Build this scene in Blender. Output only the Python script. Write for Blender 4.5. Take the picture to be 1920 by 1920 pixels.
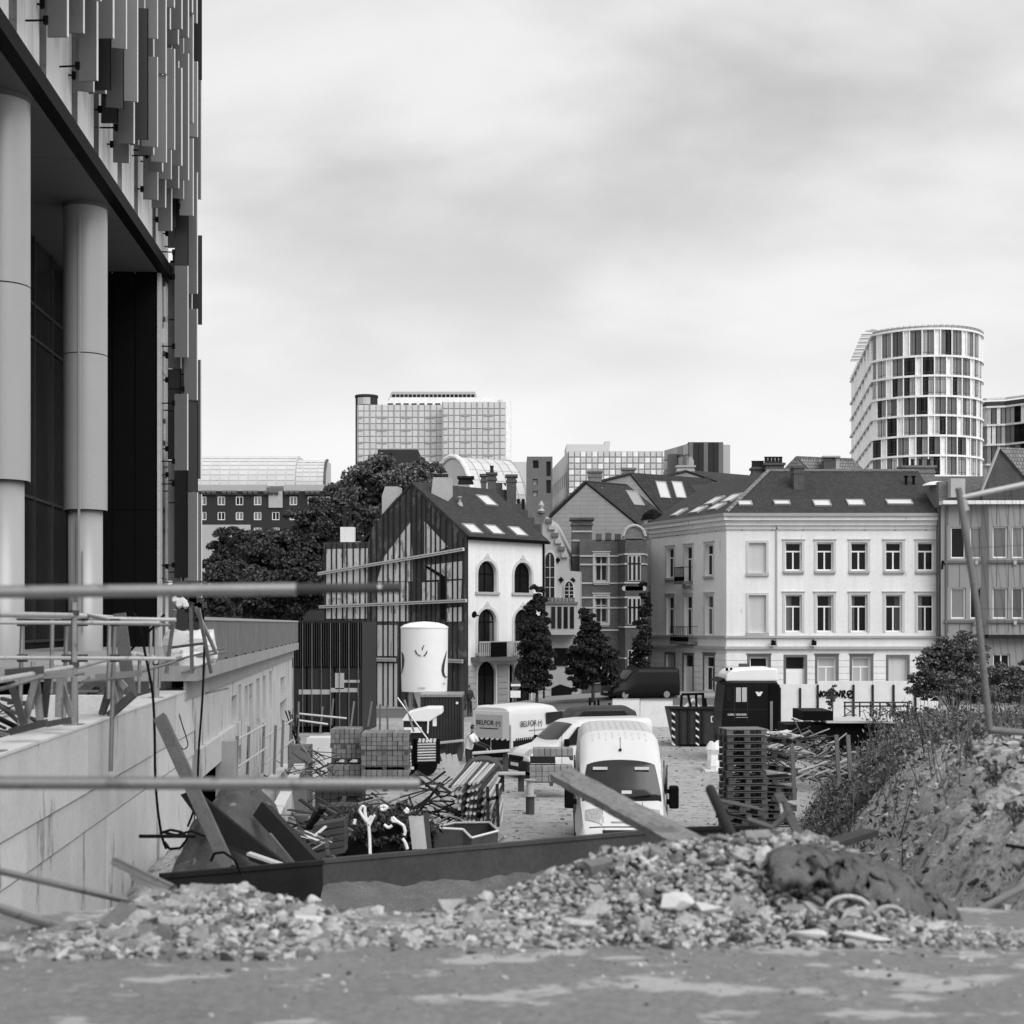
import bpy, bmesh, math, random
import numpy as np
from mathutils import Vector, Matrix
R = math.radians
random.seed(7); rng = np.random.default_rng(7)
scene = bpy.context.scene
for o in list(bpy.data.objects): bpy.data.objects.remove(o)
# ---------------------------------------------------------------- camera
F, EYE, HZ = 2743.0, 5.2, 1170.0           # focal length in photo pixels, eye height, horizon row
cam = bpy.data.cameras.new('camera'); camo = bpy.data.objects.new('camera', cam)
scene.collection.objects.link(camo); scene.camera = camo
camo.location = (0, 0, EYE); camo.rotation_euler = (R(90), 0, 0)
cam.sensor_width = 56.0; cam.lens = 80.0; cam.shift_y = (HZ-960)/1920
cam.clip_start = .1; cam.clip_end = 4000
cam.dof.use_dof = True; cam.dof.focus_distance = 60; cam.dof.aperture_fstop = 4.1
# ---------------------------------------------------------------- world, sun, exposure
SUN_EL, SUN_AZ = 46, 146                   # sun behind cloud, behind the camera to the right
world = bpy.data.worlds.new('World'); scene.world = world; world.use_nodes = True
def sky():
    nt = world.node_tree; N = nt.nodes; L = nt.links; N.clear()
    out = N.new('ShaderNodeOutputWorld'); bg = N.new('ShaderNodeBackground'); bg.inputs[1].default_value = .1
    st = N.new('ShaderNodeTexSky'); st.sky_type = 'NISHITA'; st.sun_disc = False
    st.sun_elevation = R(SUN_EL); st.sun_rotation = R(SUN_AZ); st.dust_density = 4
    bw = N.new('ShaderNodeRGBToBW'); L.new(st.outputs[0], bw.inputs[0])
    tc = N.new('ShaderNodeTexCoord'); sp = N.new('ShaderNodeSeparateXYZ'); L.new(tc.outputs['Generated'], sp.inputs[0])
    def math_(op, a, b=None, c=None, clamp=False):
        n = N.new('ShaderNodeMath'); n.operation = op; n.use_clamp = clamp
        for i, v in enumerate((a, b, c)):
            if v is None: continue
            if isinstance(v, (int, float)): n.inputs[i].default_value = v
            else: L.new(v, n.inputs[i])
        return n.outputs[0]
    # cloud sheet: project the direction on a layer overhead
    zc = math_('MAXIMUM', sp.outputs[2], .0); zz = math_('ADD', zc, .34)
    cx = math_('DIVIDE', sp.outputs[0], zz); cy = math_('DIVIDE', sp.outputs[1], zz)
    cb = N.new('ShaderNodeCombineXYZ'); L.new(cx, cb.inputs[0]); L.new(cy, cb.inputs[1])
    def noise(scale, detail, off, rough=.55, dist=.4):
        mp = N.new('ShaderNodeMapping'); mp.inputs['Location'].default_value = off; mp.inputs['Scale'].default_value = (scale, scale*1.25, 1)
        mp.inputs['Rotation'].default_value = (0, 0, R(-24))
        L.new(cb.outputs[0], mp.inputs[0]); n = N.new('ShaderNodeTexNoise'); n.inputs['Scale'].default_value = 1
        n.inputs['Detail'].default_value = detail; n.inputs['Roughness'].default_value = rough; n.inputs['Distortion'].default_value = dist
        L.new(mp.outputs[0], n.inputs['Vector']); return n.outputs['Fac']
    n1 = noise(1.7, 6, (11.1, .7, 0), .5, .25); n2 = noise(4.2, 5, (1.0, 4.0, 0), .5)
    cl = math_('MULTIPLY_ADD', n2, .15, math_('MULTIPLY', n1, .85))
    mr = N.new('ShaderNodeMapRange'); mr.interpolation_type = 'SMOOTHSTEP'
    mr.inputs[1].default_value = .33; mr.inputs[2].default_value = .64; mr.inputs[3].default_value = .47; mr.inputs[4].default_value = .79
    L.new(cl, mr.inputs[0])
    # towards the horizon the sheet closes to an even bright veil
    hz = N.new('ShaderNodeMapRange'); hz.inputs[1].default_value = .11; hz.inputs[2].default_value = .30
    hz.inputs[3].default_value = 1; hz.inputs[4].default_value = .0; L.new(sp.outputs[2], hz.inputs[0])
    mx = N.new('ShaderNodeMix'); L.new(math_('MULTIPLY', hz.outputs[0], .85), mx.inputs[0]); L.new(mr.outputs[0], mx.inputs[2]); mx.inputs[3].default_value = .86
    cl10 = math_('MULTIPLY', mx.outputs[0], 5.3)
    fin = math_('ADD', cl10, math_('MINIMUM', math_('MULTIPLY', bw.outputs[0], .08), .6))
    L.new(fin, bg.inputs[0]); L.new(bg.outputs[0], out.inputs[0])
sky()
sl = bpy.data.lights.new('sun', 'SUN'); slo = bpy.data.objects.new('sun', sl); scene.collection.objects.link(slo)
sl.energy = 1.3; sl.angle = R(50); sl.color = (1, 1, 1)
_a = R(SUN_AZ); _d = Vector((math.sin(_a)*math.cos(R(SUN_EL)), math.cos(_a)*math.cos(R(SUN_EL)), math.sin(R(SUN_EL))))
slo.rotation_euler = _d.to_track_quat('Z', 'Y').to_euler(); slo.location = (30, -30, 60)
vs = scene.view_settings; vs.view_transform = 'Standard'; vs.look = 'None'; vs.gamma = 1; vs.use_curve_mapping = False; vs.exposure = 1.03
# ---------------------------------------------------------------- helpers
def X(px, Y): return (px-960)*Y/F
def Z(py, Y): return EYE-(py-HZ)*Y/F
def P(px, py, Y): return Vector((X(px, Y), Y, Z(py, Y)))
col = scene.collection
W = {}                                       # object -> world matrix
CAM = Vector((0, 0, EYE))
def hit(px, py, p, n):
    d = Vector(((px-960)/F, 1, -(py-HZ)/F)); return CAM+d*((p-CAM).dot(n)/d.dot(n))
def frame(p0, p1, z=0):
    """facade frame: x along the wall (left to right as seen), y into the wall, z up"""
    p0 = Vector((p0[0], p0[1], z)); p1 = Vector((p1[0], p1[1], z)); u = (p1-p0); w = u.length; u.normalize()
    i = Vector((0, 0, 1)).cross(u)
    M = Matrix((( u.x, i.x, 0, p0.x), (u.y, i.y, 0, p0.y), (0, 0, 1, p0.z), (0, 0, 0, 1))); return M, w
def TR(x, y, z, rz=0): return Matrix.Translation((x, y, z)) @ Matrix.Rotation(rz, 4, 'Z')
def tag(o, label=None, cat=None, group=None, kind=None):
    if label: o['label'] = label
    if cat: o['category'] = cat
    if group: o['group'] = group
    if kind: o['kind'] = kind
    return o
def put(o, M, parent=None):
    W[o] = M.copy()
    if parent is not None: o.parent = parent; o.matrix_local = W[parent].inverted() @ M
    else: o.matrix_local = M
    col.objects.link(o); return o
def thing(name, label, cat, loc=(0, 0, 0), rz=0, group=None):
    o = bpy.data.objects.new(name, None); o.empty_display_size = .3
    put(o, TR(*loc, rz)); return tag(o, label, cat, group)
def auto_uv(me):
    n = len(me.loops)
    if n == 0: return
    uv = me.uv_layers.new(name='uv'); co = np.empty(len(me.vertices)*3); me.vertices.foreach_get('co', co); co = co.reshape(-1, 3)
    li = np.empty(n, dtype=np.int32); me.loops.foreach_get('vertex_index', li)
    nf = len(me.polygons); nr = np.empty(nf*3); me.polygons.foreach_get('normal', nr); nr = nr.reshape(-1, 3)
    tot = np.empty(nf, dtype=np.int32); me.polygons.foreach_get('loop_total', tot)
    t = np.stack([-nr[:, 1], nr[:, 0], np.zeros(nf)], 1); l = np.linalg.norm(t, axis=1); bad = l < 1e-3
    t[bad] = (1, 0, 0); l[bad] = 1; t /= l[:, None]; b = np.cross(nr, t)
    T = np.repeat(t, tot, 0); B = np.repeat(b, tot, 0); p = co[li]
    uv.data.foreach_set('uv', np.stack([(p*T).sum(1), (p*B).sum(1)], 1).ravel())
class MB:
    def __init__(s): s.v = []; s.f = []; s.m = []
    def add(s, vs_, fs, mi=0):
        b = len(s.v); s.v += [Vector(v) for v in vs_]
        for f in fs: s.f.append(tuple(b+i for i in f)); s.m.append(mi)
        return s
    def poly(s, pts, mi=0): return s.add(pts, [tuple(range(len(pts)))], mi)
    def box(s, x0, x1, y0, y1, z0, z1, mi=0, M=None):
        if x0 > x1: x0, x1 = x1, x0
        if y0 > y1: y0, y1 = y1, y0
        if z0 > z1: z0, z1 = z1, z0
        v = [Vector(p) for p in ((x0,y0,z0),(x1,y0,z0),(x1,y1,z0),(x0,y1,z0),(x0,y0,z1),(x1,y0,z1),(x1,y1,z1),(x0,y1,z1))]
        if M is not None: v = [M @ p for p in v]
        return s.add(v, [(0,3,2,1),(4,5,6,7),(0,1,5,4),(1,2,6,5),(2,3,7,6),(3,0,4,7)], mi)
    def bar(s, p, q, w, h, mi=0, up=(0, 0, 1)):
        """board from p to q, w wide sideways, h thick along up"""
        p = Vector(p); q = Vector(q); d = (q-p).normalized(); up = Vector(up)
        if abs(d.dot(up)) > .99: up = Vector((0, 1, 0))
        a = d.cross(up).normalized()*w/2; b = a.cross(d).normalized()*h/2
        v = [p-a-b, p+a-b, p+a+b, p-a+b, q-a-b, q+a-b, q+a+b, q-a+b]
        return s.add(v, [(0,1,2,3),(7,6,5,4),(0,4,5,1),(1,5,6,2),(2,6,7,3),(3,7,4,0)], mi)
    def tube(s, p, q, r, n=8, mi=0, r2=None, cap=True):
        p = Vector(p); q = Vector(q); d = (q-p); 
        if d.length < 1e-6: return s
        d.normalize(); r2 = r if r2 is None else r2
        a = d.cross(Vector((0, 0, 1)) if abs(d.z) < .9 else Vector((0, 1, 0))).normalized(); b = d.cross(a)
        v = []; 
        for c, rr in ((p, r), (q, r2)):
            for i in range(n):
                t = 2*math.pi*i/n; v.append(c+(a*math.cos(t)+b*math.sin(t))*rr)
        f = [(i, i+n, (i+1) % n+n, (i+1) % n) for i in range(n)]
        if cap: f += [tuple(range(n)), tuple(range(2*n-1, n-1, -1))]
        return s.add(v, f, mi)
    def path(s, pts, r, n=6, mi=0):
        for a, b in zip(pts, pts[1:]): s.tube(a, b, r, n, mi)
        return s
    def lathe(s, prof, c=(0, 0, 0), n=24, mi=0, a0=0, a1=2*math.pi, caps=True):
        c = Vector(c); full = abs(a1-a0-2*math.pi) < 1e-6; k = n if full else n+1; v = []
        for r, z in prof:
            for i in range(k):
                t = a0+(a1-a0)*i/n; v.append(c+Vector((r*math.cos(t), r*math.sin(t), z)))
        f = []
        for j in range(len(prof)-1):
            for i in range(n):
                i2 = (i+1) % k; f.append((j*k+i, j*k+i2, (j+1)*k+i2, (j+1)*k+i))
        if full and caps: f += [tuple(range(k-1, -1, -1)), tuple((len(prof)-1)*k+i for i in range(k))]
        return s.add(v, f, mi)
    def prism(s, poly, d, mi=0):
        """closed polygon (3D points) pushed along d"""
        d = Vector(d); n = len(poly); v = [Vector(p) for p in poly]; v += [p+d for p in v]
        return s.add(v, [tuple(range(n)), tuple(range(2*n-1, n-1, -1))]+[(i, i+n, (i+1) % n+n, (i+1) % n) for i in range(n)], mi)
    def xz(s, pts, y0, y1, mi=0): return s.prism([(x, y0, z) for x, z in pts], (0, y1-y0, 0), mi)
    def mesh(s, name, mats, smooth=False, fix=True):
        me = bpy.data.meshes.new(name); me.from_pydata([tuple(v) for v in s.v], [], s.f)
        for m in (mats if isinstance(mats, (list, tuple)) else [mats]): me.materials.append(m)
        if any(s.m): me.polygons.foreach_set('material_index', s.m)
        if fix:
            bm = bmesh.new(); bm.from_mesh(me); bmesh.ops.recalc_face_normals(bm, faces=bm.faces); bm.to_mesh(me); bm.free()
        if smooth: me.shade_smooth()
        me.update(); auto_uv(me); return me
    def build(s, name, mats, parent=None, M=None, smooth=False, bevel=0, fix=True):
        """verts are in world coordinates, or local to M when M is given"""
        if M is None:
            if parent is not None: M = W[parent]; inv = M.inverted(); s.v = [inv @ v for v in s.v]
            else:
                a = np.array([tuple(v) for v in s.v]); c = (a.min(0)+a.max(0))/2; c[2] = a[:, 2].min()
                c = Vector(c); s.v = [v-c for v in s.v]; M = Matrix.Translation(c)
        me = s.mesh(name, mats, smooth, fix)
        o = bpy.data.objects.new(name, me); put(o, M, parent)
        if bevel:
            b = o.modifiers.new('bevel', 'BEVEL'); b.width = bevel; b.segments = 2; b.limit_method = 'ANGLE'
        return o
def inst(me, name, parent, M): return put(bpy.data.objects.new(name, me), M, parent)
# ---------------------------------------------------------------- materials (the photograph is black and white: greys only)
def mat(name, g, rough=.8, var=.15, scale=1.5, fine=.0, bump=0., bscale=12., metal=0., streak=0., rnd=0., island=0., spec=.5, coord='Object', brick=None, spots=0., spotscale=2., spotcol=.5, spotcut=.62, alpha=None, stretch=None, spotst=None):
    m = bpy.data.materials.new(name); m.use_nodes = True; nt = m.node_tree; N = nt.nodes; L = nt.links
    b = N['Principled BSDF']; b.inputs['Roughness'].default_value = rough; b.inputs['Metallic'].default_value = metal
    b.inputs['Specular IOR Level'].default_value = spec
    tc = N.new('ShaderNodeTexCoord'); geo = N.new('ShaderNodeNewGeometry'); oi = N.new('ShaderNodeObjectInfo')
    if coord == 'World': vec = geo.outputs['Position']
    else: vec = tc.outputs[coord]
    def M2(op, a, c=None, clamp=False):
        n = N.new('ShaderNodeMath'); n.operation = op; n.use_clamp = clamp
        for i, v in enumerate((a, c)):
            if v is None: continue
            if isinstance(v, (int, float)): n.inputs[i].default_value = v
            else: L.new(v, n.inputs[i])
        return n.outputs[0]
    def noise(sc, det=5, vec=vec, st=None, rough_=.6):
        v = vec
        if st:
            mp = N.new('ShaderNodeMapping'); mp.inputs['Scale'].default_value = st; L.new(vec, mp.inputs[0]); v = mp.outputs[0]
        n = N.new('ShaderNodeTexNoise'); n.inputs['Scale'].default_value = sc; n.inputs['Detail'].default_value = det
        n.inputs['Roughness'].default_value = rough_; L.new(v, n.inputs['Vector']); return n.outputs['Fac']
    f = M2('ADD', M2('MULTIPLY', M2('SUBTRACT', noise(scale, 6, st=stretch), .5), var*4), 1)
    if fine: f = M2('MULTIPLY', f, M2('ADD', M2('MULTIPLY', M2('SUBTRACT', noise(scale*14, 3), .5), fine*4), 1))
    if streak:
        s = noise(2.2, 5, st=(1, 1, .07)); f = M2('MULTIPLY', f, M2('ADD', M2('MULTIPLY', M2('SUBTRACT', s, .5), streak*4), 1))
    if rnd: f = M2('MULTIPLY', f, M2('ADD', M2('MULTIPLY', M2('SUBTRACT', oi.outputs['Random'], .5), rnd*2), 1))
    if island: f = M2('MULTIPLY', f, M2('ADD', M2('MULTIPLY', M2('SUBTRACT', geo.outputs['Random Per Island'], .5), island*2), 1))
    c = M2('MULTIPLY', f, g)
    hb = None
    if brick:
        bw_, bh, mo, mc, cv = brick          # brick width, height, mortar, mortar grey, spread
        bt = N.new('ShaderNodeTexBrick'); L.new(tc.outputs['UV'], bt.inputs['Vector']); bt.inputs['Scale'].default_value = 1
        bt.inputs['Brick Width'].default_value = bw_; bt.inputs['Row Height'].default_value = bh; bt.inputs['Mortar Size'].default_value = mo
        bt.inputs['Mortar Smooth'].default_value = .3; bt.offset = .5
        bt.inputs['Color1'].default_value = (1-cv,)*3+(1,); bt.inputs['Color2'].default_value = (1+cv,)*3+(1,); bt.inputs['Mortar'].default_value = (mc/g,)*3+(1,)
        b2 = N.new('ShaderNodeRGBToBW'); L.new(bt.outputs['Color'], b2.inputs[0]); c = M2('MULTIPLY', c, b2.outputs[0]); hb = bt.outputs['Fac']
    if spots:
        sn = noise(spotscale, 7, rough_=.65, st=spotst); mr = N.new('ShaderNodeMapRange'); mr.inputs[1].default_value = spotcut; mr.inputs[2].default_value = spotcut+.05
        L.new(sn, mr.inputs[0]); mx = N.new('ShaderNodeMix'); L.new(M2('MULTIPLY', mr.outputs[0], spots), mx.inputs[0]); L.new(c, mx.inputs[2]); mx.inputs[3].default_value = spotcol
        c = mx.outputs[0]
    c = M2('MINIMUM', M2('MAXIMUM', c, .004), .9)
    L.new(c, b.inputs['Base Color'])
    if bump or brick:
        bn = N.new('ShaderNodeBump'); bn.inputs['Strength'].default_value = bump or .5
        h = noise(bscale, 6)
        if hb is not None: h = M2('SUBTRACT', M2('MULTIPLY', h, .3), hb)
        bn.inputs['Distance'].default_value = .02 if not brick else .015; L.new(h, bn.inputs['Height']); L.new(bn.outputs[0], b.inputs['Normal'])
    if alpha is not None: b.inputs['Alpha'].default_value = alpha
    return m
def glass(name, g=.02, rough=.06, var=.3):
    m = mat(name, g, rough, var, .35, spec=.15, coord='World', rnd=.5); return m
M_ = {}
def mk(k, *a, **kw): M_[k] = mat(k, *a, **kw)
mk('plaster', .76, .85, .05, .35, fine=.05, streak=.07, bump=.2, coord='World', spots=.45, spotscale=1.5, spotcol=.33, spotcut=.63, spotst=(1, 1, .35))
mk('plaster_dim', .54, .85, .06, .4, fine=.05, streak=.08, bump=.15, coord='World')
mk('stone_trim', .40, .8, .1, .8, fine=.08, bump=.2, coord='World')
mk('stone_dark', .13, .8, .15, .8, fine=.1, bump=.2, coord='World')
mk('deco', .27, .85, .07, .8, fine=.05, streak=.05, bump=.15, coord='World')
mk('brick_dark', .06, .9, .25, .6, fine=.15, coord='World', brick=(.22, .07, .012, .14, .3))
mk('brick_mid', .16, .9, .2, .5, fine=.15, coord='World', brick=(.22, .075, .012, .22, .25))
mk('brick_far', .035, .9, .2, .1, coord='World', spec=.1)
mk('scar_wall', .06, .92, .3, .5, fine=.25, streak=.25, coord='World', bump=.3, bscale=5, spots=.55, spotscale=1.3, spotcol=.22, spotcut=.55, spotst=(1, 1, .5))
mk('scar_plaster', .64, .9, .12, .7, fine=.12, streak=.14, coord='World', bump=.25, spots=.75, spotscale=1.4, spotcol=.12, spotcut=.55, spotst=(1, 1, .5))
mk('render_grey', .30, .9, .07, .3, fine=.05, streak=.06, coord='World', brick=(1.2, .3, .02, .22, .04), bump=.2)
mk('tile', .030, .8, .18, .35, fine=.2, coord='World', brick=(.24, .30, .035, .02, .35), bump=1.)
mk('tile_light', .22, .8, .15, .4, coord='World', brick=(.22, .26, .03, .10, .25), bump=1.)
mk('zinc', .33, .5, .1, .5, metal=.2, coord='World')
mk('sand', .11, .95, .3, 2.5, fine=.35, bump=.8, bscale=12, coord='World')
mk('white', .80, .5, .03, 2)
mk('white_dirty', .68, .6, .1, 2, fine=.05, spots=.3, spotscale=3, spotcol=.25, spotcut=.6)
mk('black', .004, .6, .2, 2, spec=.08)
mk('black_paint', .008, .35, .2, 1, fine=.1, spec=.15)
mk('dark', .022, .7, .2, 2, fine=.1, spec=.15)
mk('dark_metal', .035, .6, .2, 3, fine=.1, spec=.3)
mk('steel', .36, .38, .12, 4, metal=.85, fine=.08, spots=.5, spotscale=9, spotcol=.12, spotcut=.58, rnd=.2)
mk('steel_pale', .5, .5, .12, 5, metal=.25, fine=.06, spots=.5, spotscale=14, spotcol=.16, spotcut=.6, rnd=.2)
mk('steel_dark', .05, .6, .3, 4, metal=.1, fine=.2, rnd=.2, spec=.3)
mk('wood', .14, .8, .16, 3, fine=.2, rnd=.35, stretch=(1, 1, 1), bump=.2)
mk('wood_dark', .055, .85, .2, 3, fine=.2, rnd=.4)
mk('wood_pale', .42, .8, .1, 3, fine=.12, rnd=.25)
mk('pallet', .07, .85, .2, 3, fine=.2, rnd=.3)
mk('concrete', .54, .88, .10, 1.2, fine=.09, streak=.06, bump=.3, bscale=9, coord='World', spots=.7, spotscale=1.6, spotcol=.15, spotcut=.585, spotst=(1, 1, .3), rnd=.12)
mk('wood_old', .10, .85, .25, 4, fine=.35, bump=.3)
mk('concrete_dim', .30, .88, .1, .7, fine=.06, streak=.1, bump=.25, coord='World')
mk('concrete_top', .60, .9, .08, 1.5, fine=.08, bump=.3, coord='World')
mk('apron', .18, .85, .12, 1.6, fine=.26, bump=.5, bscale=30, coord='World', spots=.7, spotscale=2.3, spotcol=.44, spotcut=.545, spotst=(.8, 1.4, 1))
mk('rubble', .37, .92, .25, 6, fine=.4, bump=.9, bscale=20, rnd=.6)
mk('rubble_small', .26, .92, .12, 3, fine=.15, island=.9)
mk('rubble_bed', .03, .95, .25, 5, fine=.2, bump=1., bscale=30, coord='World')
mk('rubble_pale', .58, .9, .08, 4, fine=.12, bump=.5, bscale=18)
mk('clay', .085, .95, .35, 6, fine=.4, rnd=.5, bump=1., bscale=9)
mk('dirt', .27, .95, .2, .7, fine=.3, bump=.6, bscale=6, coord='World', spots=.7, spotscale=.5, spotcol=.13, spotcut=.56)
mk('mound', .36, .95, .2, 1.5, fine=.5, bump=1., bscale=22, coord='World', spots=.8, spotscale=3.2, spotcol=.06, spotcut=.56)
mk('road', .10, .9, .1, .5, fine=.1, coord='World')
mk('pave', .30, .9, .1, .5, fine=.1, coord='World')
mk('hill', .08, .95, .2, .02, coord='World')
mk('leaf', .115, .75, .2, .5, island=.75, coord='World', spec=.25)
mk('leaf_dark', .055, .75, .2, .5, island=.85, coord='World', spec=.2)
mk('leaf_street', .030, .75, .2, .5, island=.8, coord='World', spec=.2)
mk('weed', .12, .8, .3, .6, island=.8, coord='World', spec=.2)
mk('bark', .05, .9, .2, 2, fine=.2)
mk('fin', .12, .55, .05, 6, fine=.12, rnd=.25, metal=.15)
mk('fin_dark', .008, .5, .1, 6, rnd=.2)
mk('clad', .74, .5, .03, 1, coord='World')
mk('column', .38, .38, .03, 1, fine=.03, coord='World', metal=.1)
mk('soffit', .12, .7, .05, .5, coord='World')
mk('block', .19, .9, .08, 2, fine=.12, rnd=.22, bump=.2)
mk('block_pale', .25, .9, .08, 2, fine=.12, rnd=.15, bump=.2)
mk('tarp', .065, .6, .4, 3.5, fine=.35, bump=1., bscale=7, spots=.7, spotscale=3, spotcol=.25, spotcut=.62, spec=.3)
mk('plate', .06, .7, .25, 1.2, fine=.2, bump=.25, coord='World', spots=.5, spotscale=14, spotcol=.3, spotcut=.71, streak=.1, spec=.3)
mk('plate_dark', .014, .7, .4, 1.5, fine=.2, coord='World', spec=.15)
mk('person_skin', .3, .6); mk('cloth_white', .7, .8); mk('cloth_dark', .02, .8); mk('cloth_mid', .15, .8)
mk('rail_mesh', .20, .6, .2, 2, fine=.1, coord='World', alpha=.72, streak=.15)
mk('lightbox', .34, .5, .05, .2, coord='World')
mk('far_panel', .56, .5, .04, .1, rnd=.06, coord='World')
mk('far_line', .30, .6)
mk('far_white', .80, .5)
mk('far_grey', .38, .7, .05, .1, coord='World'); mk('far_pale', .55, .7, .04, .1, coord='World'); mk('far_dark', .07, .6, .1, .1, coord='World')
M_['pane'] = glass('pane', .012, .12); M_['pane_far'] = glass('pane_far', .05, .15, .2); M_['pane_mid'] = mat('pane_mid', .14, .15, .15, .3, coord='World', rnd=.5)
M_['pane_light'] = mat('pane_light', .36, .2, .1, .3, coord='World', rnd=.3)
M_['curtain'] = mat('curtain', .32, .8, .2, 4, rnd=.5, stretch=(8, 8, .3))
M_['glass_dark'] = mat('glass_dark', .03, .2, .3, .35, spec=.2, coord='World'); M_['skylight'] = mat('skylight', .62, .25, .05, 1)
M_['windscreen'] = mat('windscreen', .02, .12, .4, 1.3, spec=.42)
M_['headlamp'] = mat('headlamp', .42, .15, .5, 25, metal=.3, bump=.5, bscale=30)
M_['van_white'] = mat('van_white', .66, .28, .03, 1.5, spots=.12, spotscale=1.5, spotcol=.4, spotcut=.6)
M_['van_rib'] = mat('van_rib', .60, .35, .03, 2); M_['plank'] = mat('plank', .20, .85, .22, 2.2, fine=.35, stretch=(.7, 9, 9), bump=.4, spots=.6, spotscale=2.5, spotcol=.07, spotcut=.57, spotst=(1, 4, 4)); M_['tube_old'] = mat('tube_old', .15, .6, .2, 3, fine=.2, spec=.3); M_['van_grey'] = mat('van_grey', .42, .35, .05, 2)
def G(k): return M_[k]
# ---------------------------------------------------------------- building kit
def facade(parent, M, w, z0, z1, ops, m, depth=.25, name='wall', y=0., top=None):
    """wall face with real openings; ops: (u0, u1, a, b, arch) """
    mb = MB(); us = sorted({0, w, *[o[0] for o in ops], *[o[1] for o in ops]}); zs = sorted({z0, z1, *[o[2] for o in ops], *[o[3] for o in ops]})
    us = [u for u in us if -1e-6 <= u <= w+1e-6]; zs = [z for z in zs if z0-1e-6 <= z <= z1+1e-6]
    def inside(u, z): return any(o[0] < u < o[1] and o[2] < z < o[3] for o in ops)
    for a, b in zip(us, us[1:]):
        run = None
        for c, d in zip(zs, zs[1:]):
            if inside((a+b)/2, (c+d)/2):
                if run is not None: mb.poly([(a, y, run), (b, y, run), (b, y, c), (a, y, c)])
                run = None
            elif run is None: run = c
        if run is not None: mb.poly([(a, y, run), (b, y, run), (b, y, z1), (a, y, z1)])
    for o in ops:
        u0, u1, a, b = o[:4]; a = max(a, z0); b = min(b, z1)
        if b <= a: continue
        mb.poly([(u0, y, a), (u0, y+depth, a), (u0, y+depth, b), (u0, y, b)]); mb.poly([(u1, y, a), (u1, y, b), (u1, y+depth, b), (u1, y+depth, a)])
        mb.poly([(u0, y, a), (u1, y, a), (u1, y+depth, a), (u0, y+depth, a)]); mb.poly([(u0, y, b), (u0, y+depth, b), (u1, y+depth, b), (u1, y, b)])
        if len(o) > 4 and o[4]:
            r = (u1-u0)/2; c = (u0+u1)/2; h = min(r*o[4], b-a); K = 7
            L_ = [(c-r*math.cos(t), b-h+h*math.sin(t)) for t in [math.pi/2*i/K for i in range(K+1)]]
            for sgn in (1, -1):
                pts = [(c+sgn*(p[0]-c), p[1]) for p in L_]
                mb.poly([(c+sgn*(u0-c), y, b)]+[(p[0], y, p[1]) for p in pts])
                for p, q in zip(pts, pts[1:]): mb.poly([(p[0], y, p[1]), (q[0], y, q[1]), (q[0], y+depth, q[1]), (p[0], y+depth, p[1])])
    return mb.build(name, m, parent, M=W[parent] if M is None else M, fix=False)
_wm = {}
def win_meshes(w, h, kind):
    k = (round(w, 2), round(h, 2), kind)
    if k in _wm: return _wm[k]
    t = .09; fr = MB(); pn = MB(); d = .06
    if kind.startswith('arch'):
        r = w/2; K = 10; hh = h-r
        outer = [(-r, 0), (r, 0)]+[(r*math.cos(math.pi*i/K), hh+r*math.sin(math.pi*i/K)) for i in range(K+1)]
        ri = r-t
        arc = [(r*math.cos(math.pi*i/K), hh+r*math.sin(math.pi*i/K)) for i in range(K+1)]; arci = [(ri*math.cos(math.pi*i/K), hh+ri*math.sin(math.pi*i/K)) for i in range(K+1)]
        for i in range(K):
            fr.prism([(arc[i][0], 0, arc[i][1]), (arc[i+1][0], 0, arc[i+1][1]), (arci[i+1][0], 0, arci[i+1][1]), (arci[i][0], 0, arci[i][1])], (0, d, 0))
        fr.box(-r, -r+t, 0, d, 0, hh); fr.box(r-t, r, 0, d, 0, hh); fr.box(-r+t, r-t, 0, d, 0, t)
        fr.box(-r+t, r-t, .005, d, hh-.04, hh+.04); fr.box(-.04, .04, -.01, d-.01, t, h-t)
        pn.xz(outer, .03, .045)
    else:
        x = w/2
        fr.box(-x, -x+t, 0, d, 0, h); fr.box(x-t, x, 0, d, 0, h); fr.box(-x+t, x-t, 0, d, 0, t); fr.box(-x+t, x-t, 0, d, h-t, h)
        if kind == 'cross':
            q = h*.68; fr.box(-x+t, x-t, .004, d, q-.045, q+.045); fr.box(-.045, .045, .008, d-.008, t, q-.045)
        elif kind == 'pair': fr.box(-.04, .04, .008, d-.008, t, h-t)
        elif kind == 'grid3':
            for i in (-1, 1): fr.box(i*w/6-.04, i*w/6+.04, .008, d-.008, t, h-t)
            fr.box(-x+t, x-t, .004, d-.004, h*.66-.035, h*.66+.035)
        elif kind == 'grid2':
            fr.box(-.045, .045, .008, d-.008, t, h-t); fr.box(-x+t, x-t, .004, d-.004, h*.66-.035, h*.66+.035)
        pn.box(-x+.02, x-.02, .03, .045, .02, h-.02)
    r_ = (fr, pn); _wm[k] = r_; return r_
_wc = {}
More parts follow.
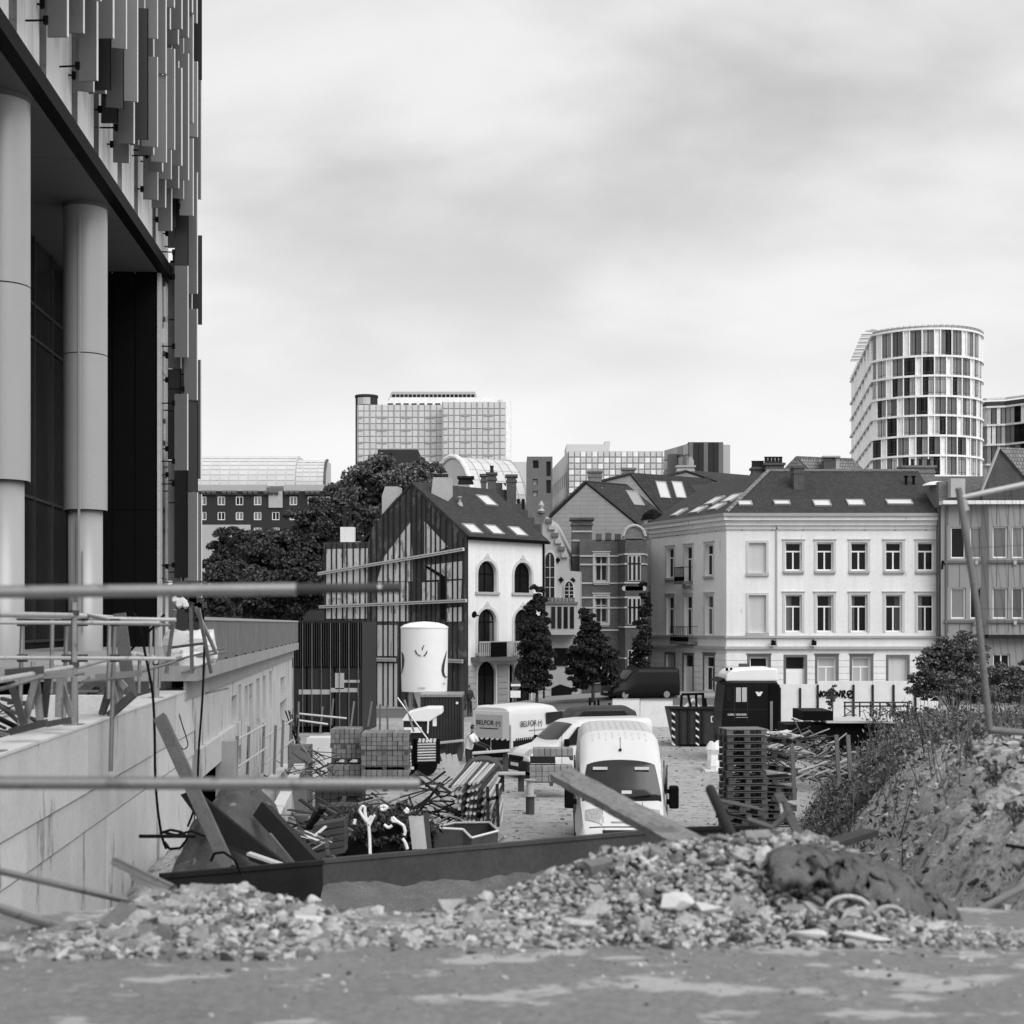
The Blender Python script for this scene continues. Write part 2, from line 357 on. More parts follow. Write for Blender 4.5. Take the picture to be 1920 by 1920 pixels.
def window(parent, M, u0, u1, a, b, kind='cross', depth=.25, fm='white', pm='pane', sill=None, surround=None, curtain=False, y=0.):
    w, h = u1-u0, b-a; key = (round(w, 2), round(h, 2), kind, fm, pm)
    if key not in _wc:
        fr, pn = win_meshes(w, h, kind); _wc[key] = (fr.mesh('window', G(fm)), pn.mesh('pane', G(pm)))
    Mw = M @ Matrix.Translation(((u0+u1)/2, y+depth-.06, a))
    f = inst(_wc[key][0], 'window', parent, Mw); inst(_wc[key][1], 'pane', f, Mw)
    if sill:
        mb = MB(); mb.box(-w/2-.14, w/2+.14, -.14-depth+.06, -depth+.10, -.14, -.01); mb.box(-w/2-.1, w/2+.1, -.08-depth+.06, -depth+.08, -.24, -.141); mb.build('sill', G(sill), f, M=Mw)
    if surround:
        e = .16; mb = MB(); yy = -depth+.06
        mb.box(-w/2-e, -w/2-.002, yy-.04, yy-.001, -.005, h+e); mb.box(w/2+.002, w/2+e, yy-.04, yy-.001, -.005, h+e); mb.box(-w/2-.002, w/2+.002, yy-.04, yy-.001, h+.002, h+e)
        mb.box(-w/2-e-.05, w/2+e+.05, yy-.10, yy-.001, h+e+.001, h+e+.07); mb.build('surround', G(surround), f, M=Mw)
    if curtain:
        k = random.choice((.22, .3, .16)); s = random.choice((-1, 1)); mb = MB(); n = 8; x0 = s*(w/2-.1); ww = w*k
        pts = [(x0-s*ww*i/n, .07+.015*(i % 2)) for i in range(n+1)]
        for p, q in zip(pts, pts[1:]): mb.poly([(p[0], p[1]-.045, .1), (q[0], q[1]-.045, .1), (q[0], q[1]-.045, h-.1), (p[0], p[1]-.045, h-.1)])
        mb.build('curtain', G('curtain'), f, M=Mw)
    return f
def skylight(parent, px, py, w, h, p, n, name='skylight', mt='skylight'):
    c = hit(px, py, p, n); n = n.normalized(); u = Vector((0, 0, 1)).cross(n).normalized(); v = n.cross(u)
    M = Matrix(((u.x, v.x, n.x, c.x), (u.y, v.y, n.y, c.y), (u.z, v.z, n.z, c.z), (0, 0, 0, 1)))
    mb = MB(); t = .07
    mb.box(-w/2-t, -w/2, -h/2-t, h/2+t, -.05, .12); mb.box(w/2, w/2+t, -h/2-t, h/2+t, -.05, .12); mb.box(-w/2, w/2, h/2, h/2+t, -.05, .12); mb.box(-w/2, w/2, -h/2-t, -h/2, -.05, .12)
    f = mb.build(name, G('zinc'), parent, M=M); MB().box(-w/2, w/2, -h/2, h/2, .06, .085).build('pane', G(mt), f, M=M); return f
def slab_roof(parent, pts, m, th=.15, name='roof'):
    n = (Vector(pts[1])-Vector(pts[0])).cross(Vector(pts[2])-Vector(pts[0])).normalized()
    if n.z < 0: n = -n
    mb = MB(); mb.prism(pts, -n*th); mb.build(name, m, parent); return n
def chimney(parent, px0, px1, py0, py1, Y, dep=.8, m='brick_dark', pots=0, cap=True, top=.1):
    x0, x1 = X(px0, Y), X(px1, Y); z0, z1 = Z(py1, Y), Z(py0, Y)
    mb = MB(); mb.box(x0, x1, Y, Y+dep, z0, z1)
    if cap: mb.box(x0-top, x1+top, Y-top, Y+dep+top, z1+.002, z1+.16); mb.box(x0-top/2, x1+top/2, Y-top/2, Y+dep+top/2, z1-.35, z1-.22)
    c = mb.build('chimney', G(m), parent)
    for i in range(pots):
        xx = x0+(x1-x0)*(i+.5)/pots; MB().lathe([(.13, z1+.16), (.11, z1+.55), (.14, z1+.56), (.14, z1+.64)], (xx, Y+dep/2, 0), 8).build('chimney_pot', G('dark'), c)
    return c
_lc = [0]
def leaves(pts, size, aspect=1.6, up=.0):
    """numpy array of leaf quads around pts"""
    n = len(pts); a = rng.normal(size=(n, 3)); a /= np.linalg.norm(a, axis=1)[:, None]; r = rng.normal(size=(n, 3)); r[:, 2] += up
    b = np.cross(a, r); b /= np.linalg.norm(b, axis=1)[:, None]+1e-9
    s = size*rng.uniform(.6, 1.3, (n, 1)); a = a*s*aspect/2; b = b*s/2
    return np.stack([pts-a, pts-b*1.0, pts+a, pts+b*1.0], 1).reshape(-1, 3)
def leaf_obj(name, verts, m, parent=None, k=4):
    n = len(verts)//k; me = bpy.data.meshes.new(name)
    if parent is not None: verts = verts-np.array(W[parent].translation)
    me.vertices.add(n*k); me.vertices.foreach_set('co', verts.astype(np.float32).ravel()); me.loops.add(n*k); me.loops.foreach_set('vertex_index', np.arange(n*k, dtype=np.int32))
    me.polygons.add(n); me.polygons.foreach_set('loop_start', np.arange(0, n*k, k, dtype=np.int32)); me.polygons.foreach_set('loop_total', np.full(n, k, dtype=np.int32))
    me.materials.append(m); me.update(calc_edges=True)
    o = bpy.data.objects.new(name, me); return put(o, W[parent] if parent is not None else Matrix(), parent)
def cluster(c, r, n, K, shell=.55, flat=.8):
    """points of n clumps in an ellipsoid c, r"""
    c = np.array(c); r = np.array(r); d = rng.normal(size=(n, 3)); d /= np.linalg.norm(d, axis=1)[:, None]
    cen = c+d*r*rng.uniform(.35, 1.08, (n, 1)); rr = r.mean()*rng.uniform(.10, .36, (n, 1))
    q = rng.normal(size=(n, K, 3)); q /= np.linalg.norm(q, axis=2)[:, :, None]; q[:, :, 2] = np.abs(q[:, :, 2])*flat-.25*(rng.random((n, K)) < .3)
    return (cen[:, None, :]+q*rr[:, None, :]*rng.uniform(.45, 1.25, (n, K, 1))).reshape(-1, 3)
def tree(name, label, base, ells, leaf, m='leaf', trunk_r=.3, group=None, limbs=True, cat='tree'):
    """ells: list of (centre, radii, clumps, leaves per clump)"""
    t = thing(name, label, cat, base, 0, group); base = Vector(base)
    pts = np.concatenate([cluster(*e) for e in ells]); leaf_obj('crown', leaves(pts, leaf), G(m), t)
    mb = MB(); big = max(ells, key=lambda e: e[1][0]); top = Vector(big[0])
    mb.tube(base-Vector((0, 0, .2)), base+(top-base)*.55, trunk_r, 8, r2=trunk_r*.6)
    fork = base+(top-base)*.5
    if limbs:
        for c, r, *_ in ells:
            for k in range(4):
                e = Vector(c)+Vector([random.uniform(-.6, .6)*q for q in r]); mid = fork.lerp(e, .5)+Vector((random.uniform(-.3, .3), random.uniform(-.3, .3), .3))
                mb.tube(fork, mid, trunk_r*.4, 6, r2=trunk_r*.22); mb.tube(mid, e, trunk_r*.22, 5, r2=.02)
    mb.build('trunk', G('bark'), t, smooth=True); return t
def text_mesh(s, size, depth=.004):
    c = bpy.data.curves.new('lettering', 'FONT'); c.body = s; c.size = size; c.extrude = depth; c.align_x = 'CENTER'; c.align_y = 'CENTER'
    o = bpy.data.objects.new('lettering', c); col.objects.link(o); dg = bpy.context.evaluated_depsgraph_get(); me = bpy.data.meshes.new_from_object(o.evaluated_get(dg)); bpy.data.objects.remove(o); return me
def text(parent, s, size, M, m, depth=.004, name='lettering', sx=1.):
    """M: x right, y into the wall, z up; text faces -y"""
    me = text_mesh(s, size, depth); me.materials.append(G(m)); me.transform(Matrix.Rotation(R(90), 4, 'X') @ Matrix.Scale(sx, 4, (1, 0, 0))); return put(bpy.data.objects.new(name, me), M, parent)
# ================================================================ SETTING
from mathutils import noise as mn
def lerp(x, xs, ys): return float(np.interp(x, xs, ys))
def wallx(Y): return -3.43-.0911*Y
def fbm(x, y, s, o=4):
    v = 0; a = 1
    for k in range(o): v += a*mn.noise(Vector((x*s, y*s, 3.1*k))); s *= 2.1; a *= .5
    return v
def terr(x, Y):
    bank = lerp(Y, [7.9, 8.4, 9.6, 13.5, 15], [3.5, 3.42, 2.9, .35, -.15])
    xt = lerp(Y, [8, 12, 20, 30, 40, 60, 80], [.6, .8, 2.6, 5., 7.6, 12.5, 17]); H = lerp(Y, [8, 10, 14, 20, 30, 45, 75], [3.5, 3.8, 3.85, 3.4, 2.7, 1.6, .2])
    t = min(max((x-xt)/3.7, 0), 1); m = H*t*t*(3-2*t)-.15*(1-t)
    # spoil heap against the retaining wall on the left
    d = ((x-wallx(Y)-.9)/2.3)**2+((Y-21)/7.5)**2; h = 1.75*max(0, 1-d)**.7*(1 if x > wallx(Y) else 0) if d < 1 else 0
    v = max(bank, m, h)
    if v > .02: v += .22*fbm(x, Y, .55)*min(1, v)+.09*fbm(x+9, Y, 2.3)*min(1, v*2)+((.16*abs(fbm(x+4, Y*.6, 1.1))+.07*fbm(x, Y+5, 5.5, 3)+.10*max(0, fbm(x+2, Y+1, 2.6, 2))) if m > .5 else 0)
    return v
def make_terrain():
    xs = np.concatenate([np.arange(-9, .4, .2), np.arange(.4, 6, .07), np.arange(6, 12, .2), np.arange(12, 46, .6)]); Ys = [7.9]
    while Ys[-1] < 78: Ys.append(Ys[-1]+max(.12, Ys[-1]*.011))
    nx, ny = len(xs), len(Ys); v = []
    for y in Ys:
        for x in xs: v.append((x, y, terr(float(x), y)))
    f = [(j*nx+i, j*nx+i+1, (j+1)*nx+i+1, (j+1)*nx+i) for j in range(ny-1) for i in range(nx-1)]
    f = [q for q in f if max(v[k][2] for k in q) > -.1]
    used = sorted({k for q in f for k in q}); mp = {k: n for n, k in enumerate(used)}
    me = bpy.data.meshes.new('earth_bank'); me.from_pydata([v[k] for k in used], [], [tuple(mp[k] for k in q) for q in f]); me.materials.append(G('mound')); me.shade_smooth(); auto_uv(me)
    o = bpy.data.objects.new('earth_bank', me); put(o, Matrix()); tag(o, 'heaped earth bank rising to the right of the yard', kind='structure')
make_terrain()
def struct(name, mb, m, label=None):
    o = mb.build(name, m); return tag(o, label, kind='structure')
struct('ground', MB().poly([(-1500, -200, -.02), (1500, -200, -.02), (1500, 2500, -.02), (-1500, 2500, -.02)]), G('dirt'), 'bare trodden earth of the building yard')
def sz(x): return lerp(x, [-3, 7], [0, .72])
mb = MB(); xs_ = [-40, -3, 2, 7, 60]
for a, b in zip(xs_, xs_[1:]): mb.poly([(a, 81, sz(a)), (b, 81, sz(b)), (b, 90, sz(b)), (a, 90, sz(a))])
struct('road', mb, G('road')); mb = MB()
for a, b in zip(xs_, xs_[1:]): mb.poly([(a, 77.3, 0), (b, 77.3, 0), (b, 81, sz(b)-.004), (a, 81, sz(a)-.004)])
struct('verge', mb, G('dirt'), 'bare slope between the yard and the raised street'); mb = MB()
for a, b in zip(xs_[1:], xs_[2:]): mb.prism([(a, 89, sz(a)+.12), (b, 89, sz(b)+.12), (b, 89, -.1), (a, 89, -.1)], (0, 6, 0))
struct('pavement', mb, G('pave'))
mb = MB(); n = 40; pr = [(-900+1800*i/n, 25+18*fbm(i*.3, 1, 1)) for i in range(n+1)]
struct('hill', mb.prism([(-900, 900, -5)]+[(x, 900, z) for x, z in pr]+[(900, 900, -5)], (0, 300, 0)), G('hill'))
# concrete apron the camera looks over
mb = MB(); nx = 60; x0, x1 = -14, 18
front = [(x0+(x1-x0)*i/nx, 8.15+.12*math.sin(i*1.7)+.1*random.random()) for i in range(nx+1)]
mb.prism([(x0, -8, 3.6), (x1, -8, 3.6)]+[(a, b, 3.6) for a, b in reversed(front)], (0, 0, -3.7))
struct('concrete_apron', mb, G('apron'), 'worn concrete apron with pale dried patches in the foreground')
# ================================================================ OFFICE BLOCK WITH FINS
def tbx(Y, off=0): return -8.14+off-.0711*Y
def office():
    t = thing('office_block', 'tall new office block with vertical fins and two giant round columns, at left edge', 'office block', (tbx(40)-4, 40, 0))
    M, L = frame((tbx(20), 20), (tbx(49.6), 49.6), .3); k = 1.0025; E = (47.6-20)*k
    MB().box(-8, L, .02, 18, 16.75, 38, M=M).build('upper_wall', G('far_dark'), t)
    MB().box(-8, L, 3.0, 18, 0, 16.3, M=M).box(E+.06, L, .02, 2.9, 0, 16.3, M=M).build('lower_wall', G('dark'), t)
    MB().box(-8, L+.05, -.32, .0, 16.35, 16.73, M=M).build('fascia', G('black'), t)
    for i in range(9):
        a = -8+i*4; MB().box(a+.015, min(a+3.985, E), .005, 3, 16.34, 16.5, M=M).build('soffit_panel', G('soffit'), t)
    # cladding panels
    w = .62; c = [MB().box(.012, w-.012, -.03, .03, .012, 3.38).mesh('cladding_panel', G(k_)) for k_ in ('clad', 'pane_mid')]
    for r in range(4):
        for i in range(int((L+7)/w)):
            s = -7+i*w; inst(c[1 if (i*7+r*5) % 9 < 2 else 0], 'cladding_panel', t, M @ Matrix.Translation((s, 0, 16.75+r*3.4)))
    for r in range(4):
        for i in range(3): inst(c[0 if i != 1 else 1], 'cladding_panel', t, M @ Matrix.Translation((E+.08+i*w, 0, 3.0+r*3.4)))
    # fins, with brackets as sub-parts
    fm = {}
    def fin(s, d0, d1, z0, h, ang, dark=False):
        h = round(h*2)/2; key = (h, dark)
        if key not in fm:
            wd = .42; mb = MB(); mb.box(-.022, .022, -wd, 0, 0, h); mb.box(-.026, .026, -wd-.025, -wd-.001, 0, h, mi=1); fm[key] = mb.mesh('facade_fin', [G('fin_dark' if dark else 'fin'), G('black' if dark else 'white')])  # white outer strip on grey fins: lit plate edge put into the colour
        o = inst(fm[key], 'facade_fin', t, M @ Matrix.Translation((s, -d0, z0)) @ Matrix.Rotation(ang, 4, 'Z'))
        for zz in (h*.12, h*.88):
            if 'b' not in fm: fm['b'] = MB().tube((0, .5, 0), (0, -.25, .0), .022, 6).box(-.06, .06, -.02, .08, -.08, .08).tube((0, -.2, 0), (.22, -.32, 0), .018, 5).mesh('bracket', G('black'))
            inst(fm['b'], 'bracket', o, W[o] @ Matrix.Translation((0, 0, zz)))
    s = 4.5; i = 0
    while s < L+.1:
        layer = i % 3; d0 = (.18, .50, .76)[layer]; z = 17.3+random.uniform(0, 1.3)+(.5 if layer == 2 else 0)
        if s > E+.1: z = 5.0+random.uniform(0, 2)
        while z < 27.5:
            h = random.choice((2.5, 3, 3.5, 4)); fin(s, d0, 0, z, h, R(random.uniform(-14, 14)), random.random() < (.12 if s < E else .4)); z += h+random.choice((.02, .5, 1.2, .02))
        s += .50 if s < E-2 else .32; i += 1
    # recessed glass wall and dark end wall
    pw = 2.2; rows = [(4.4, 8.6), (8.6, 13.3), (13.3, 14.3), (14.3, 16.3)]; cache = {}
    for i in range(12):
        for r, (a, b) in enumerate(rows):
            if r not in cache: cache[r] = (MB().box(.05, pw-.05, 0, .03, .05, b-a-.05).mesh('glass_panel', G('glass_dark')), MB().box(0, .05, -.08, .06, 0, b-a).box(.05, pw, -.06, .06, -.04, .04).mesh('mullion', G('steel_dark')))
            Mx = M @ Matrix.Translation((E-(i+1)*pw, 2.9, a)); o = inst(cache[r][0], 'glass_panel', t, Mx); inst(cache[r][1], 'mullion', o, Mx)
    p0 = M @ Vector((E, 2.9, 0)); p1 = M @ Vector((E, 0, 0)); M2, L2 = frame(p0, p1, .3)
    for i in range(4):
        for r, (a, b) in enumerate(((0, 8.6), (8.6, 16.33))): MB().box(i*L2/4+.02, (i+1)*L2/4-.02, -.05, 0, a+.02, b, M=M2).build('dark_panel', G('black'), t)
    MB().box(L2, L2+.1, -.12, .12, 0, 16.3, M=M2).build('corner_post', G('steel_pale'), t)
    for Y in (23.6, 31.8, 40):
        c0 = Vector((tbx(Y, -.68), Y, .3)); r = .585
        lo = MB().lathe([(.46, 0), (.46, 8.1)], c0, 40).build('column', G('column'), t, smooth=False); lo.data.shade_smooth()
        for a, b in ((8.0, 12.215), (12.235, 16.34)):
            o = MB().lathe([(r-.03, a), (r, a+.005), (r, b-.005), (r-.03, b)], c0, 48, caps=False).build('column_sleeve', G('column'), lo); o.data.shade_smooth(); m_ = o.modifiers.new('es', 'EDGE_SPLIT')
        MB().lathe([(r+.012, 16.22), (r+.012, 16.345)], c0, 40).build('collar', G('soffit'), lo)
        MB().box(c0.x-.03, c0.x+.03, c0.y-r-.02, c0.y-r+.01, 4, 16.2).build('seam_strip', G('column'), lo)
        MB().box(c0.x-.10, c0.x-.03, c0.y-.52, c0.y-.44, 4, 8.0).tube((c0.x+.08, c0.y-.5, 5), (c0.x+.08, c0.y-.5, 7.2), .02).build('drain_pipe', G('column'), lo)
office()
# ================================================================ RETAINING WALL AND TERRACE BUILDING
def WP(Y, z, out=0): return Vector((wallx(Y)+out, Y, z))
def retaining():
    t = thing('retaining_wall', 'long pale cast concrete retaining wall below the scaffolding, at lower left', 'wall', (wallx(18), 18, 0))
    M, L = frame(WP(8, 0), WP(27.3, 0)); cache = {}
    MB().box(0, L, .12, .4, -.2, 3.9, M=M).build('core', G('concrete_dim'), t)
    for (a, b, off, w, th) in ((-.2, 1.2, 1.1, 2.5, .0), (1.2, 2.75, .4, 2.2, .015), (2.75, 3.2, 1.5, 2.6, .0), (3.2, 4.0, .8, 2.5, -.02)):
        s = -off
        while s < L:
            e = min(s+w, L); s0 = max(s, 0)
            if e > s0+.1: MB().box(s0+.02, e-.006, th+random.uniform(0, .01), .4, a+.024, b, M=M).build('panel', G('concrete'), t)
            s += w
    MB().box(0, L, -.03, .46, 4.001, 4.03, M=M).build('coping', G('concrete_top'), t)
    t2 = thing('terrace_building', 'concrete terrace building under construction with slot windows and mesh railing', 'building', WP(42, 0))
    M, L = frame(WP(27.3, 0), WP(58, 0)); o = 27.3
    def s_(px): return (3.43*F/(710-px)-o)*1.004
    ops = [(s_(434), s_(444), 2.6, 3.5), (s_(447), s_(452), 1.6, 3.7), (s_(459), s_(465), 2.6, 3.6), (s_(467), s_(474), 2.1, 3.6), (s_(481), s_(487), 2.3, 3.65), (s_(493), s_(498), 2.3, 3.65), (s_(505), s_(510), 2.4, 3.7),
           (s_(526), s_(534), 2.65, 3.3), (s_(525), s_(538), 1.5, 2.45), (.4, s_(438), -.1, 2.25)]
    facade(t2, M, L, -.1, 4.15, ops, G('concrete'), depth=.35)
    for q in ops[:-1]: MB().box(q[0], q[1], .3, .34, q[2], q[3], M=M).build('pane', G('pane'), t2)
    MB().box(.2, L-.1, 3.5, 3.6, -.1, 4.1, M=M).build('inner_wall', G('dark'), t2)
    MB().box(0, s_(444), -.10, .3, 2.3, 2.85, M=M).build('edge_beam', G('concrete'), t2)
    MB().box(-1.7, L+.1, -.25, 9, 4.2, 4.46, M=M).build('deck', G('concrete_dim'), t2); MB().box(-1.6, L, -.05, .0, 3.86, 4.19, M=M).build('lintel_band', G('concrete_dim'), t2)
    MB().box(L-.3, L, 0, 9, -.1, 4.15, M=M).build('end_wall', G('concrete_dim'), t2)
    rt = MB().box(-.5, L, -.24, -.18, 5.27, 5.33, M=M).build('rail', G('steel_pale'), t2)
    n = 14; w = (L+.5)/n
    for i in range(n):
        mb = MB()
        for j in range(16): mb.box(-.5+i*w+j*w/16+.01, -.5+i*w+j*w/16+w/16-.04, -.225, -.205, 4.5, 5.26, M=M)
        mb.build('railing_panel', G('rail_mesh'), t2); MB().box(-.5+i*w-.03, -.5+i*w+.03, -.2, -.14, 4.46, 5.26, M=M).build('rail_post', G('steel_dark'), t2)
    pass
    # lower deck behind the retaining wall
    struct('work_deck', MB().prism([(-16, 8.2, -.1), (wallx(8.2)-.42, 8.2, -.1), (wallx(27)-.42, 27, -.1), (-16, 27, -.1)], (0, 0, 3.5)), G('concrete_dim'), 'unfinished deck behind the retaining wall')
    o = MB().box(-14, wallx(22)-.45, 22, 22.3, 3.4, 4.12).build('low_wall', G('concrete')); tag(o, 'low pale concrete upstand across the deck behind the scaffolding', 'wall')
    o = MB().box(wallx(27)-.3-2.2, wallx(27)-.3, 26.6, 27.2, 3.4, 4.6).build('concrete_upstand', G('concrete')); tag(o, 'short grey concrete wall end at the step of the terrace', 'wall')
    # ramp walls and columns below the terrace
    for i, (a, b, h, lab) in enumerate(((P(440, 1512, 33), P(530, 1432, 43), .75, 'pale sloping ramp wall below the terrace windows'), (P(470, 1590, 31), P(552, 1432, 39), .5, 'pale sloping ramp wall nearest the block stacks'))):
        q = MB().prism([a, b, b-Vector((0, 0, h)), a-Vector((0, 0, h))], (.28, .05, 0)).build('ramp_wall', G('concrete')); tag(q, lab, 'wall')
    for px, py0, Y, wd, lab in ((421, 1390, 31, .38, 'square grey concrete pillar under the near edge beam'), (539, 1470, 36, .3, 'square grey concrete pillar beside the foot of the ramp wall'), (560, 1398, 40, .6, 'broad dark concrete pier at the corner of the terrace')):
        x, y = X(px, Y), Y; q = MB().box(x-wd/2, x+wd/2, y, y+wd, 0, Z(py0, Y)).build('concrete_pillar', G('concrete_dim' if px != 560 else 'stone_dark')); tag(q, lab, 'pillar')
    q = MB().prism([P(547, 1478, 30), P(571, 1478, 30), P(580, 1565, 30), P(558, 1565, 30)], (0, .2, 0)).build('wedge_panel', [G('stone_dark')]); tag(q, 'dark tapered board with a white top leaning by the pillar', 'board')
retaining()
# ================================================================ SCAFFOLDING ON THE WALL
def scaffold():
    g = 'scaffold frames on the retaining wall'
    t = thing('edge_scaffold', 'long tube scaffold guard rail standing along the retaining wall top', 'scaffold', WP(15, 4.03))
    posts = [(13.4, 5.42), (16.95, 5.45), (23.2, 5.3), (26.9, 5.1), (30.6, 4.9), (33, 4.95)]
    for i, (Y, zt) in enumerate(posts):
        b = WP(Y, 4.03 if Y < 27 else 2.85, -.1); mb = MB().tube(b, Vector((b.x, b.y, zt)), .035, 10).tube(b+Vector((0, 0, .0)), b+Vector((0, 0, .5)), .05, 10); mb.box(b.x-.1, b.x+.1, b.y-.1, b.y+.1, b.z, b.z+.012); mb.build('post', G('steel'), t, smooth=False)
        for zz in (zt-.12, zt-.72): MB().tube((b.x, b.y, zz-.03), (b.x, b.y, zz+.03), .06, 8).build('coupler', G('steel_dark'), t)
    for p_, q_, Y in (((30, 1166), (320, 1172), 18.5), ((155, 1152), (232, 1168), 17.5), ((60, 1275), (158, 1262), 16), ((155, 1278), (236, 1270), 17.6), ((236, 1268), (330, 1240), 20.5), ((330, 1238), (424, 1222), 26), ((385, 1300), (428, 1290), 29), ((232, 1160), (305, 1165), 21), ((300, 1245), (420, 1215), 25), ((0, 1292), (80, 1268), 14), ((340, 1262), (400, 1240), 25.5)): MB().tube(P(*p_, Y), P(*q_, Y+.3), .020, 8).build('tube', G('tube_old'), t)
    for px_, ya, yb, Y in ((62, 1240, 1330, 16), (98, 1150, 1300, 18), (205, 1165, 1310, 18.4), (262, 1232, 1300, 20.4), (283, 1165, 1290, 22), (300, 1235, 1290, 22.6)): MB().tube(P(px_, ya, Y), P(px_-2, yb, Y), .026, 8).build('post', G('steel'), t)
    for z0, z1, a, b in ((5.28, 5.30, 11, 17), (5.3, 5.28, 17, 20.2), (4.66, 4.70, 11, 17), (4.7, 4.78, 17, 21), (4.78, 4.62, 21, 24), (4.60, 4.75, 23, 33), (4.72, 4.70, 26, 34)):
        MB().tube(WP(a, z0, -.08), WP(b, z1, -.12), .030, 10).build('tube', G('steel_pale'), t)
    t = thing('scaffold', 'inner row of thin scaffold tubes behind the guard rail on the deck', 'scaffold', (-6.6, 17.5, 3.4))
    for px, Y in ((42, 17.8), (125, 17.8), (215, 17.9)): MB().tube(P(px, 1160, Y), (X(px, Y)-.05, Y, 3.4), .028, 8).build('post', G('steel'), t)
    for y0, y1, a, b, Y in ((1167, 1168, -20, 300, 17.5), (1233, 1235, -20, 330, 17.5), (1157, 1162, 30, 330, 17.7)): MB().tube(P(a, y0, Y), P(b, y1, Y), .024, 8).build('tube', G('steel_pale'), t)
    for px, dy in ((42, 0), (125, 0), (155, 2), (215, 1)):
        for yy in (1167, 1234): c = P(px, yy, 17.6); MB().box(c.x-.05, c.x+.05, c.y-.05, c.y+.05, c.z-.045, c.z+.045).build('coupler', G('steel_dark'), t)
    # shoring trestles made of V shaped struts
    for pts, lab, Y in ((((18, 1272, 45, 1358), (68, 1272, 45, 1358), (68, 1272, 75, 1350), (90, 1272, 82, 1345), (112, 1272, 110, 1345), (112, 1272, 135, 1345)), 'row of grey V shaped trestle legs on the deck at the left edge', 15.5), (((190, 1340, 212, 1262), (236, 1290, 212, 1262), (220, 1330, 205, 1262), (190, 1345, 215, 1275), (226, 1318, 226, 1262), (240, 1300, 215, 1262)), 'folded grey trestle legs leaning behind the second post', 18.5)):
        c = P(pts[0][2], 1350, Y); t = thing('trestle', lab, 'trestle', (c.x, Y, 3.4))
        for i, q in enumerate(pts): MB().bar(P(q[0], q[1], Y+.12*i), P(q[2], q[3], Y+.12*i), .07, .05, up=(0, 1, 0)).build('leg', G('steel' if i % 3 else 'steel_dark'), t)
        MB().bar(P(pts[0][0]-10, 1270, Y-.05), P(pts[-1][0]+25, 1262, Y-.05), .08, .08).build('head_beam', G('steel'), t)
    for a, b, Y, w, lab in (((20, 1372), (88, 1355), 14.5, .09, 'short hollow steel channel lying on the deck behind the wall top'), ((88, 1358), (132, 1350), 15.6, .08, 'second steel channel lying behind the first one on the deck'), ((205, 1342), (252, 1300), 18.6, .12, 'square timber stub leaning up on the wall top'), ((12, 1262), (80, 1256), 15.0, .1, 'flat grey board laid over the trestle legs')):
        q = MB().bar(P(a[0], a[1], Y), P(b[0], b[1], Y), w, w*.8).build('steel_channel' if 'channel' in lab else 'timber', G('steel_dark' if 'channel' in lab else 'wood_dark')); tag(q, lab, 'beam' if 'channel' in lab else 'timber')
    q = MB().bar(P(224, 1150, 19.2), P(243, 1300, 19.2), .16, .06, up=(0, 1, 0)).build('timber', G('wood_old')); tag(q, 'upright leaning timber plank between the scaffold posts', 'timber')
    # hoist tripod
    t = thing('hoist_tripod', 'steel tripod with a ladder side and a pale valve head above the terrace edge', 'tripod', (X(345, 24), 24, 4.1))
    for a, b in (((328, 1143), (312, 1262)), ((358, 1140), (360, 1262)), ((366, 1138), (406, 1226)), ((372, 1140), (396, 1262))): MB().tube(P(*a, 24), P(*b, 24.3), .034, 8).build('leg', G('steel'), t)
    for yy in (1210,): MB().tube(P(322, yy+4, 24), P(384, yy-4, 24), .022, 8).build('rung', G('steel_dark'), t)
    mb = MB()
    for i in range(9): c = P(random.uniform(326, 350), random.uniform(1124, 1137), 24); mb.lathe([(.01, -.06), (.055, -.02), (.05, .03), (.01, .06)], c, 6)
    mb.build('valve_head', G('white_dirty'), t)
    mb = MB()
    for i in range(8): c = P(random.uniform(350, 380), random.uniform(1122, 1140), 24.1); mb.box(c.x-.06, c.x+.06, c.y-.05, c.y+.05, c.z-.05, c.z+.05)
    mb.build('winch', G('steel_dark'), t); MB().box(X(326, 24), X(380, 24), 23.9, 24.3, Z(1092, 24), Z(1089, 24)).tube(P(355, 1092, 24.1), P(355, 1130, 24.1), .04).build('top_plate', G('steel_dark'), t)
    for lab, pts, Ys in (('black hose hanging down the wall face from the scaffold, nearest', ((250, 1150), (262, 1172), (272, 1225), (286, 1300), (290, 1380), (291, 1455), (296, 1520), (304, 1570), (312, 1592)), (20.2,)), ('black hose dropping from the tripod head to the rubble', ((380, 1140), (383, 1200), (380, 1300), (373, 1400), (370, 1470), (366, 1510), (352, 1550)), (24.2,)), ('thin grey cable loop hanging on the wall below the tripod', ((318, 1307), (330, 1322), (342, 1360), (350, 1385), (352, 1398), (344, 1405), (336, 1395)), (25,)), ('short black cable slung diagonally between scaffold tubes', ((243, 1222), (262, 1200), (285, 1178), (308, 1152)), (20,))):
        pts = [P(a, b, Ys[0]) for a, b in pts]; sm = []
        for i in range(len(pts)-1):
            p0, p1, p2, p3 = pts[max(i-1, 0)], pts[i], pts[i+1], pts[min(i+2, len(pts)-1)]
            for k in range(4): u = k/4; sm.append(.5*((2*p1)+(p2-p0)*u+(2*p0-5*p1+4*p2-p3)*u*u+(3*p1-3*p2+p3-p0)*u**3))
        sm.append(pts[-1]); q = MB().path(sm, .018 if 'thin' not in lab else .01, 6).build('hose' if 'hose' in lab else 'cable', G('black')); tag(q, lab, 'hose' if 'hose' in lab else 'cable')
    # white big bag on the terrace
    x0, x1, Y = X(300, 26), X(390, 26), 26; q = MB(); n = 14; v = []
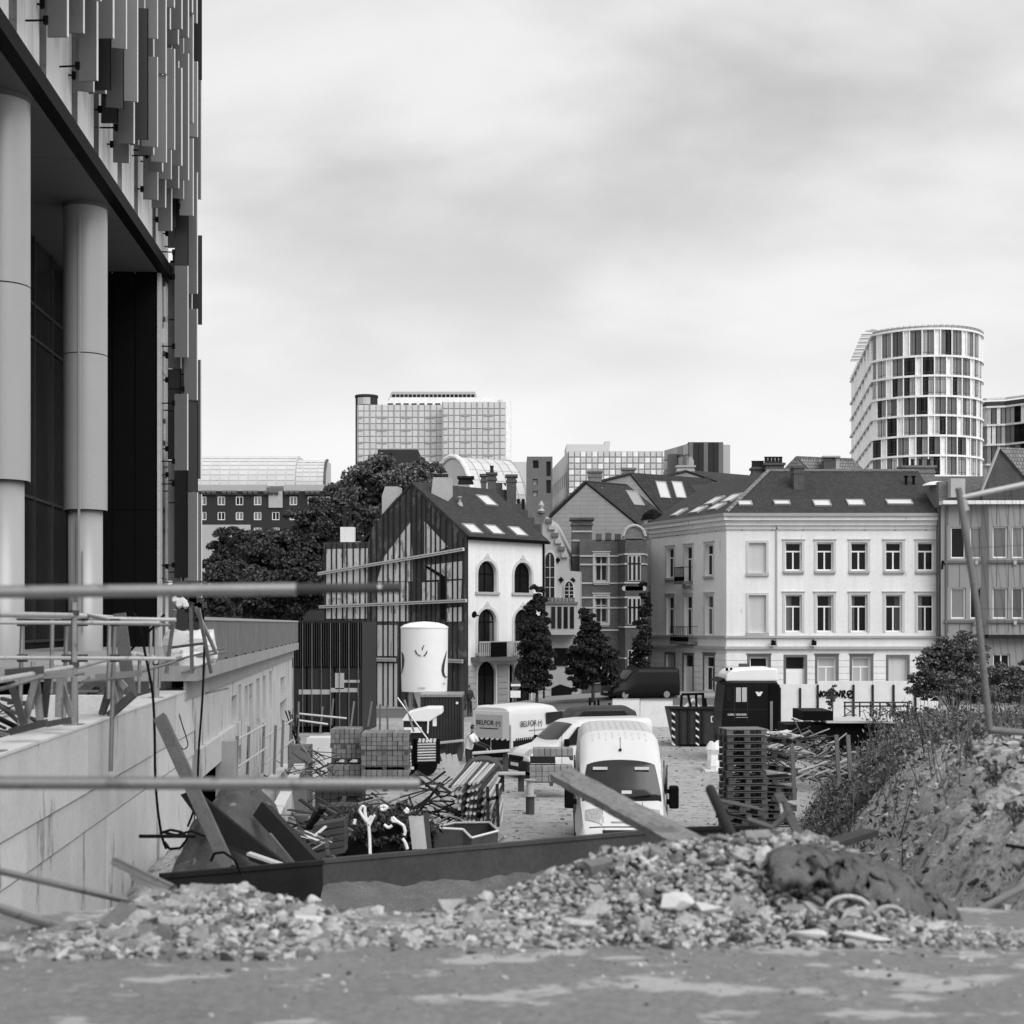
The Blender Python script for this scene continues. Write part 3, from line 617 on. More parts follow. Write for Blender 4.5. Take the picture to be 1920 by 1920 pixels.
    for j in range(6):
        for i in range(n):
            a = 2*math.pi*i/n; r = .46*(1+.08*math.sin(3*a+j)+.04*random.random())*(1 if 0 < j < 5 else .9); v.append(((x0+x1)/2+r*math.cos(a), Y+.5+r*math.sin(a), 4.46+j*.12+(.06*math.sin(5*a) if j == 5 else 0)))
    q.add(v, [(j*n+i, j*n+(i+1) % n, (j+1)*n+(i+1) % n, (j+1)*n+i) for j in range(5) for i in range(n)]+[tuple(range(5*n, 6*n))]); q = q.build('bulk_bag', G('white_dirty')); tag(q, 'squat pale bulk bag standing on the terrace behind the tripod', 'bag')
    # lower scaffold by the ramp
    t = thing('ramp_scaffold', 'light tube scaffold guard rails beside the ramp under the terrace', 'scaffold', P(500, 1450, 38))
    for i, (px, a, b, Y) in enumerate(((467, 1362, 1452, 34), (495, 1356, 1450, 36), (517, 1360, 1452, 36.5), (531, 1350, 1438, 38), (546, 1350, 1420, 40), (445, 1380, 1455, 32))): MB().tube(P(px, a, Y), P(px-3, b, Y), .035, 8).build('post', G('steel'), t)
    for (a, b, c, d, Y0, Y1) in ((443, 1388, 498, 1358, 32, 36), (443, 1440, 500, 1402, 32, 36), (493, 1385, 548, 1350, 36, 40), (497, 1432, 548, 1388, 36, 40)): MB().tube(P(a, b, Y0), P(c, d, Y1), .028, 8).build('tube', G('steel_pale'), t)
    t = thing('pole_bundle', 'leaning bundle of thin poles tied at the terrace corner', 'poles', P(555, 1420, 41))
    for i in range(9): a = P(535+i*3, 1340+random.uniform(-10, 25), 41); b = P(556+random.uniform(-8, 12), 1400+random.uniform(-15, 15), 41.5); MB().tube(a, b, .02, 6).build('pole', G('steel' if i % 2 else 'dark'), t)
scaffold()
# ================================================================ HOUSES
def zs(py, Y): return Z(py, Y)
def base_box(parent, poly, z0, z1, m, name='body'):
    MB().prism([(x, y, z0) for x, y in poly], (0, 0, z1-z0)).build(name, m, parent)
def corner_house():
    B = Vector((X(1362, 92), 92)); C = Vector((X(1765, 92), 92)); A = Vector((X(1221, 101), 101))
    t = thing('corner_house', 'three storey white rendered corner house with dark tiled hipped roof', 'house', (B.x+6, 97, 0))
    zc = zs(985, 92)   # wall top below cornice
    cr = Vector((B.x+5.6, 100.5)); 
    # two street faces
    for (p0, p1, front) in ((B, C, True), (A, B, False)):
        M, L = frame(p0, p1); k = L/(403 if front else 141)
        ops = []; wins = []
        if front:
            def s(px): return X(px, 92)-B.x
            for px in (1488, 1547, 1611, 1676, 1736):
                for a, b, hh in ((1017, 1070, 0), (1115, 1185, 0)): ops.append((s(px)-.52, s(px)+.52, zs(b, 92), zs(a, 92))); wins.append((ops[-1], 'cross'))
            for px in (1420,):
                for a, b in ((1018, 1074), (1116, 1186)): ops.append((s(px)-.55, s(px)+.55, zs(b, 92), zs(a, 92))); wins.append((ops[-1], 'blind'))
            for px, kd in ((1423, 'cross'), (1491, 'door'), (1550, 'cross'), (1615, 'cross'), (1683, 'blind')): ops.append((s(px)-.58, s(px)+.58, zs(1290, 92) if kd != 'door' else .1, zs(1232, 92))); wins.append((ops[-1], kd+'0'))
        else:
            Yr = lambda px: 101-9*(px-1221)/141*.95
            def s(px):
                h = hit(px, 1100, Vector((A.x, A.y, 0)), Vector(((B-A).y, -(B-A).x, 0))); return (h.xy-A).length
            for px in (1257, 1291, 1330):
                Yw = 98.7 if px == 1257 else (96.5 if px == 1291 else 94)
                w = .5
                for fl, (a, b) in enumerate(((1025, 1080), (1118, 1186))):
                    top = (7.55+2.75, 4.2+2.85)[fl]; bot = (7.55+.75, 4.2+.28)[fl]
                    if px == 1291: bot -= .55 if fl == 0 else 0.05
                    ops.append((s(px)-w, s(px)+w, bot, top)); wins.append((ops[-1], 'cross'))
                ops.append((s(px)-.6, s(px)+.6, .9 if px != 1291 else .1, 3.15)); wins.append((ops[-1], 'cross0' if px == 1330 else ('door0' if px == 1291 else 'shut0')))
        facade(t, M, L, 0, zc, ops, G('plaster'), depth=.32)
        for i, (o, kd) in enumerate(wins):
            u0, u1, a, b = o
            g = kd.endswith('0'); kd = kd.rstrip('0')
            if kd == 'cross': window(t, M, u0, u1, max(a, .1), b, 'cross', depth=.28, sill=None if g or (a < 5.2) else 'stone_trim', surround='stone_dark' if g else 'plaster_dim', curtain=(i % 2 == 1), pm='pane_light' if (g and i > 12) else 'pane')
            elif kd in ('blind', 'shut'):
                q = MB().box(u0, u1, .16, .2, a, b, M=M).build('blind_panel', G('plaster_dim' if kd == 'blind' else 'steel_pale'), t)
                if a > 1.3: MB().box(u0-.16, u1+.16, -.14, .12, a-.2, a-.02, M=M).build('sill', G('stone_trim'), t)
                mb = MB(); e = .15; c_ = 'stone_dark' if g else 'plaster_dim'
                mb.box(u0-e, u0-.002, -.045, -.001, a, b+e, M=M).box(u1+.002, u1+e, -.045, -.001, a, b+e, M=M).box(u0-.002, u1+.002, -.045, -.001, b+.002, b+e, M=M); mb.build('surround', G(c_), t)
            elif kd == 'door':
                d = MB().box(u0, u1, .2, .26, a, b-.75, M=M).box(u0+.12, u1-.12, .17, .199, a+.3, a+1.0, M=M).box(u0+.12, u1-.12, .17, .199, a+1.15, b-.9, M=M).build('door', G('white'), t); MB().box(u0+.05, u1-.05, .22, .25, b-.7, b-.04, M=M).build('fanlight', G('pane'), d)
                mb = MB(); e = .15; mb.box(u0-e, u0-.002, -.045, -.001, a, b+e, M=M).box(u1+.002, u1+e, -.045, -.001, a, b+e, M=M).box(u0-.002, u1+.002, -.045, -.001, b+.002, b+e, M=M); mb.build('surround', G('stone_dark'), t)
        # rusticated courses of the ground floor
        z = .12; j = 0
        while z < 3.3:
            z1 = z+.40
            gops = [(o[0]-.17, o[1]+.17, z-.1, z1+.1) for o in ops if o[3] < 3.6 and o[2] < z1-.05 and o[3]+.17 > z+.05]
            u = 0; mb = MB()
            for o in sorted(gops)+[(L, L, 0, 0)]:
                if o[0]-u > .05: mb.box(u, o[0]-.003, -.05, .0, z, z1-.035, M=M)
                u = o[1]+.003
            if mb.v: mb.build('stone_course', G('plaster'), t)['kind'] = 'stuff'
            z = z1; j += 1
        for za, zb, out, m_ in ((zs(1196, 92), zs(1192, 92), .16, 'stone_trim'), (zs(1217, 92), zs(1212, 92), .2, 'stone_trim'), (zs(993, 92), zs(989, 92), .10, 'plaster_dim'), (zs(985, 92), zs(976, 92), .16, 'plaster'), (zs(976, 92)+.002, zs(969, 92), .42, 'plaster'), (zs(969, 92)+.002, zs(963, 92), .56, 'zinc')):
            MB().box(-.02 if front else -.3, L+(.1 if front else out*1.0), -out, .02, za, zb, M=M).build('cornice' if za > 9 else 'string_course', G(m_), t)
        for i in range(7 if front else 4):
            u = L*(i+.5)/(7 if front else 4); q = MB().tube((0, -.02, 0), (0, .05, 0), .11, 8); q.build('vent_rosette', G('stone_dark'), t, M=M @ Matrix.Translation((u, -.01, zs(985, 92)-.22)))
        if front:
            mb = MB(); u = X(1456, 92)-B.x; mb.box(u-.04, u+.04, -.1, -.02, 3.7, zc, M=M); mb.build('downpipe', G('stone_trim'), t)
            for px, nm in ((1448, 'wall_lamp'), (1524, 'wall_lamp')):
                u = X(px, 92)-B.x; MB().box(u-.12, u+.12, -.55, -.2, zs(1210, 92), zs(1201, 92), M=M).box(u-.02, u+.02, -.4, 0, zs(1201, 92), zs(1199, 92), M=M).build(nm, G('black'), t)
            u = X(1395, 92)-B.x; sg = MB().box(u-.33, u+.33, -.1, -.055, zs(1256, 92), zs(1244, 92), M=M).build('street_nameplate', G('far_dark'), t)
        else:
            for zb, zt, w in ((8.0, 8.9, .62), (4.05, 5.0, 1.15)):
                u = s(1291); b = MB().box(u-w, u+w, -.75, 0, zb-.18, zb, M=M).build('balcony', G('stone_dark'), t); mb = MB()
                for i in range(11):
                    uu = u-w+2*w*i/10; mb.box(uu-.012, uu+.012, -.74, -.715, zb, zt, M=M)
                mb.box(u-w, u+w, -.75, -.71, zt, zt+.04, M=M).box(u-w, u-w+.03, -.7, 0, zt, zt+.04, M=M).box(u+w-.03, u+w, -.7, 0, zt, zt+.04, M=M).box(u-w, u+w, -.70, -.68, zb+.02, zb+.3, M=M); mb.build('railing', G('black'), b)
    base_box(t, [tuple(C), (C.x, 103), (A.x+4.5, 108), tuple(A), (A.x+.4, 101.1), (B.x+.45, 92.35), (C.x, 92.35)], 0, zc-.05, G('plaster_dim'))
    # roof
    e = .55; zr = zs(964, 92)+.05; zt = Z(884, 97.3)
    E1 = Vector((B.x-.15, 92-e, zr)); E2 = Vector((C.x+.1, 92-e, zr)); E0 = Vector((A.x-.3, A.y-.2, zr))
    R1 = Vector((X(1441, 97.3), 97.3, zt)); R2 = Vector((X(1722, 97.3), 97.3, zt)); R0 = Vector((A.x+4.4, 104.5, zt-.1))
    nf = slab_roof(t, [E1, E2, R2, R1], G('tile')); nl = slab_roof(t, [E0, E1, R1, R0], G('tile')); slab_roof(t, [E2, Vector((C.x+.1, 103, zr)), R2], G('tile')); slab_roof(t, [R1, R2, Vector((C.x, 104, zr)), Vector((A.x+8, 110, zr))], G('tile')); slab_roof(t, [E0, R0, Vector((A.x+3, 109, zr))], G('tile'))
    MB().path([E1+Vector((.1, 0, .05)), R1+Vector((0, 0, .05)), R2+Vector((0, 0, .05))], .13, 6).build('ridge_tiles', G('tile_light'), t)
    for px, py, w, h in ((1397, 945, .75, .55), (1466, 944, .9, .5), (1541, 945, .95, .75), (1604, 944, .95, .75), (1686, 943, 1.5, .6)): skylight(t, px, py, w, h, E1, nf)
    for px, py, w, h in ((1340, 940, 1.0, 1.0), (1373, 935, 1.1, 1.0), (1274, 962, .7, .9), (1310, 957, 1.0, .8), (1345, 951, 1.0, .8)): skylight(t, px, py, w, h, E1, nl)
    chimney(t, 1489, 1508, 878, 931, 94.6, 1.2, top=.06); chimney(t, 1412, 1434, 880, 905, 101, 1., pots=4, m='brick_dark'); chimney(t, 1436, 1470, 872, 905, 100.5, 1.2, pots=5); chimney(t, 1692, 1753, 877, 905, 99.5, 1.0, pots=4, m='brick_mid')
    for px in (1699, 1713): c = hit(px, 908, E1, nf); MB().tube(c-Vector((0, 0, .2)), c+Vector((0, 0, .45)), .09, 8).tube(c+Vector((0, 0, .45)), c+Vector((0, 0, .55)), .15, 8).build('vent_pipe', G('black'), t)
    MB().box(C.x-.12, C.x+.35, 91.7, 103, zr-.7, zr+.6).build('party_parapet', G('brick_mid'), t)
corner_house()
def gabled_house():
    C = Vector((X(878, 88), 88)); u = Vector((.72, -.69)).normalized(); A = C-u*13.9; e2 = Vector((.69, .72)).normalized()
    t = thing('gabled_house', 'white fronted house with scarred gable wall of bare battens and a dark tiled roof', 'house', (C.x-3, 94, 0))
    M, L = frame(A, C); n = Vector((u.y, -u.x, 0)); p = Vector((C.x, C.y, 0))
    def uv(px, py): h = M.inverted() @ hit(px, py, p, n); return h.x, h.z
    # gable outline
    out = [uv(607, 1400), uv(607, 1017), uv(690, 1016), uv(700, 985), uv(773, 903), uv(822, 955), uv(876, 1008)]
    out[0] = (out[0][0], 0); out = out+[(L, 0)]
    MB().prism([(a, 0, b) for a, b in out], (0, .4, 0)).build('gable_wall', G('scar_wall'), t, M=M)
    def patch(pts, m='scar_plaster', d=.05): q = [uv(*a) for a in pts]; MB().prism([(a, -d, b) for a, b in q], (0, d-.002, 0)).build('plaster_patch', G(m), t, M=M)
    patch([(613, 1030), (690, 1028), (688, 1160), (612, 1160)]); patch([(722, 1043), (770, 980), (773, 1035), (773, 1090), (708, 1090)]); patch([(708, 1092), (766, 1091), (766, 1165), (708, 1165)])
    patch([(797, 978), (840, 1025), (800, 1045), (797, 1040)]); patch([(800, 1060), (868, 1052), (868, 1085), (800, 1088)]); patch([(790, 1092), (820, 1091), (820, 1125), (790, 1127)]); patch([(832, 1090), (866, 1088), (864, 1125), (832, 1126)])
    patch([(708, 1172), (745, 1172), (745, 1230), (708, 1230)], 'concrete'); patch([(708, 1244), (745, 1244), (745, 1330), (708, 1330)], 'concrete'); patch([(836, 1140), (866, 1138), (866, 1165), (836, 1166)])
    MB().prism([(a, -.1, b) for a, b in (uv(829, 1080), uv(836, 1080), uv(836, 1160), uv(829, 1160))], (0, .05, 0)).build('flue_mark', G('black'), t, M=M)
    MB().prism([(a, -.1, b) for a, b in (uv(797, 1062), uv(801, 1060), uv(832, 1078), uv(830, 1084))], (0, .05, 0)).build('flue_mark', G('black'), t, M=M)
    # vertical battens
    px = 612
    while px < 874:
        ytop = 1018 if px < 690 else (903+abs(px-773)*1.02+6 if px < 773 else 903+(px-773)*1.02+6)
        (a, b), (c, d) = uv(px, ytop), uv(px, 1330 if 705 < px < 860 else 1165)
        MB().box(a-.03, a+.03, -.13, -.052, d, b).build('batten', G('dark'), t, M=M); px += random.uniform(8, 12.5)
    for (a, b, w) in (((602, 1076), (874, 1030), .2), ((604, 1138), (879, 1126), .2), ((700, 1236), (746, 1237), .22), ((838, 1238), (872, 1240), .22)):
        q = uv(*a); r = uv(*b); MB().bar((q[0], -.22, q[1]), (r[0], -.22, r[1]), .16, w).build('waling_board', G('wood_pale'), t, M=M)
        MB().bar((q[0], -.215, q[1]-.01), (r[0], -.215, r[1]-.01), .19, .03).build('waling_groove', G('wood_dark'), t, M=M)
    # street front
    M2, L2 = frame(C, C+e2*6.7); p2 = p; n2 = Vector((e2.y, -e2.x, 0))
    def fv(px, py): h = M2.inverted() @ hit(px, py, p2, n2); return h.x, h.z
    ops = []; k = []
    zt = fv(880, 1012)[1]
    for px, hw in ((913, 17), (980, 16)):
        a = fv(px-hw, 1100)[0]; b = fv(px+hw, 1100)[0]
        for (y0, y1) in ((1052, 1110), (1142, 1224), (1240, 1322)):
            z1 = fv(913, y0)[1]; z0 = fv(913, y1)[1]
            if px == 980 and y0 == 1240: z0 = .1
            ops.append((a, b, z0, z1, 1.0)); k.append((px, y0))
    ops.append((fv(955, 1200)[0], fv(964, 1200)[0], .1, fv(913, 1246)[1], 1.0)); k.append((960, 1240))
    facade(t, M2, L2, 0, zt, ops, G('plaster'), depth=.25)
    for i, o in enumerate(ops):
        f = window(t, M2, o[0], o[1], o[2], o[3], 'arch', depth=.25, fm='black', pm='pane', curtain=i in (1, 4))
        if k[i][1] != 1240:
            r = (o[1]-o[0])/2; c = (o[0]+o[1])/2; hh = o[3]-r; mb = MB(); r1 = r+.02; r2 = r+.2
            for j in range(10):
                a0, a1 = math.pi*j/10, math.pi*(j+1)/10
                mb.prism([(c+r1*math.cos(a0), -.05, hh+r1*math.sin(a0)), (c+r2*math.cos(a0), -.05, hh+r2*math.sin(a0)), (c+r2*math.cos(a1), -.05, hh+r2*math.sin(a1)), (c+r1*math.cos(a1), -.05, hh+r1*math.sin(a1))], (0, .049, 0))
            mb.prism([(c-.25, -.07, o[3]+.19), (c+.25, -.07, o[3]+.19), (c, -.07, o[3]+.5)], (0, .06, 0)); mb.box(c-r2, c-r1, -.05, -.001, o[2], hh); mb.box(c+r1, c+r2, -.05, -.001, o[2], hh)
            mb.build('arch_surround', G('plaster_dim'), t, M=M2)
            MB().box(c-r2-.05, c+r2+.05, -.12, -.001, o[2]-.16, o[2]-.01).build('sill', G('stone_trim'), t, M=M2)
    z0 = fv(890, 1232)[1]
    b = MB().box(.2, 4.3, -.8, 0, z0-.25, z0).build('balcony', G('stone_dark'), t, M=M2)
    mb = MB(); mb.box(.2, 4.3, -.8, -.7, z0+.85, z0+.95)
    for i in range(24): a = .25+4*i/23; mb.box(a-.03, a+.03, -.78, -.72, z0+.05, z0+.85)
    mb.build('railing', G('stone_trim'), b, M=M2); MB().box(1.1, 2.5, -.83, -.81, z0+.02, z0+.9).build('railing_cloth', G('black'), b, M=M2)
    z = .1
    while z < z0-.6:
        mb = MB(); u_ = 0
        for o in sorted([(q[0]-.12, q[1]+.12) for q in ops if q[3] < z0+.1])+[(L2, L2)]:
            if o[0]-u_ > .05: mb.box(u_, o[0], -.06, -.001, z, z+.34)
            u_ = o[1]
        mb.build('stone_course', G('stone_trim'), t, M=M2)['kind'] = 'stuff'; z += .38
    MB().box(-.1, L2+.1, -.35, 0, zt+.001, zt+.18).build('gutter', G('black'), t, M=M2); MB().box(L2-.12, L2-.02, -.12, -.02, 0, zt).build('downpipe', G('black'), t, M=M2)
    hb = MB().lathe([(.03, 0), (.05, .25), (.22, .45)], (0, 0, 0), 10).build('horn_sign', G('black'), t, M=M2 @ Matrix.Translation((.35, -.6, fv(890, 1155)[1])) @ Matrix.Rotation(R(-80), 4, 'Y'))
    # roof: ridge along the street front
    ap = Vector(M @ Vector((uv(773, 903)[0], .0, uv(773, 903)[1]))); d3 = Vector((e2.x, e2.y, 0)); R1 = ap-d3*.1; R2 = ap+d3*7.2
    Ea = Vector((C.x, C.y, zt+.1))+Vector((u.x, u.y, 0))*.35-d3*.1; Eb = Ea+d3*7.1
    nf = slab_roof(t, [Ea, Eb, R2, R1], G('tile')); bl = 2*ap-Ea; bl = Vector((bl.x, bl.y, Ea.z)); slab_roof(t, [R1, R2, bl+d3*7.2, bl], G('tile'))
    base_box(t, [tuple(C.xy+e2*.3-u*.3), tuple((C+e2*6.9-u*.3)), tuple(C+e2*6.9-u*9.5), tuple(C+e2*.3-u*9.5)], 0, zt-.1, G('plaster_dim'))
    base_box(t, [tuple(A+e2*.3), tuple(A+u*4+e2*.3), tuple(A+u*4+e2*6), tuple(A+e2*6)], 0, uv(607, 1017)[1]-.05, G('plaster_dim'))
    for px, py, w, h in ((912, 940, .95, 1.1), (885, 993, .9, .9), (926, 995, .9, .9), (970, 998, .9, .9)): skylight(t, px, py, w, h, Ea, nf)
    c = hit(862, 945, Ea, nf); MB().lathe([(.25, -.2), (.15, .1), (.08, .15), (.08, .35), (.2, .4), (.02, .5)], c, 10).build('roof_vent', G('zinc'), t)
    # chimneys with wide shoulders
    for pts, Y in (([(812, 895), (840, 895), (840, 962), (824, 962), (808, 930)], 91.2), ([(722, 912), (744, 912), (744, 932), (716, 965), (716, 930)], 94.2)): MB().prism([P(a, b, Y) for a, b in pts], (.25, 1.1, 0)).build('chimney', G('stone_trim'), t); 
    for a, b, Y in ((812, 840, 91.2), (722, 744, 94.2)):
        for i in range(5): x = X(a+3+(b-a-4)*i/4.3, Y); MB().tube((x, Y+.4, Z(895 if a > 800 else 911, Y)), (x, Y+.4, Z(895 if a > 800 else 911, Y)+.25), .09, 6).build('chimney_pot', G('dark'), t)
    chimney(t, 638, 664, 988, 1016, 97, .8, m='plaster', cap=False); MB().tube(P(646, 985, 97.5), P(646, 950, 97.5), .12, 8).tube(P(656, 985, 97.5), P(656, 952, 97.5), .1, 8).build('flue_pipe', G('dark'), t)
    # stepped parapet and tall stacks on the right edge
    for i in range(7): a = 930+i*12; MB().box(X(a, 99), X(a+12, 99), 99, 99.5, 4, Z(905+i*13, 99)).build('parapet_step', G('brick_dark'), t)
    chimney(t, 950, 968, 894, 960, 98.5, .9); chimney(t, 914, 930, 890, 930, 98, .8, pots=1); chimney(t, 902, 912, 893, 925, 98, .8); chimney(t, 860, 886, 897, 906, 100, .8, m='dark')
gabled_house()
def extrude_gable(t, pts, Y, vec, wall, roof, roofpts=(1, 2, 3), over=.2, name='gable_wall', sides=True):
    """pts: screen outline of the gable wall: left base, left eave, apex, right eave, right base"""
    q = [P(a, b, Y) for a, b in pts]; q[0].z = 0; q[-1].z = 0; v = Vector((vec[0], vec[1], 0))
    MB().prism(q, v).build(name, G(wall), t); l, a, r = (q[i] for i in roofpts); up = Vector((0, 0, .12)); f = -v.normalized()*over
    ns = []
    for e in (l, r):
        ee = e+(e-a).normalized()*.3; ns.append(slab_roof(t, [ee+f+up, ee+v+up, a+v+up, a+f+up], G(roof)))
    return q, ns
def neo_gothic():
    t = thing('gothic_gable_house', 'pale stone gothic gabled house with tall pointed arch window and oriel', 'house', (X(1050, 95), 96, 0))
    Y = 95; q = [(1017, 1330), (1017, 985), (1024, 968), (1034, 985), (1062, 1045), (1064, 1070), (1088, 1072), (1088, 1330)]
    w = [P(a, b, Y) for a, b in q]; w[0].z = w[-1].z = 0; MB().prism(w, (1.0, 7, 0)).build('gable_wall', G('stone_trim'), t)
    M = Matrix.Translation((0, Y, 0))
    def arch(px, hw, y0, y1, name='arch_window', m='pane', rim='plaster_dim', pointed=1.35):
        x, r = X(px, Y), hw*Y/F; z0, z1 = Z(y1, Y), Z(y0, Y); K = 6; h = min(r*pointed*1.3, z1-z0)
        L_ = [(-r+r*(1-math.cos(math.pi/2*i/K))*1.0, z1-h+h*math.sin(math.pi/2*i/K)) for i in range(K+1)]
        pts = [(x-r, z0)]+[(x+a, b) for a, b in L_]+[(x-a, b) for a, b in reversed(L_[:-1])]+[(x+r, z0)]
        big = [(x+(a-x)*1.28, z0+(b-z0)*1.06) for a, b in pts]
        f = MB().xz(big, -.10, -.002).build(name, G(rim), t, M=M); MB().xz(pts, -.13, -.101).build('pane', G(m), f, M=M); mb = MB(); mb.box(x-.03, x+.03, -.17, -.131, z0, z1-.1)
        for i in range(1, 4): mb.box(x-r*.95, x+r*.95, -.165, -.131, z0+(z1-z0)*i/4.5-.02, z0+(z1-z0)*i/4.5+.02)
        mb.build('tracery', G('stone_trim'), f, M=M)
    arch(1031, 8.5, 1036, 1120); arch(1067, 8, 1090, 1122)
    mb = MB().lathe([(.34, -.1), (.46, -.1), (.46, .0), (.34, 0)], (0, 0, 0), 20, caps=False); mb.build('rose_tracery', G('plaster_dim'), t, M=Matrix.Translation((X(1027, Y), Y-.12, Z(1052, Y))) @ Matrix.Rotation(R(90), 4, 'X'), smooth=False)
    for i in range(6): a = 1028+i*6; MB().box(X(a, Y)-.18, X(a, Y)+.25, Y-.2, Y+.6, Z(973+i*13, Y)-.25, Z(973+i*13, Y)).build('crow_step', G('stone_trim' if i % 2 else 'stone_dark'), t)
    for a, b in ((1046, 1048), (1052, 1085), (1074, 1086)): MB().box(X(a, Y)-.06, X(a, Y)+.06, Y-.08, Y-.01, Z(b, Y)-.25, Z(b, Y)+.1).box(X(a, Y)-.16, X(a, Y)+.16, Y-.07, Y-.011, Z(b, Y)-.13, Z(b, Y)).build('cross_anchor', G('black'), t)
    x0, x1 = X(1022, Y), X(1079, Y); o = MB().box(x0, x1, Y-1.0, Y-.003, Z(1190, Y), Z(1122, Y)).build('oriel', G('stone_trim'), t)
    MB().box(x0-.12, x1+.12, Y-1.12, Y, Z(1133, Y), Z(1129, Y)).build('oriel_cornice', G('stone_dark'), t)
    for i in range(4): a = 1033+i*11.5; MB().box(X(a, Y), X(a+7.5, Y), Y-1.05, Y-1.002, Z(1178, Y), Z(1138, Y)).build('oriel_pane', G('pane'), o)
    for px in range(1025, 1078, 7): MB().box(X(px, Y)-.07, X(px, Y)+.07, Y-1.1, Y-1.0, Z(1128.6, Y), Z(1121, Y)).build('baluster', G('stone_dark'), t)
    for px, w_ in ((1052, 26),): MB().box(X(px-w_/2, Y), X(px+w_/2, Y), Y-.08, Y-.01, Z(1248, Y), Z(1215, Y)).build('ground_window', G('pane'), t)
    MB().prism([P(1034, 1330, Y), P(1034, 1290, Y), P(1050, 1283, Y), P(1072, 1290, Y), P(1072, 1330, Y)], (0, -.05, 0)).build('dark_porch', G('pane'), t)
    for i, z in enumerate(np.arange(.1, 3.0, .42)): MB().box(X(1017, Y), X(1033, Y), Y-.06, Y-.003, z, z+.38).build('stone_course', G('stone_trim'), t)
    # dark brick step gable beyond
    t = thing('brick_step_gable', 'narrow dark brick stepped gable top behind the gothic house', 'house', (X(1020, 101), 101, 0))
    for i, (a, b, c) in enumerate(((998, 1012, 960), (1012, 1030, 940), (1000, 1036, 985))): MB().box(X(a, 101), X(b, 101), 101+i*.02, 104, 0, Z(c, 101)).build('wall', G('brick_mid'), t)
    MB().lathe([(.18, 0), (.28, .15), (.12, .3), (.2, .55), (.0, .9)], P(1015, 962, 101), 8).build('finial', G('stone_trim'), t)
    # brick mansion with stone bands
    t = thing('banded_brick_house', 'dark brick house banded with pale stone and with a corner bay', 'house', (X(1140, 96), 97, 0))
    Y = 96; x0, x1 = X(1087, Y), X(1213, Y); M = Matrix.Translation((x0, Y, 0)); L = x1-x0
    def s(px): return X(px, Y)-x0
    ops = []
    for a, b in ((1116, 1139),):
        for y0, y1 in ((1040, 1090), (1118, 1168), (1215, 1275)): ops.append((s(a), s(b), Z(y1, Y), Z(y0, Y)))
    facade(t, M, L, 0, Z(1012, Y), ops, G('brick_dark'), depth=.25)
    for o in ops: window(t, M, *o, 'grid2', depth=.22, fm='stone_trim', surround='stone_trim', sill='stone_trim')
    MB().box(0, L, .3, 8, 0, Z(1014, Y), M=M).build('body', G('brick_dark'), t)
    for py in (1041, 1057, 1092, 1119, 1138, 1180): MB().box(0, s(1164), -.07, -.001, Z(py+3, Y), Z(py, Y), M=M).build('stone_band', G('stone_trim'), t)
    # bay: half octagon
    bx0, bx1 = s(1160), s(1213); bb = [(bx0, 0), (bx0+.35, -1.1), (bx1-.35, -1.1), (bx1, 0)]
    def pr(pts, z0, z1, nm, m, par=t): return MB().prism([(a, b, z0) for a, b in pts], (0, 0, z1-z0)).build(nm, G(m), par, M=M)
    bay = pr(bb, 0, Z(1012, Y), 'bay', 'brick_dark'); sc = lambda k: [(bx0+(a-bx0)+(-k if a < (bx0+bx1)/2 else k), b-k if b < 0 else b) for a, b in bb]
    for py in (1039, 1057, 1092, 1119, 1138, 1174, 1232): pr(sc(.06), Z(py+3, Y), Z(py, Y), 'stone_band', 'stone_trim')
    for y0, y1 in ((1043, 1090), (1122, 1171), (1218, 1268)):
        o = MB().box(bx0+.5, bx1-.5, -1.16, -1.1, Z(y1, Y), Z(y0, Y), M=M).build('bay_window', G('stone_trim'), bay)
        w = (bx1-bx0-1.0)/3
        for i in range(3): MB().box(bx0+.5+i*w+.08, bx0+.5+(i+1)*w-.06, -1.18, -1.161, Z(y1, Y)+.05, Z(y0, Y)-.05, M=M).build('pane', G('pane'), o)
    for i in range(6): a = bx0+.3+i*(bx1-bx0-.6)/5; MB().tube((a, -1.2, Z(1108, Y)), (a, -1.0, Z(1108, Y)), .17, 8).build('corbel_arch', G('stone_trim'), bay, M=M) if False else MB().lathe([(.17, -.12), (.17, 0)], (0, 0, 0), 8).build('corbel_arch', G('stone_trim'), bay, M=M @ Matrix.Translation((a, -1.1, Z(1104, Y))) @ Matrix.Rotation(R(90), 4, 'X'))
    # bow pediment
    K = 10; arcp = [(bx0+.2+(bx1-bx0-.4)*i/K, -1.1, Z(1013, Y)+(Z(993, Y)-Z(1013, Y))*math.sin(math.pi*i/K)**.5+.2) for i in range(K+1)]
    MB().prism([(bx0+.2, -1.1, Z(1014, Y))]+arcp+[(bx1-.2, -1.1, Z(1014, Y))], (0, .5, 0)).build('bow_pediment', G('brick_mid'), t, M=M)
    for p_, q_ in zip(arcp, arcp[1:]): pass
    MB().path([Vector((a, -1.15, c)) for a, b, c in arcp], .1, 5).build('pediment_moulding', G('stone_trim'), t, M=M)
    for i in range(6): a = s(1118)+i*.62; MB().box(a, a+.36, -.1, .4, Z(1012, Y), Z(1001-2*(i % 2), Y), M=M).build('merlon', G('brick_dark'), t)
    chimney(t, 1073, 1110, 975, 1330, 97.5, 1.4, m='brick_dark', top=.15); 
    for py in (995, 1012, 1040): MB().box(X(1073, 97.5)-.03, X(1110, 97.5)+.03, 97.44, 97.499, Z(py+3, 97.5), Z(py, 97.5)).build('stone_band', G('stone_trim'), t)
    MB().lathe([(.7, 0), (.75, 2.1)], (X(1195, Y), Y-.6, 0), 4) if False else None
neo_gothic()
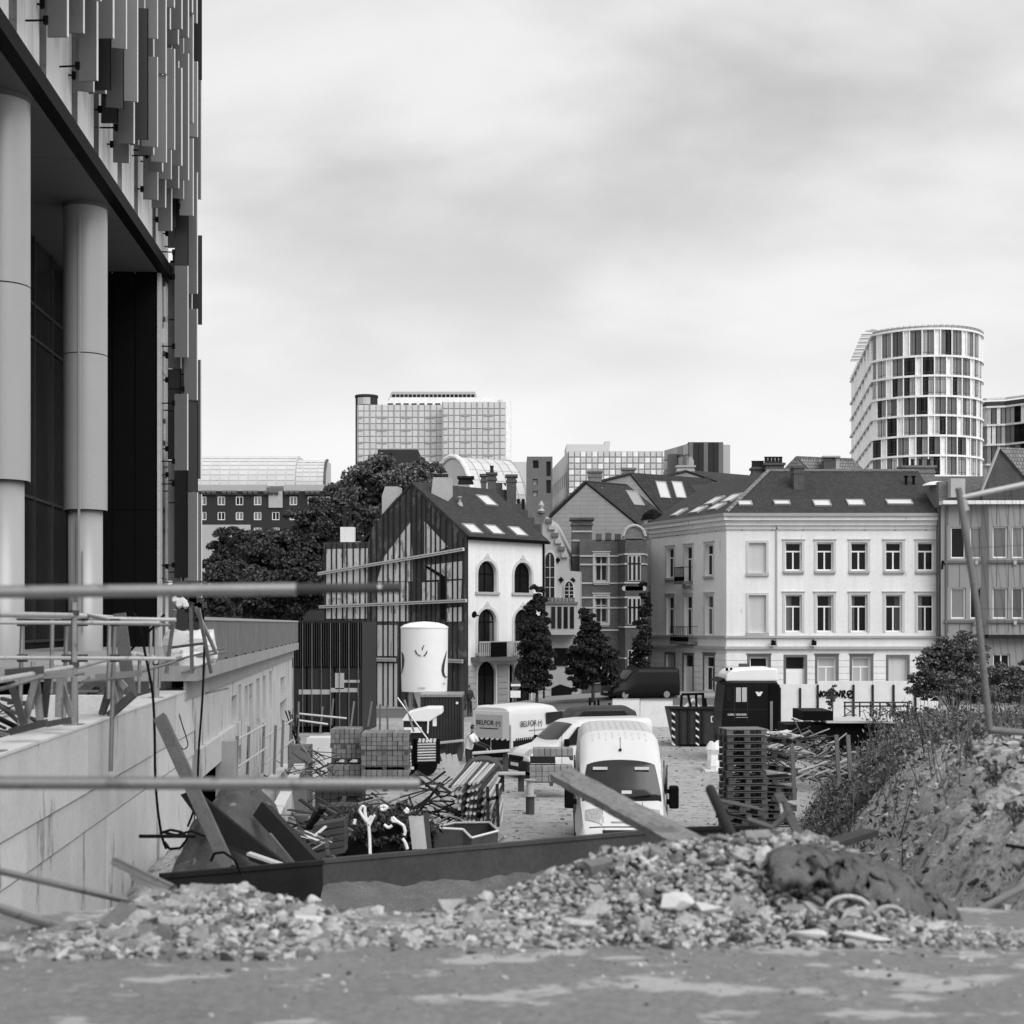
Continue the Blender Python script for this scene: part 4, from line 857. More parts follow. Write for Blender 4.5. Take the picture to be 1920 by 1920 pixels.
def roofs_behind():
    t = thing('grey_gable_house', 'grey brick gable end with slate roof behind the banded brick house', 'house', (X(1120, 106), 108, 0))
    q, n = extrude_gable(t, [(1034, 1300), (1034, 967), (1100, 904), (1207, 991), (1207, 1300)], 106, (3.1, 2.6), 'render_grey', 'tile')
    skylight(t, 1190, 935, 1.0, 1.3, q[2], n[1], mt='zinc'); c = P(1128, 922, 106.5); MB().lathe([(.22, -.3), (.2, 0), (.08, .05), (.08, .3)], c, 8).build('roof_vent', G('stone_trim'), t)
    t = thing('skylight_roof_house', 'house with broad dark roof and two bright skylights, left of the corner house', 'house', (X(1200, 113), 115, 0))
    q, n = extrude_gable(t, [(1120, 1300), (1118, 906), (1184, 889), (1247, 966), (1247, 1300)], 113, (6.6, 4.5), 'render_grey', 'tile')
    for px in (1242, 1272): skylight(t, px, 919, .95, 1.35, q[2], n[1])
    chimney(t, 1104, 1128, 886, 905, 112.5, .8, m='brick_mid'); chimney(t, 1168, 1190, 881, 893, 113.2, .8, m='brick_mid')
    MB().box(X(1290, 116), X(1322, 116), 116, 118, Z(940, 116), Z(909, 116)).build('dormer', G('far_dark'), t)
    t = thing('low_pale_gable', 'low pale gable and slate roof left of the chimney stacks, behind the corner house', 'house', (X(1300, 122), 124, 0))
    q, n = extrude_gable(t, [(1228, 1200), (1226, 899), (1288, 884), (1352, 906), (1352, 1200)], 122, (7, 5), 'render_grey', 'tile'); chimney(t, 1270, 1302, 876, 886, 122, .8, m='stone_trim'); 
    t = thing('dormer_turret', 'small dark turret dormer with white windows between two roofs', 'dormer', P(1224, 1000, 101.5))
    c = P(1224, 978, 101.5); MB().lathe([(.62, -.9), (.62, .1)], c, 10).build('drum', G('white'), t); MB().lathe([(.85, .1), (.7, .5), (.3, .8), (.02, .9)], c, 12).build('dome', G('black'), t)
    for a in (-115, -75): v = Vector((math.cos(R(a)), math.sin(R(a)), 0)); MB().box(-.14, .14, -.02, .02, -.65, .02).build('pane', G('pane'), t, M=Matrix.Translation(c+v*.63) @ Matrix.Rotation(R(a+90), 4, 'Z'))
    o = MB().box(X(1204, 103), X(1222, 103), 103, 104, 0, Z(990, 103)).build('white_side_house', G('plaster')); tag(o, 'sliver of a white house between the brick house and the corner house', 'house')
    t = thing('small_gable_behind', 'small brick gable with pale tiled roof peeking over the corner house ridge', 'house', (X(1530, 112), 114, 0))
    q, n = extrude_gable(t, [(1470, 1100), (1470, 886), (1497, 858), (1524, 886), (1524, 1100)], 112, (4.5, 1.5), 'brick_mid', 'tile_light'); chimney(t, 1545, 1567, 862, 884, 111, .9, top=.02, cap=False)
    MB().box(X(1543, 111), X(1575, 111), 110.8, 112.2, Z(858, 111), Z(855, 111)).box(X(1566, 111), X(1574, 111), 111, 112, Z(884, 111), Z(858, 111)).build('chimney_frame', G('stone_trim'), t)
    t = thing('art_deco_house', 'grey panelled interwar house with paired white windows, at right edge', 'house', (X(1850, 91), 95, 0))
    Y = 91; x0 = X(1764, Y); M = Matrix.Translation((x0, Y, 0)); L = X(2080, Y)-x0; s = lambda px: X(px, Y)-x0; ops = []; bo = []
    for y0, y1 in ((988, 1047), (1102, 1160)):
        for a, b in ((1783, 1811), (1819, 1842)): ops.append((s(a), s(b), Z(y1, Y), Z(y0, Y)))
    ops.append((s(1862), s(1894), Z(1262, Y), Z(1226, Y)))
    facade(t, M, L, 0, Z(945, Y), ops, G('deco'), depth=.2)
    for o in ops: window(t, M, *o, 'pair' if o[0] > 3 and o[3] < 4 else 'single', depth=.2, pm='pane_mid' if random.random() < .4 else 'pane')
    b0, b1 = s(1850), s(1850)+6.4; bz0, bz1 = Z(1190, Y), Z(945, Y); Mb = M @ Matrix.Translation((b0, -.45, 0)); bops = []
    for y0, y1 in ((988, 1047), (1102, 1160)):
        for a, b in ((1857, 1885), (1893, 1915), (1922, 1950), (1958, 1980)): bops.append((s(a)-b0, s(b)-b0, Z(y1, Y), Z(y0, Y)))
    bay = facade(t, Mb, b1-b0, bz0, bz1, bops, G('deco'), depth=.2, name='bay_front')
    for o in bops: window(t, Mb, *o, 'single', depth=.2, pm='pane_mid' if random.random() < .5 else 'pane')
    MB().prism([(b0, -.451, bz0), (b0-.35, 0, bz0), (b0-.35, 0, bz1), (b0, -.451, bz1)], (.04, 0, 0), 0).build('bay_side', G('deco'), t, M=M); MB().box(b0+.01, b1, -.24, .5, bz0+.02, bz1-.02, M=M).build('bay_core', G('stone_dark'), t)
    MB().box(b0-.1, b1+.2, -.6, .1, bz0-.22, bz0-.005, M=M).build('bay_foot', G('dark'), t)
    for py in (1051, 1163):
        MB().box(s(1770), b0-.36, -.12, -.001, Z(py+5, Y), Z(py, Y), M=M).box(b0-.1, b1, -.6, -.46, Z(py+5, Y), Z(py, Y), M=M).build('ledge', G('stone_dark'), t)
        for px in (1825, 1897): MB().box(s(px)-.09, s(px)+.09, -.65, -.2 if px > 1850 else -.01, Z(py+8, Y), Z(py+1, Y), M=M).build('square_light', G('stone_trim'), t)
    for i in range(int((b1+.3)/.72)):   # raised joints between cladding panels
        u = .45+i*.72; y = -.02 if u < b0 else -.47
        for za, zb in ((Z(985, Y), Z(947, Y)), (Z(1100, Y), Z(1058, Y)), (Z(1186, Y), Z(1170, Y))): MB().box(u-.02, u+.02, y, y+.018, za, zb, M=M).build('panel_joint', G('stone_dark'), t)
    for i in range(12): MB().box(s(1762)+i*.9, s(1762)+i*.9+.88, -.75, .3, Z(947, Y)+.01, Z(940, Y)+(.0), M=M).build('parapet_tile', G('plaster'), t)
    MB().box(s(1770), s(1808), .4, 2, Z(940, Y), Z(915, Y), M=M).build('roof_box', G('white_dirty'), t); MB().box(s(1762), s(1812), .2, 3, Z(950, Y), Z(896, Y)*.985, M=M).build('parapet_wall', G('brick_mid'), t)
    chimney(t, 1783, 1810, 897, 932, 90.5, .9, m='stone_trim', cap=False); MB().lathe([(.9, 0), (.8, .12), (.4, .25), (.0, .3)], P(1756, 911, 92.5), 14).build('rooflight_dome', G('white'), t)
    MB().box(0, L, .3, 8, 0, Z(950, Y), M=M).build('body', G('stone_dark'), t); MB().box(s(1774)-.05, s(1774)+.05, -.1, -.01, 0, Z(950, Y), M=M).build('downpipe', G('stone_dark'), t); MB().tube(M @ Vector((s(1770), -.1, Z(1058, Y))), M @ Vector((s(1763), -.5, Z(1052, Y))), .04).tube(M @ Vector((s(1763), -.5, Z(1052, Y))), M @ Vector((s(1762), -.5, Z(1068, Y))), .07).build('wall_lamp', G('black'), t)
    t = thing('brick_gable_pantile', 'brick gable with pale pantile roof at the top right edge', 'house', (X(1880, 99), 101, 0))
    q = [P(a, b, 99) for a, b in ((1842, 1000), (1842, 922), (1875, 842), (1932, 912), (1932, 1000))]; MB().prism(q, (.3, .5, 0)).build('gable_wall', G('brick_dark'), t)
    a = q[2]; r = q[3]; l = q[1]; v = Vector((7, 1.2, 0)); slab_roof(t, [a+Vector((-.1, -.2, .1)), a+v, r+v+Vector((.4, 0, -.3)), r+Vector((.2, -.2, -.1))], G('tile_light')); MB().bar(l+Vector((-.1, -.1, 0)), a+Vector((-.1, -.1, .1)), .3, .12).build('verge', G('stone_trim'), t)
    MB().box(X(1842, 99), X(2000, 99), 99.6, 104, 0, Z(915, 99)).build('body', G('brick_mid'), t)
    o = MB().box(X(1722, 104), X(1845, 104), 104, 107, 0, Z(893, 104)).build('rear_wall_house', G('brick_mid')); tag(o, 'dark brick rear wall between the corner house roof and the round tower', 'house')
roofs_behind()
# ================================================================ FAR BUILDINGS
def grid_block(t, px0, px1, py0, py1, Y, dep, nx, ny, m='far_panel', line='far_line', gap=.35, pm=None, body='far_grey', z_ground=True, cross=False, zb=None):
    """slab with separate facade panels on the side towards the street"""
    x0, x1 = X(px0, Y), X(px1, Y); z0, z1 = Z(py1, Y), Z(py0, Y)
    MB().box(x0, x1, Y, Y+dep, 0, z1).build('body', G(body), t)
    w, h = (x1-x0)/nx, (z1-z0)/ny; k = MB().box(gap/2, w-gap/2, -.25, -.01, gap/2, h-gap/2).mesh('panel', G(m)); k2 = MB().box(gap/2, w-gap/2, -.2, -.01, gap/2, h-gap/2).mesh('panel', G(pm)) if pm else k
    for i in range(nx):
        for j in range(ny): inst(k2 if (i*3+j*5) % 7 < 2 else k, 'panel', t, Matrix.Translation((x0+i*w, Y, z0+j*h)))
    if cross:
        mb = MB()
        for i in range(0, nx, 2): mb.box(x0+i*w-.18, x0+i*w+.18, Y-.32, Y-.251, z0, z1)
        mb.build('mullion', G(line), t)
        for j in range(1, ny, 2):
            for i in range(0, nx, 4): MB().box(x0+(i-.8)*w if i else x0, x0+(i+.8)*w, Y-.40, Y-.33, z0+j*h-.2, z0+j*h+.2).build('cross_rail', G(line), t)
def far():
    Y = 340; t = thing('glass_slab_tower', 'pale gridded glass slab tower with stepped top and a dark drum at its left', 'tower', (X(810, Y), Y+15, 0))
    grid_block(t, 671, 830, 759, 866, Y, 30, 14, 9, cross=True, pm='far_panel', gap=.2); 
    t2 = t; x = X(830, Y); grid_block(t, 830, 948, 754, 866, Y-4, 30, 11, 9, cross=True, gap=.2)
    MB().lathe([(1.6, 0), (1.6, Z(754, Y))], (X(946, Y-3), Y-2.3, 0), 20).build('rounded_end', G('far_white'), t)
    a, b = Z(757, Y), Z(740, Y); MB().prism([(X(722, Y), Y+4, a), (X(936, Y), Y+4, a), (X(930, Y), Y+4, b), (X(728, Y), Y+4, b)], (0, 20, 0)).build('upper_storey', G('far_white'), t)
    for i in range(14): xx = X(722+i*15, Y); MB().box(xx+.3, xx+1.5, Y+3.9, Y+3.99, a+.1, a+.7).build('dark_window', G('pane'), t)
    a, b = Z(739.9, Y), Z(724, Y); MB().prism([(X(722, Y), Y+8, a), (X(895, Y), Y+8, a), (X(889, Y), Y+8, b), (X(729, Y), Y+8, b)], (0, 15, 0)).build('attic_storey', G('far_grey'), t)
    for i in range(20): xx = X(729+i*8, Y); MB().box(xx+.12, xx+.86, Y+7.9, Y+7.99, a+.15, a+1.3).build('dark_window', G('pane'), t)
    dr = MB().lathe([(2.6, 0), (2.6, Z(741, Y)), (2.75, Z(741, Y)+.01), (2.75, Z(737, Y))], (X(684, Y), Y+4, 0), 28).build('drum', G('brick_far'), t, smooth=False)
    for i in range(4): aa = R(235+i*17); MB().box(-.4, .4, -.08, .02, Z(756, Y), Z(743, Y)).build('drum_pane', G('pane_light'), t, M=Matrix.Translation((X(684, Y)+2.62*math.cos(aa), Y+4+2.62*math.sin(aa), 0)) @ Matrix.Rotation(aa+R(90), 4, 'Z'))
    # barrel glass hall
    Y = 300; t = thing('barrel_glass_hall', 'pale translucent barrel roofed glass hall behind the mansion block', 'hall', (X(480, Y), Y+6, 0))
    def barrel(px0, px1, ptop, nm, nrib):
        x0, x1 = X(px0, Y), X(px1, Y); zt, zb = Z(ptop, Y), Z(912, Y); h = zt-zb; K = 9
        prof = [(Y+h*.9*(1-math.sin(R(90*i/K)))*1.0, zt-h*(1-math.cos(0))-0) for i in range(1)]
        pr = [(Y+h*.85*(1-math.cos(R(90*i/K))), zb+h*math.sin(R(90*i/K))) for i in range(K+1)]
        MB().prism([(x0, y, z) for y, z in pr]+[(x0, Y+12, zt), (x0, Y+12, zb)], (x1-x0, 0, 0)).build(nm, G('far_pale'), t)
        for j in range(K):
            for i in range(nrib):
                a, b = x0+(x1-x0)*i/nrib, x0+(x1-x0)*(i+1)/nrib; g = .12
                MB().prism([(a+g, pr[j][0]-.1, pr[j][1]+.08), (b-g, pr[j][0]-.1, pr[j][1]+.08), (b-g, pr[j+1][0]-.1, pr[j+1][1]-.02), (a+g, pr[j+1][0]-.1, pr[j+1][1]-.02)], (0, .09, 0)).build('glass_panel', G('far_panel'), t) if j < 7 else None
    barrel(340, 553, 849, 'long_vault', 12); barrel(553.5, 607, 858, 'short_vault', 4)
    K = 8; h = Z(858, Y)-Z(912, Y); MB().path([Vector((X(607, Y)+.15, Y+h*.85*(1-math.cos(R(90*i/K))), Z(912, Y)+h*math.sin(R(90*i/K)))) for i in range(K+1)], .3, 5).build('end_rib', G('far_dark'), t)
    # mansion block
    Y = 175; t = thing('mansion_block', 'dark brick mansion block with rows of white windows, far left', 'building', (X(500, Y), Y+8, 0))
    x0 = X(330, Y); M = Matrix.Translation((x0, Y, 0)); s = lambda px: X(px, Y)-x0; L = s(730); ops = []
    for j, (a, b) in enumerate(((931, 947), (960, 975), (989, 1005), (1018, 1034))):
        for px in (345, 380, 415, 449, 483, 517, 550, 584, 618, 652, 686): 
            if px == 517 and j == 0: continue
            ops.append((s(px-7), s(px+7), Z(b, Y), Z(a, Y)))
    facade(t, M, L, 0, Z(921, Y), ops, G('brick_far'), depth=.3)
    for i, o in enumerate(ops): window(t, M, *o, 'pair', depth=.12, fm='white', pm='pane_mid' if i % 3 else 'pane')
    MB().box(0, L, .4, 14, 0, Z(922, Y), M=M).build('body', G('brick_far'), t)
    for a, b, c in ((330, 500, 909), (532, 760, 909), (500, 532, 914)): MB().box(s(a), s(b)-.02, -.1, 8, Z(921, Y)+.01, Z(c, Y), M=M).build('attic', G('far_grey' if a != 500 else 'stone_dark'), t)
    for i in range(40): u = i*.62; MB().tube(M @ Vector((u, -.2, Z(924, Y))), M @ Vector((u+.5, -.2, Z(924, Y))), .28, 6).build('roof_roll', G('far_dark'), t) if i % 4 else None
    MB().box(s(340), s(470), -.15, -.002, Z(1100, Y), Z(984, Y), M=M).build('pale_stone_front', G('far_grey'), t); MB().box(s(504), s(530), -.15, -.002, Z(952, Y), Z(921, Y), M=M).build('pale_panel', G('far_grey'), t)
    # vaulted hall
    Y = 230; t = thing('vaulted_glass_hall', 'arched glass vault with a pale rim, between the tree and the chimneys', 'hall', (X(900, Y), Y+8, 0))
    ax = Vector((.86, .5, 0)); pr = Vector((-.5, .86, 0)); c0 = P(848, 985, Y); c0.z = Z(985, Y); Rr = (985-858)*Y/F; K = 14; Ln = 9.5; br = .72
    def arc(c, r, k=br): return [c+pr*(-r*k*math.cos(math.pi*i/K))+Vector((0, 0, r*math.sin(math.pi*i/K))) for i in range(K+1)]
    a0 = arc(c0, Rr); MB().prism(a0, ax*Ln).build('vault', G('far_grey'), t)
    for j in range(6):
        for i in range(K): 
            q = arc(c0+ax*(Ln*j/6+.12), Rr+.1); r = arc(c0+ax*(Ln*(j+1)/6-.05), Rr+.1); f = .04; MB().prism([q[i].lerp(q[i+1], f), q[i].lerp(q[i+1], 1-f), r[i].lerp(r[i+1], 1-f), r[i].lerp(r[i+1], f)], Vector((0, 0, -.08))).build('vault_panel', G('far_panel'), t)
    MB().path(arc(c0-ax*.2, Rr+.25), .35, 6).build('arch_rim', G('far_white'), t); MB().path(arc(c0+ax*Ln, Rr+.1), .2, 6).build('end_rim', G('stone_trim'), t)
    MB().prism(arc(c0-ax*.12, Rr*.97), ax*.06).build('arch_glass', G('pane_light'), t)
    MB().prism([p_-Vector((0, 0, 9)) if i in (0, K) else p_ for i, p_ in enumerate(arc(c0, Rr))], ax*Ln*.98)
    for i in range(3):
        for j in range(2): c = P(937+i*9 if j == 0 else 972+i*9, 915 if j == 0 else 945, Y-2.5); MB().box(c.x-.25, c.x+.25, c.y, c.y+.3, c.z-.8, c.z+.8).build('dark_window', G('pane'), t)
    o = MB().box(X(800, 250), X(996, 250), 250, 262, 0, Z(866, 250)).build('pale_block', G('far_pale')); tag(o, 'low pale block behind the glass vault, right of the slab tower', 'building')
    o = MB().box(X(708, 262), X(783, 262), 262, 270, 0, Z(843, 262)).build('dark_plant_room', G('brick_far')); tag(o, 'dark flat plant room in front of the slab tower, above the tree', 'building')
    # modern group in the middle
    Y = 210; t = thing('dark_flat_block', 'narrow dark block of flats left of the pale office', 'building', (X(1012, Y), Y+5, 0))
    x0 = X(988, Y); M = Matrix.Translation((x0, Y, 0)); s = lambda px: X(px, Y)-x0
    ops = [(s(999), s(1010), Z(878, Y), Z(863, Y)), (s(999), s(1008), Z(910, Y), Z(898, Y)), (s(999), s(1008), Z(931, Y), Z(920, Y)), (s(1024), s(1033), Z(893, Y), Z(865, Y)), (s(1024), s(1033), Z(925, Y), Z(900, Y))]
    facade(t, M, s(1036), 0, Z(856, Y), ops, G('stone_dark'), depth=.6)
    for i, o in enumerate(ops): window(t, M, *o, 'single', depth=.5, fm='far_dark', pm='pane_light' if i in (1, 2) else 'pane')
    MB().box(0, s(1036), .7, 9, 0, Z(857, Y), M=M).build('body', G('stone_dark'), t)
    Y = 215; t = thing('pale_office', 'pale stepped office with a gridded glass front and a side of small windows', 'office', (X(1140, Y), Y+10, 0))
    grid_block(t, 1066, 1252, 846, 925, Y, 14, 17, 7, m='far_panel', pm='far_white', gap=.16, body='far_grey')
    p1 = Vector((X(1065.5, Y), Y)); p0 = Vector((X(1034, Y+26), Y+26)); M, L = frame(p0, p1); ops = []
    for j in range(4):
        for i in range(9): ops.append((1.0+i*(L-2)/9, 1.0+i*(L-2)/9+1.4, 15.0+j*3.6, 17.0+j*3.6)) if 17+j*3.6 < Z(850, Y) else None
    facade(t, M, L, 0, Z(846, Y), ops, G('far_pale'), depth=.3, name='side_wall')
    for o in ops: window(t, M, *o, 'single', depth=.25, fm='far_pale', pm='pane')
    MB().box(X(1062, Y+5), X(1143, Y+5), Y+5, Y+13, Z(847, Y), Z(833, Y+5)).box(X(1134, Y+5), X(1144, Y+5), Y+5.1, Y+8, Z(834, Y+5), Z(827, Y+5)).build('penthouse', G('far_pale'), t)
    Y = 190; t = thing('dark_cube_annex', 'dark metal clad cube with a glazed left flank, at the middle of the skyline', 'building', (X(1310, Y), Y+5, 0))
    MB().box(X(1291, Y), X(1356, Y), Y, Y+14, 0, Z(829, Y)).build('cube', G('brick_far'), t); 
    for i in range(7): a = X(1291+i*9.3, Y); MB().box(a+.03, a+.60, Y-.08, Y-.001, 12, Z(830, Y)).build('metal_panel', G('brick_far' if i % 3 else 'stone_dark'), t)
    p0 = Vector((X(1243, Y+8), Y+8)); p1 = Vector((X(1290, Y), Y)); M, L = frame(p0, p1); MB().box(0, L, .2, 6, 0, Z(831, Y), M=M).build('flank', G('far_grey'), t)
    for i in range(5):
        for j in range(4): MB().box(i*L/5+.06, (i+1)*L/5-.06, 0, .18, Z(909-j*19, Y)+.06, Z(890-j*19, Y)-.06-(1.0 if (i < 2 and j == 3) else 0), M=M).build('glass_panel', G('pane_light' if (i+j) % 3 else 'pane_mid'), t)
    MB().box(X(1266, Y)-.5, X(1266, Y)+.6, Y+3, Y+5, Z(900, Y), Z(846, Y)).build('dark_slot', G('far_dark'), t); MB().tube(P(1294, 890, Y-1), P(1294, 862, Y-1), .5, 10).tube(P(1294, 862, Y-1), P(1294, 857, Y-1), .3, 10).build('flue', G('zinc'), t)
    # round tower
    Y0 = 250; cx, cy, r = X(1728, 262), 263, 10.6; zt = Z(600, Y0); ys = [611, 662.5, 700, 738.5, 775, 813.5, 851, 889.5, 927, 965]; t = thing('round_tower', 'round ended office tower of glass bays and white panels between white floor bands', 'tower', (cx, cy+10, 0))
    px = 14; path = []   # plan line from the far left round the front to the right
    L0 = Vector((X(1596, 308), 308)); A0 = R(205); left = Vector((cx+r*math.cos(A0), cy+r*math.sin(A0)))
    for i in range(15): path.append(L0.lerp(left, i/14))
    NA = 26
    for i in range(1, NA+1): a = A0+(R(352)-A0)*i/NA; path.append(Vector((cx+r*math.cos(a), cy+r*math.sin(a))))
    Rr0 = Vector((cx+r+2, 300)); path.append(path[-1].lerp(Rr0, .3)); path.append(Rr0)
    core = [c+(Vector((cx, cy+14))-c)*.04 for c in path]; base_box(t, [tuple(c) for c in core], 0, zt-.3, G('far_dark'))
    zl = [Z(y, Y0) for y in ys]; segs = list(zip(path, path[1:])); cache = {}
    for f in range(len(zl)-1):
        z1, z0 = zl[f], zl[f+1]; off = (0, 3, 3, 1, 1, 4, 4, 2, 2)[f]
        for i, (p, q) in enumerate(segs[:-1]):
            k = (i+off) % 5; dense = i < 14
            if dense: kind = 'far_white' if (i+f) % 2 == 0 else ('pane_mid' if (i*7+f) % 3 else 'pane')
            else: kind = 'far_white' if k == 0 else random.choice(['pane', 'pane_mid', 'pane_mid', 'pane_light'] if i < 30 else ['pane_mid', 'pane_light', 'pane_light'])
            if i > 36: kind = random.choice(['pane', 'far_white', 'pane'])
            w = (q-p).length; key = (round(w, 1), f if f == 0 else 1, kind)
            if key not in cache:
                h = z1-z0; mb = MB(); mb.box(.09 if kind != 'far_white' else 0, w-.09, 0, .12, .1, h-.1); [mb.box(.05, w-.05, -.03, .11, q_, q_+.07, mi=1) for q_ in ((.62, h-.55) if kind != 'far_white' and not dense else ())]; [mb.box(w/2-.03, w/2+.03, -.02, .11, .7, h-.6, mi=1) for _ in ((1,) if kind != 'far_white' and not dense else ())]; cache[key] = mb.mesh('facade_panel', [G(kind), G('far_dark')])
            M, _ = frame(p, q); inst(cache[key], 'facade_panel', t, M @ Matrix.Translation((0, 0, z0)))
    for f, z in enumerate(zl):
        mb = MB()
        for p, q in segs: 
            M, w = frame(p, q); mb.box(-.1, w+.1, -.35, .1, z-.17, z+.17, M=M)
        mb.build('floor_band', G('far_white'), t)
    for f in range(len(zl)-1):
        mb = MB()
        for i in range(15, len(path)-2):
            if (i+(0, 3, 3, 1, 1, 4, 4, 2, 2)[f]) % 5 in (0, 1, 3): c = path[i]; n_ = (c-Vector((cx, cy))).normalized(); mb.box(c.x-.09, c.x+.09, c.y+n_.y*.2-.09, c.y+n_.y*.2+.09, zl[f+1], zl[f])
        mb.build('mullion_row', G('far_white'), t)['kind'] = 'stuff'
    mb = MB()
    for p, q in segs:
        M, w = frame(p, q); mb.box(0, w, 0, .3, zl[0]+.2, zt-.45, M=M)
    mb.build('parapet', G('far_line'), t); mb = MB()
    for p, q in segs:
        M, w = frame(p, q)
        for j in range(2): mb.box(w*j/2, w*j/3+.12, -1.8 if p.x < cx-5 and p.y > cy-6 else -.35, .3, zt-.43, zt-.3, M=M)
    mb.build('sunshade_crown', G('far_grey'), t)
    Y = 285; t = thing('curved_glass_annex', 'lower glass annex with white floor bands joined right of the round tower', 'building', (X(1890, Y), Y+6, 0))
    pts = [Vector((X(px, y), y)) for px, y in ((1828, 291), (1850, 288.5), (1868, 288), (1886, 287.5), (1902, 286), (1925, 284), (1960, 281))]
    zz = [Z(763, 288), Z(797, 288), Z(834, 288), Z(871, 288), Z(905, 288)]; base_box(t, [tuple(p+Vector((0, .8))) for p in pts]+[(pts[-1].x, 300)], 0, zz[0]+1.2, G('far_dark'))
    for i, (p, q) in enumerate(zip(pts, pts[1:])):
        M, w = frame(p, q)
        for f in range(4):
            n = 2
            for k in range(n): MB().box(k*w/n+.1, (k+1)*w/n-.1, 0, .2, zz[f+1]+.1, zz[f]-.1, M=M).build('facade_panel', G(random.choice(['pane_light', 'pane_mid', 'pane_light', 'far_white'] if i < 4 else ['pane', 'pane_mid', 'far_white'])), t)
    for z in zz+[zz[0]+1.6]:
        mb = MB()
        for p, q in zip(pts, pts[1:]): M, w = frame(p, q); mb.box(-.1, w+.1, -.3, .1, z-.18, z+.18, M=M)
        mb.build('floor_band', G('far_white'), t)
far()
# ================================================================ TREES
def trees():
    def e(px, py, Y, rx, rz, n, K): c = P(px, py, Y); return (tuple(c), (rx*Y/F, rx*Y/F*.8, rz*Y/F), int(n*1.5), int(K*1.35))
    tree('plane_tree', 'broad leafy tree rising behind the gabled house', (X(740, 124), 124, 0), [e(735, 905, 124, 80, 42, 60, 320), e(690, 960, 124, 90, 60, 60, 300), e(790, 890, 125, 42, 26, 30, 220), e(630, 955, 121, 48, 40, 30, 260)], .20, trunk_r=.5, group='trees behind the yard')
    tree('plane_tree', 'dark dense tree filling the gap right of the office block', (X(520, 112), 112, 0), [e(520, 1060, 112, 100, 62, 90, 320), e(450, 1040, 110, 52, 52, 40, 260), e(590, 1000, 113, 62, 62, 50, 300), e(560, 1110, 108, 90, 50, 50, 280), e(480, 1120, 108, 100, 45, 50, 260)], .18, m='leaf_dark', trunk_r=.5, group='trees behind the yard')
    tree('plane_tree', 'lower dark tree hanging over the terrace railing beside the fins', (X(420, 98), 98, 0), [e(425, 1085, 98, 50, 40, 40, 260), e(400, 1130, 97, 60, 40, 40, 240), e(430, 1030, 99, 35, 30, 20, 240)], .16, m='leaf_dark', trunk_r=.3, group='trees behind the yard')
    g = 'young street trees before the houses'
    tree('street_tree', 'tall narrow dark street tree hiding the edge of the white fronted house', (X(1006, 86), 86, 0), [e(1006, 1145, 86, 18, 44, 30, 180), e(1003, 1200, 86, 28, 50, 45, 180), e(1008, 1250, 86, 30, 44, 34, 180), e(1018, 1215, 86, 16, 30, 16, 120), e(988, 1285, 86, 22, 26, 18, 140)], .13, m='leaf_street', trunk_r=.12, group=g)
    tree('street_tree', 'bushy dark street tree before the banded brick house', (X(1112, 87), 87, .5), [e(1106, 1180, 87, 24, 36, 28, 160), e(1112, 1228, 87, 40, 40, 46, 170), e(1090, 1262, 87, 32, 34, 26, 160), e(1138, 1262, 87, 26, 36, 24, 150), e(1075, 1228, 87, 14, 18, 10, 100)], .13, m='leaf_street', trunk_r=.12, group=g)
    tree('street_tree', 'thin dark street tree against the left edge of the corner house', (X(1210, 90), 90, .7), [e(1209, 1130, 90, 10, 40, 18, 120), e(1204, 1205, 90, 18, 50, 30, 140), e(1200, 1255, 90, 18, 26, 18, 120)], .12, m='leaf_street', trunk_r=.1, group=g)
    tree('shrub', 'tall loose leafy shrub before the joint of the two right hand houses', (X(1780, 60), 60, 0), [e(1785, 1228, 60, 38, 34, 46, 50), e(1752, 1250, 60, 34, 42, 44, 45), e(1818, 1246, 59, 38, 52, 50, 50), e(1738, 1288, 60, 36, 28, 36, 45), e(1800, 1288, 59, 55, 30, 50, 50), e(1812, 1200, 61, 22, 22, 14, 36), e(1768, 1210, 61, 12, 20, 8, 30)], .085, m='leaf', trunk_r=.06, cat='shrub')
    tree('shrub', 'low bush crowding the fence foot at the right edge', (X(1890, 50), 50, 0), [e(1885, 1290, 50, 50, 36, 50, 110), e(1830, 1300, 48, 40, 22, 40, 100), e(1925, 1270, 50, 30, 35, 30, 90)], .07, m='leaf', trunk_r=.04, cat='shrub')
    tree('shrub', 'small sapling growing against the hoarding under the graffiti', (X(1562, 72), 72, 0), [e(1562, 1300, 72, 12, 14, 14, 40), e(1558, 1318, 72, 8, 14, 8, 30)], .08, m='leaf', trunk_r=.02, cat='shrub')
trees()
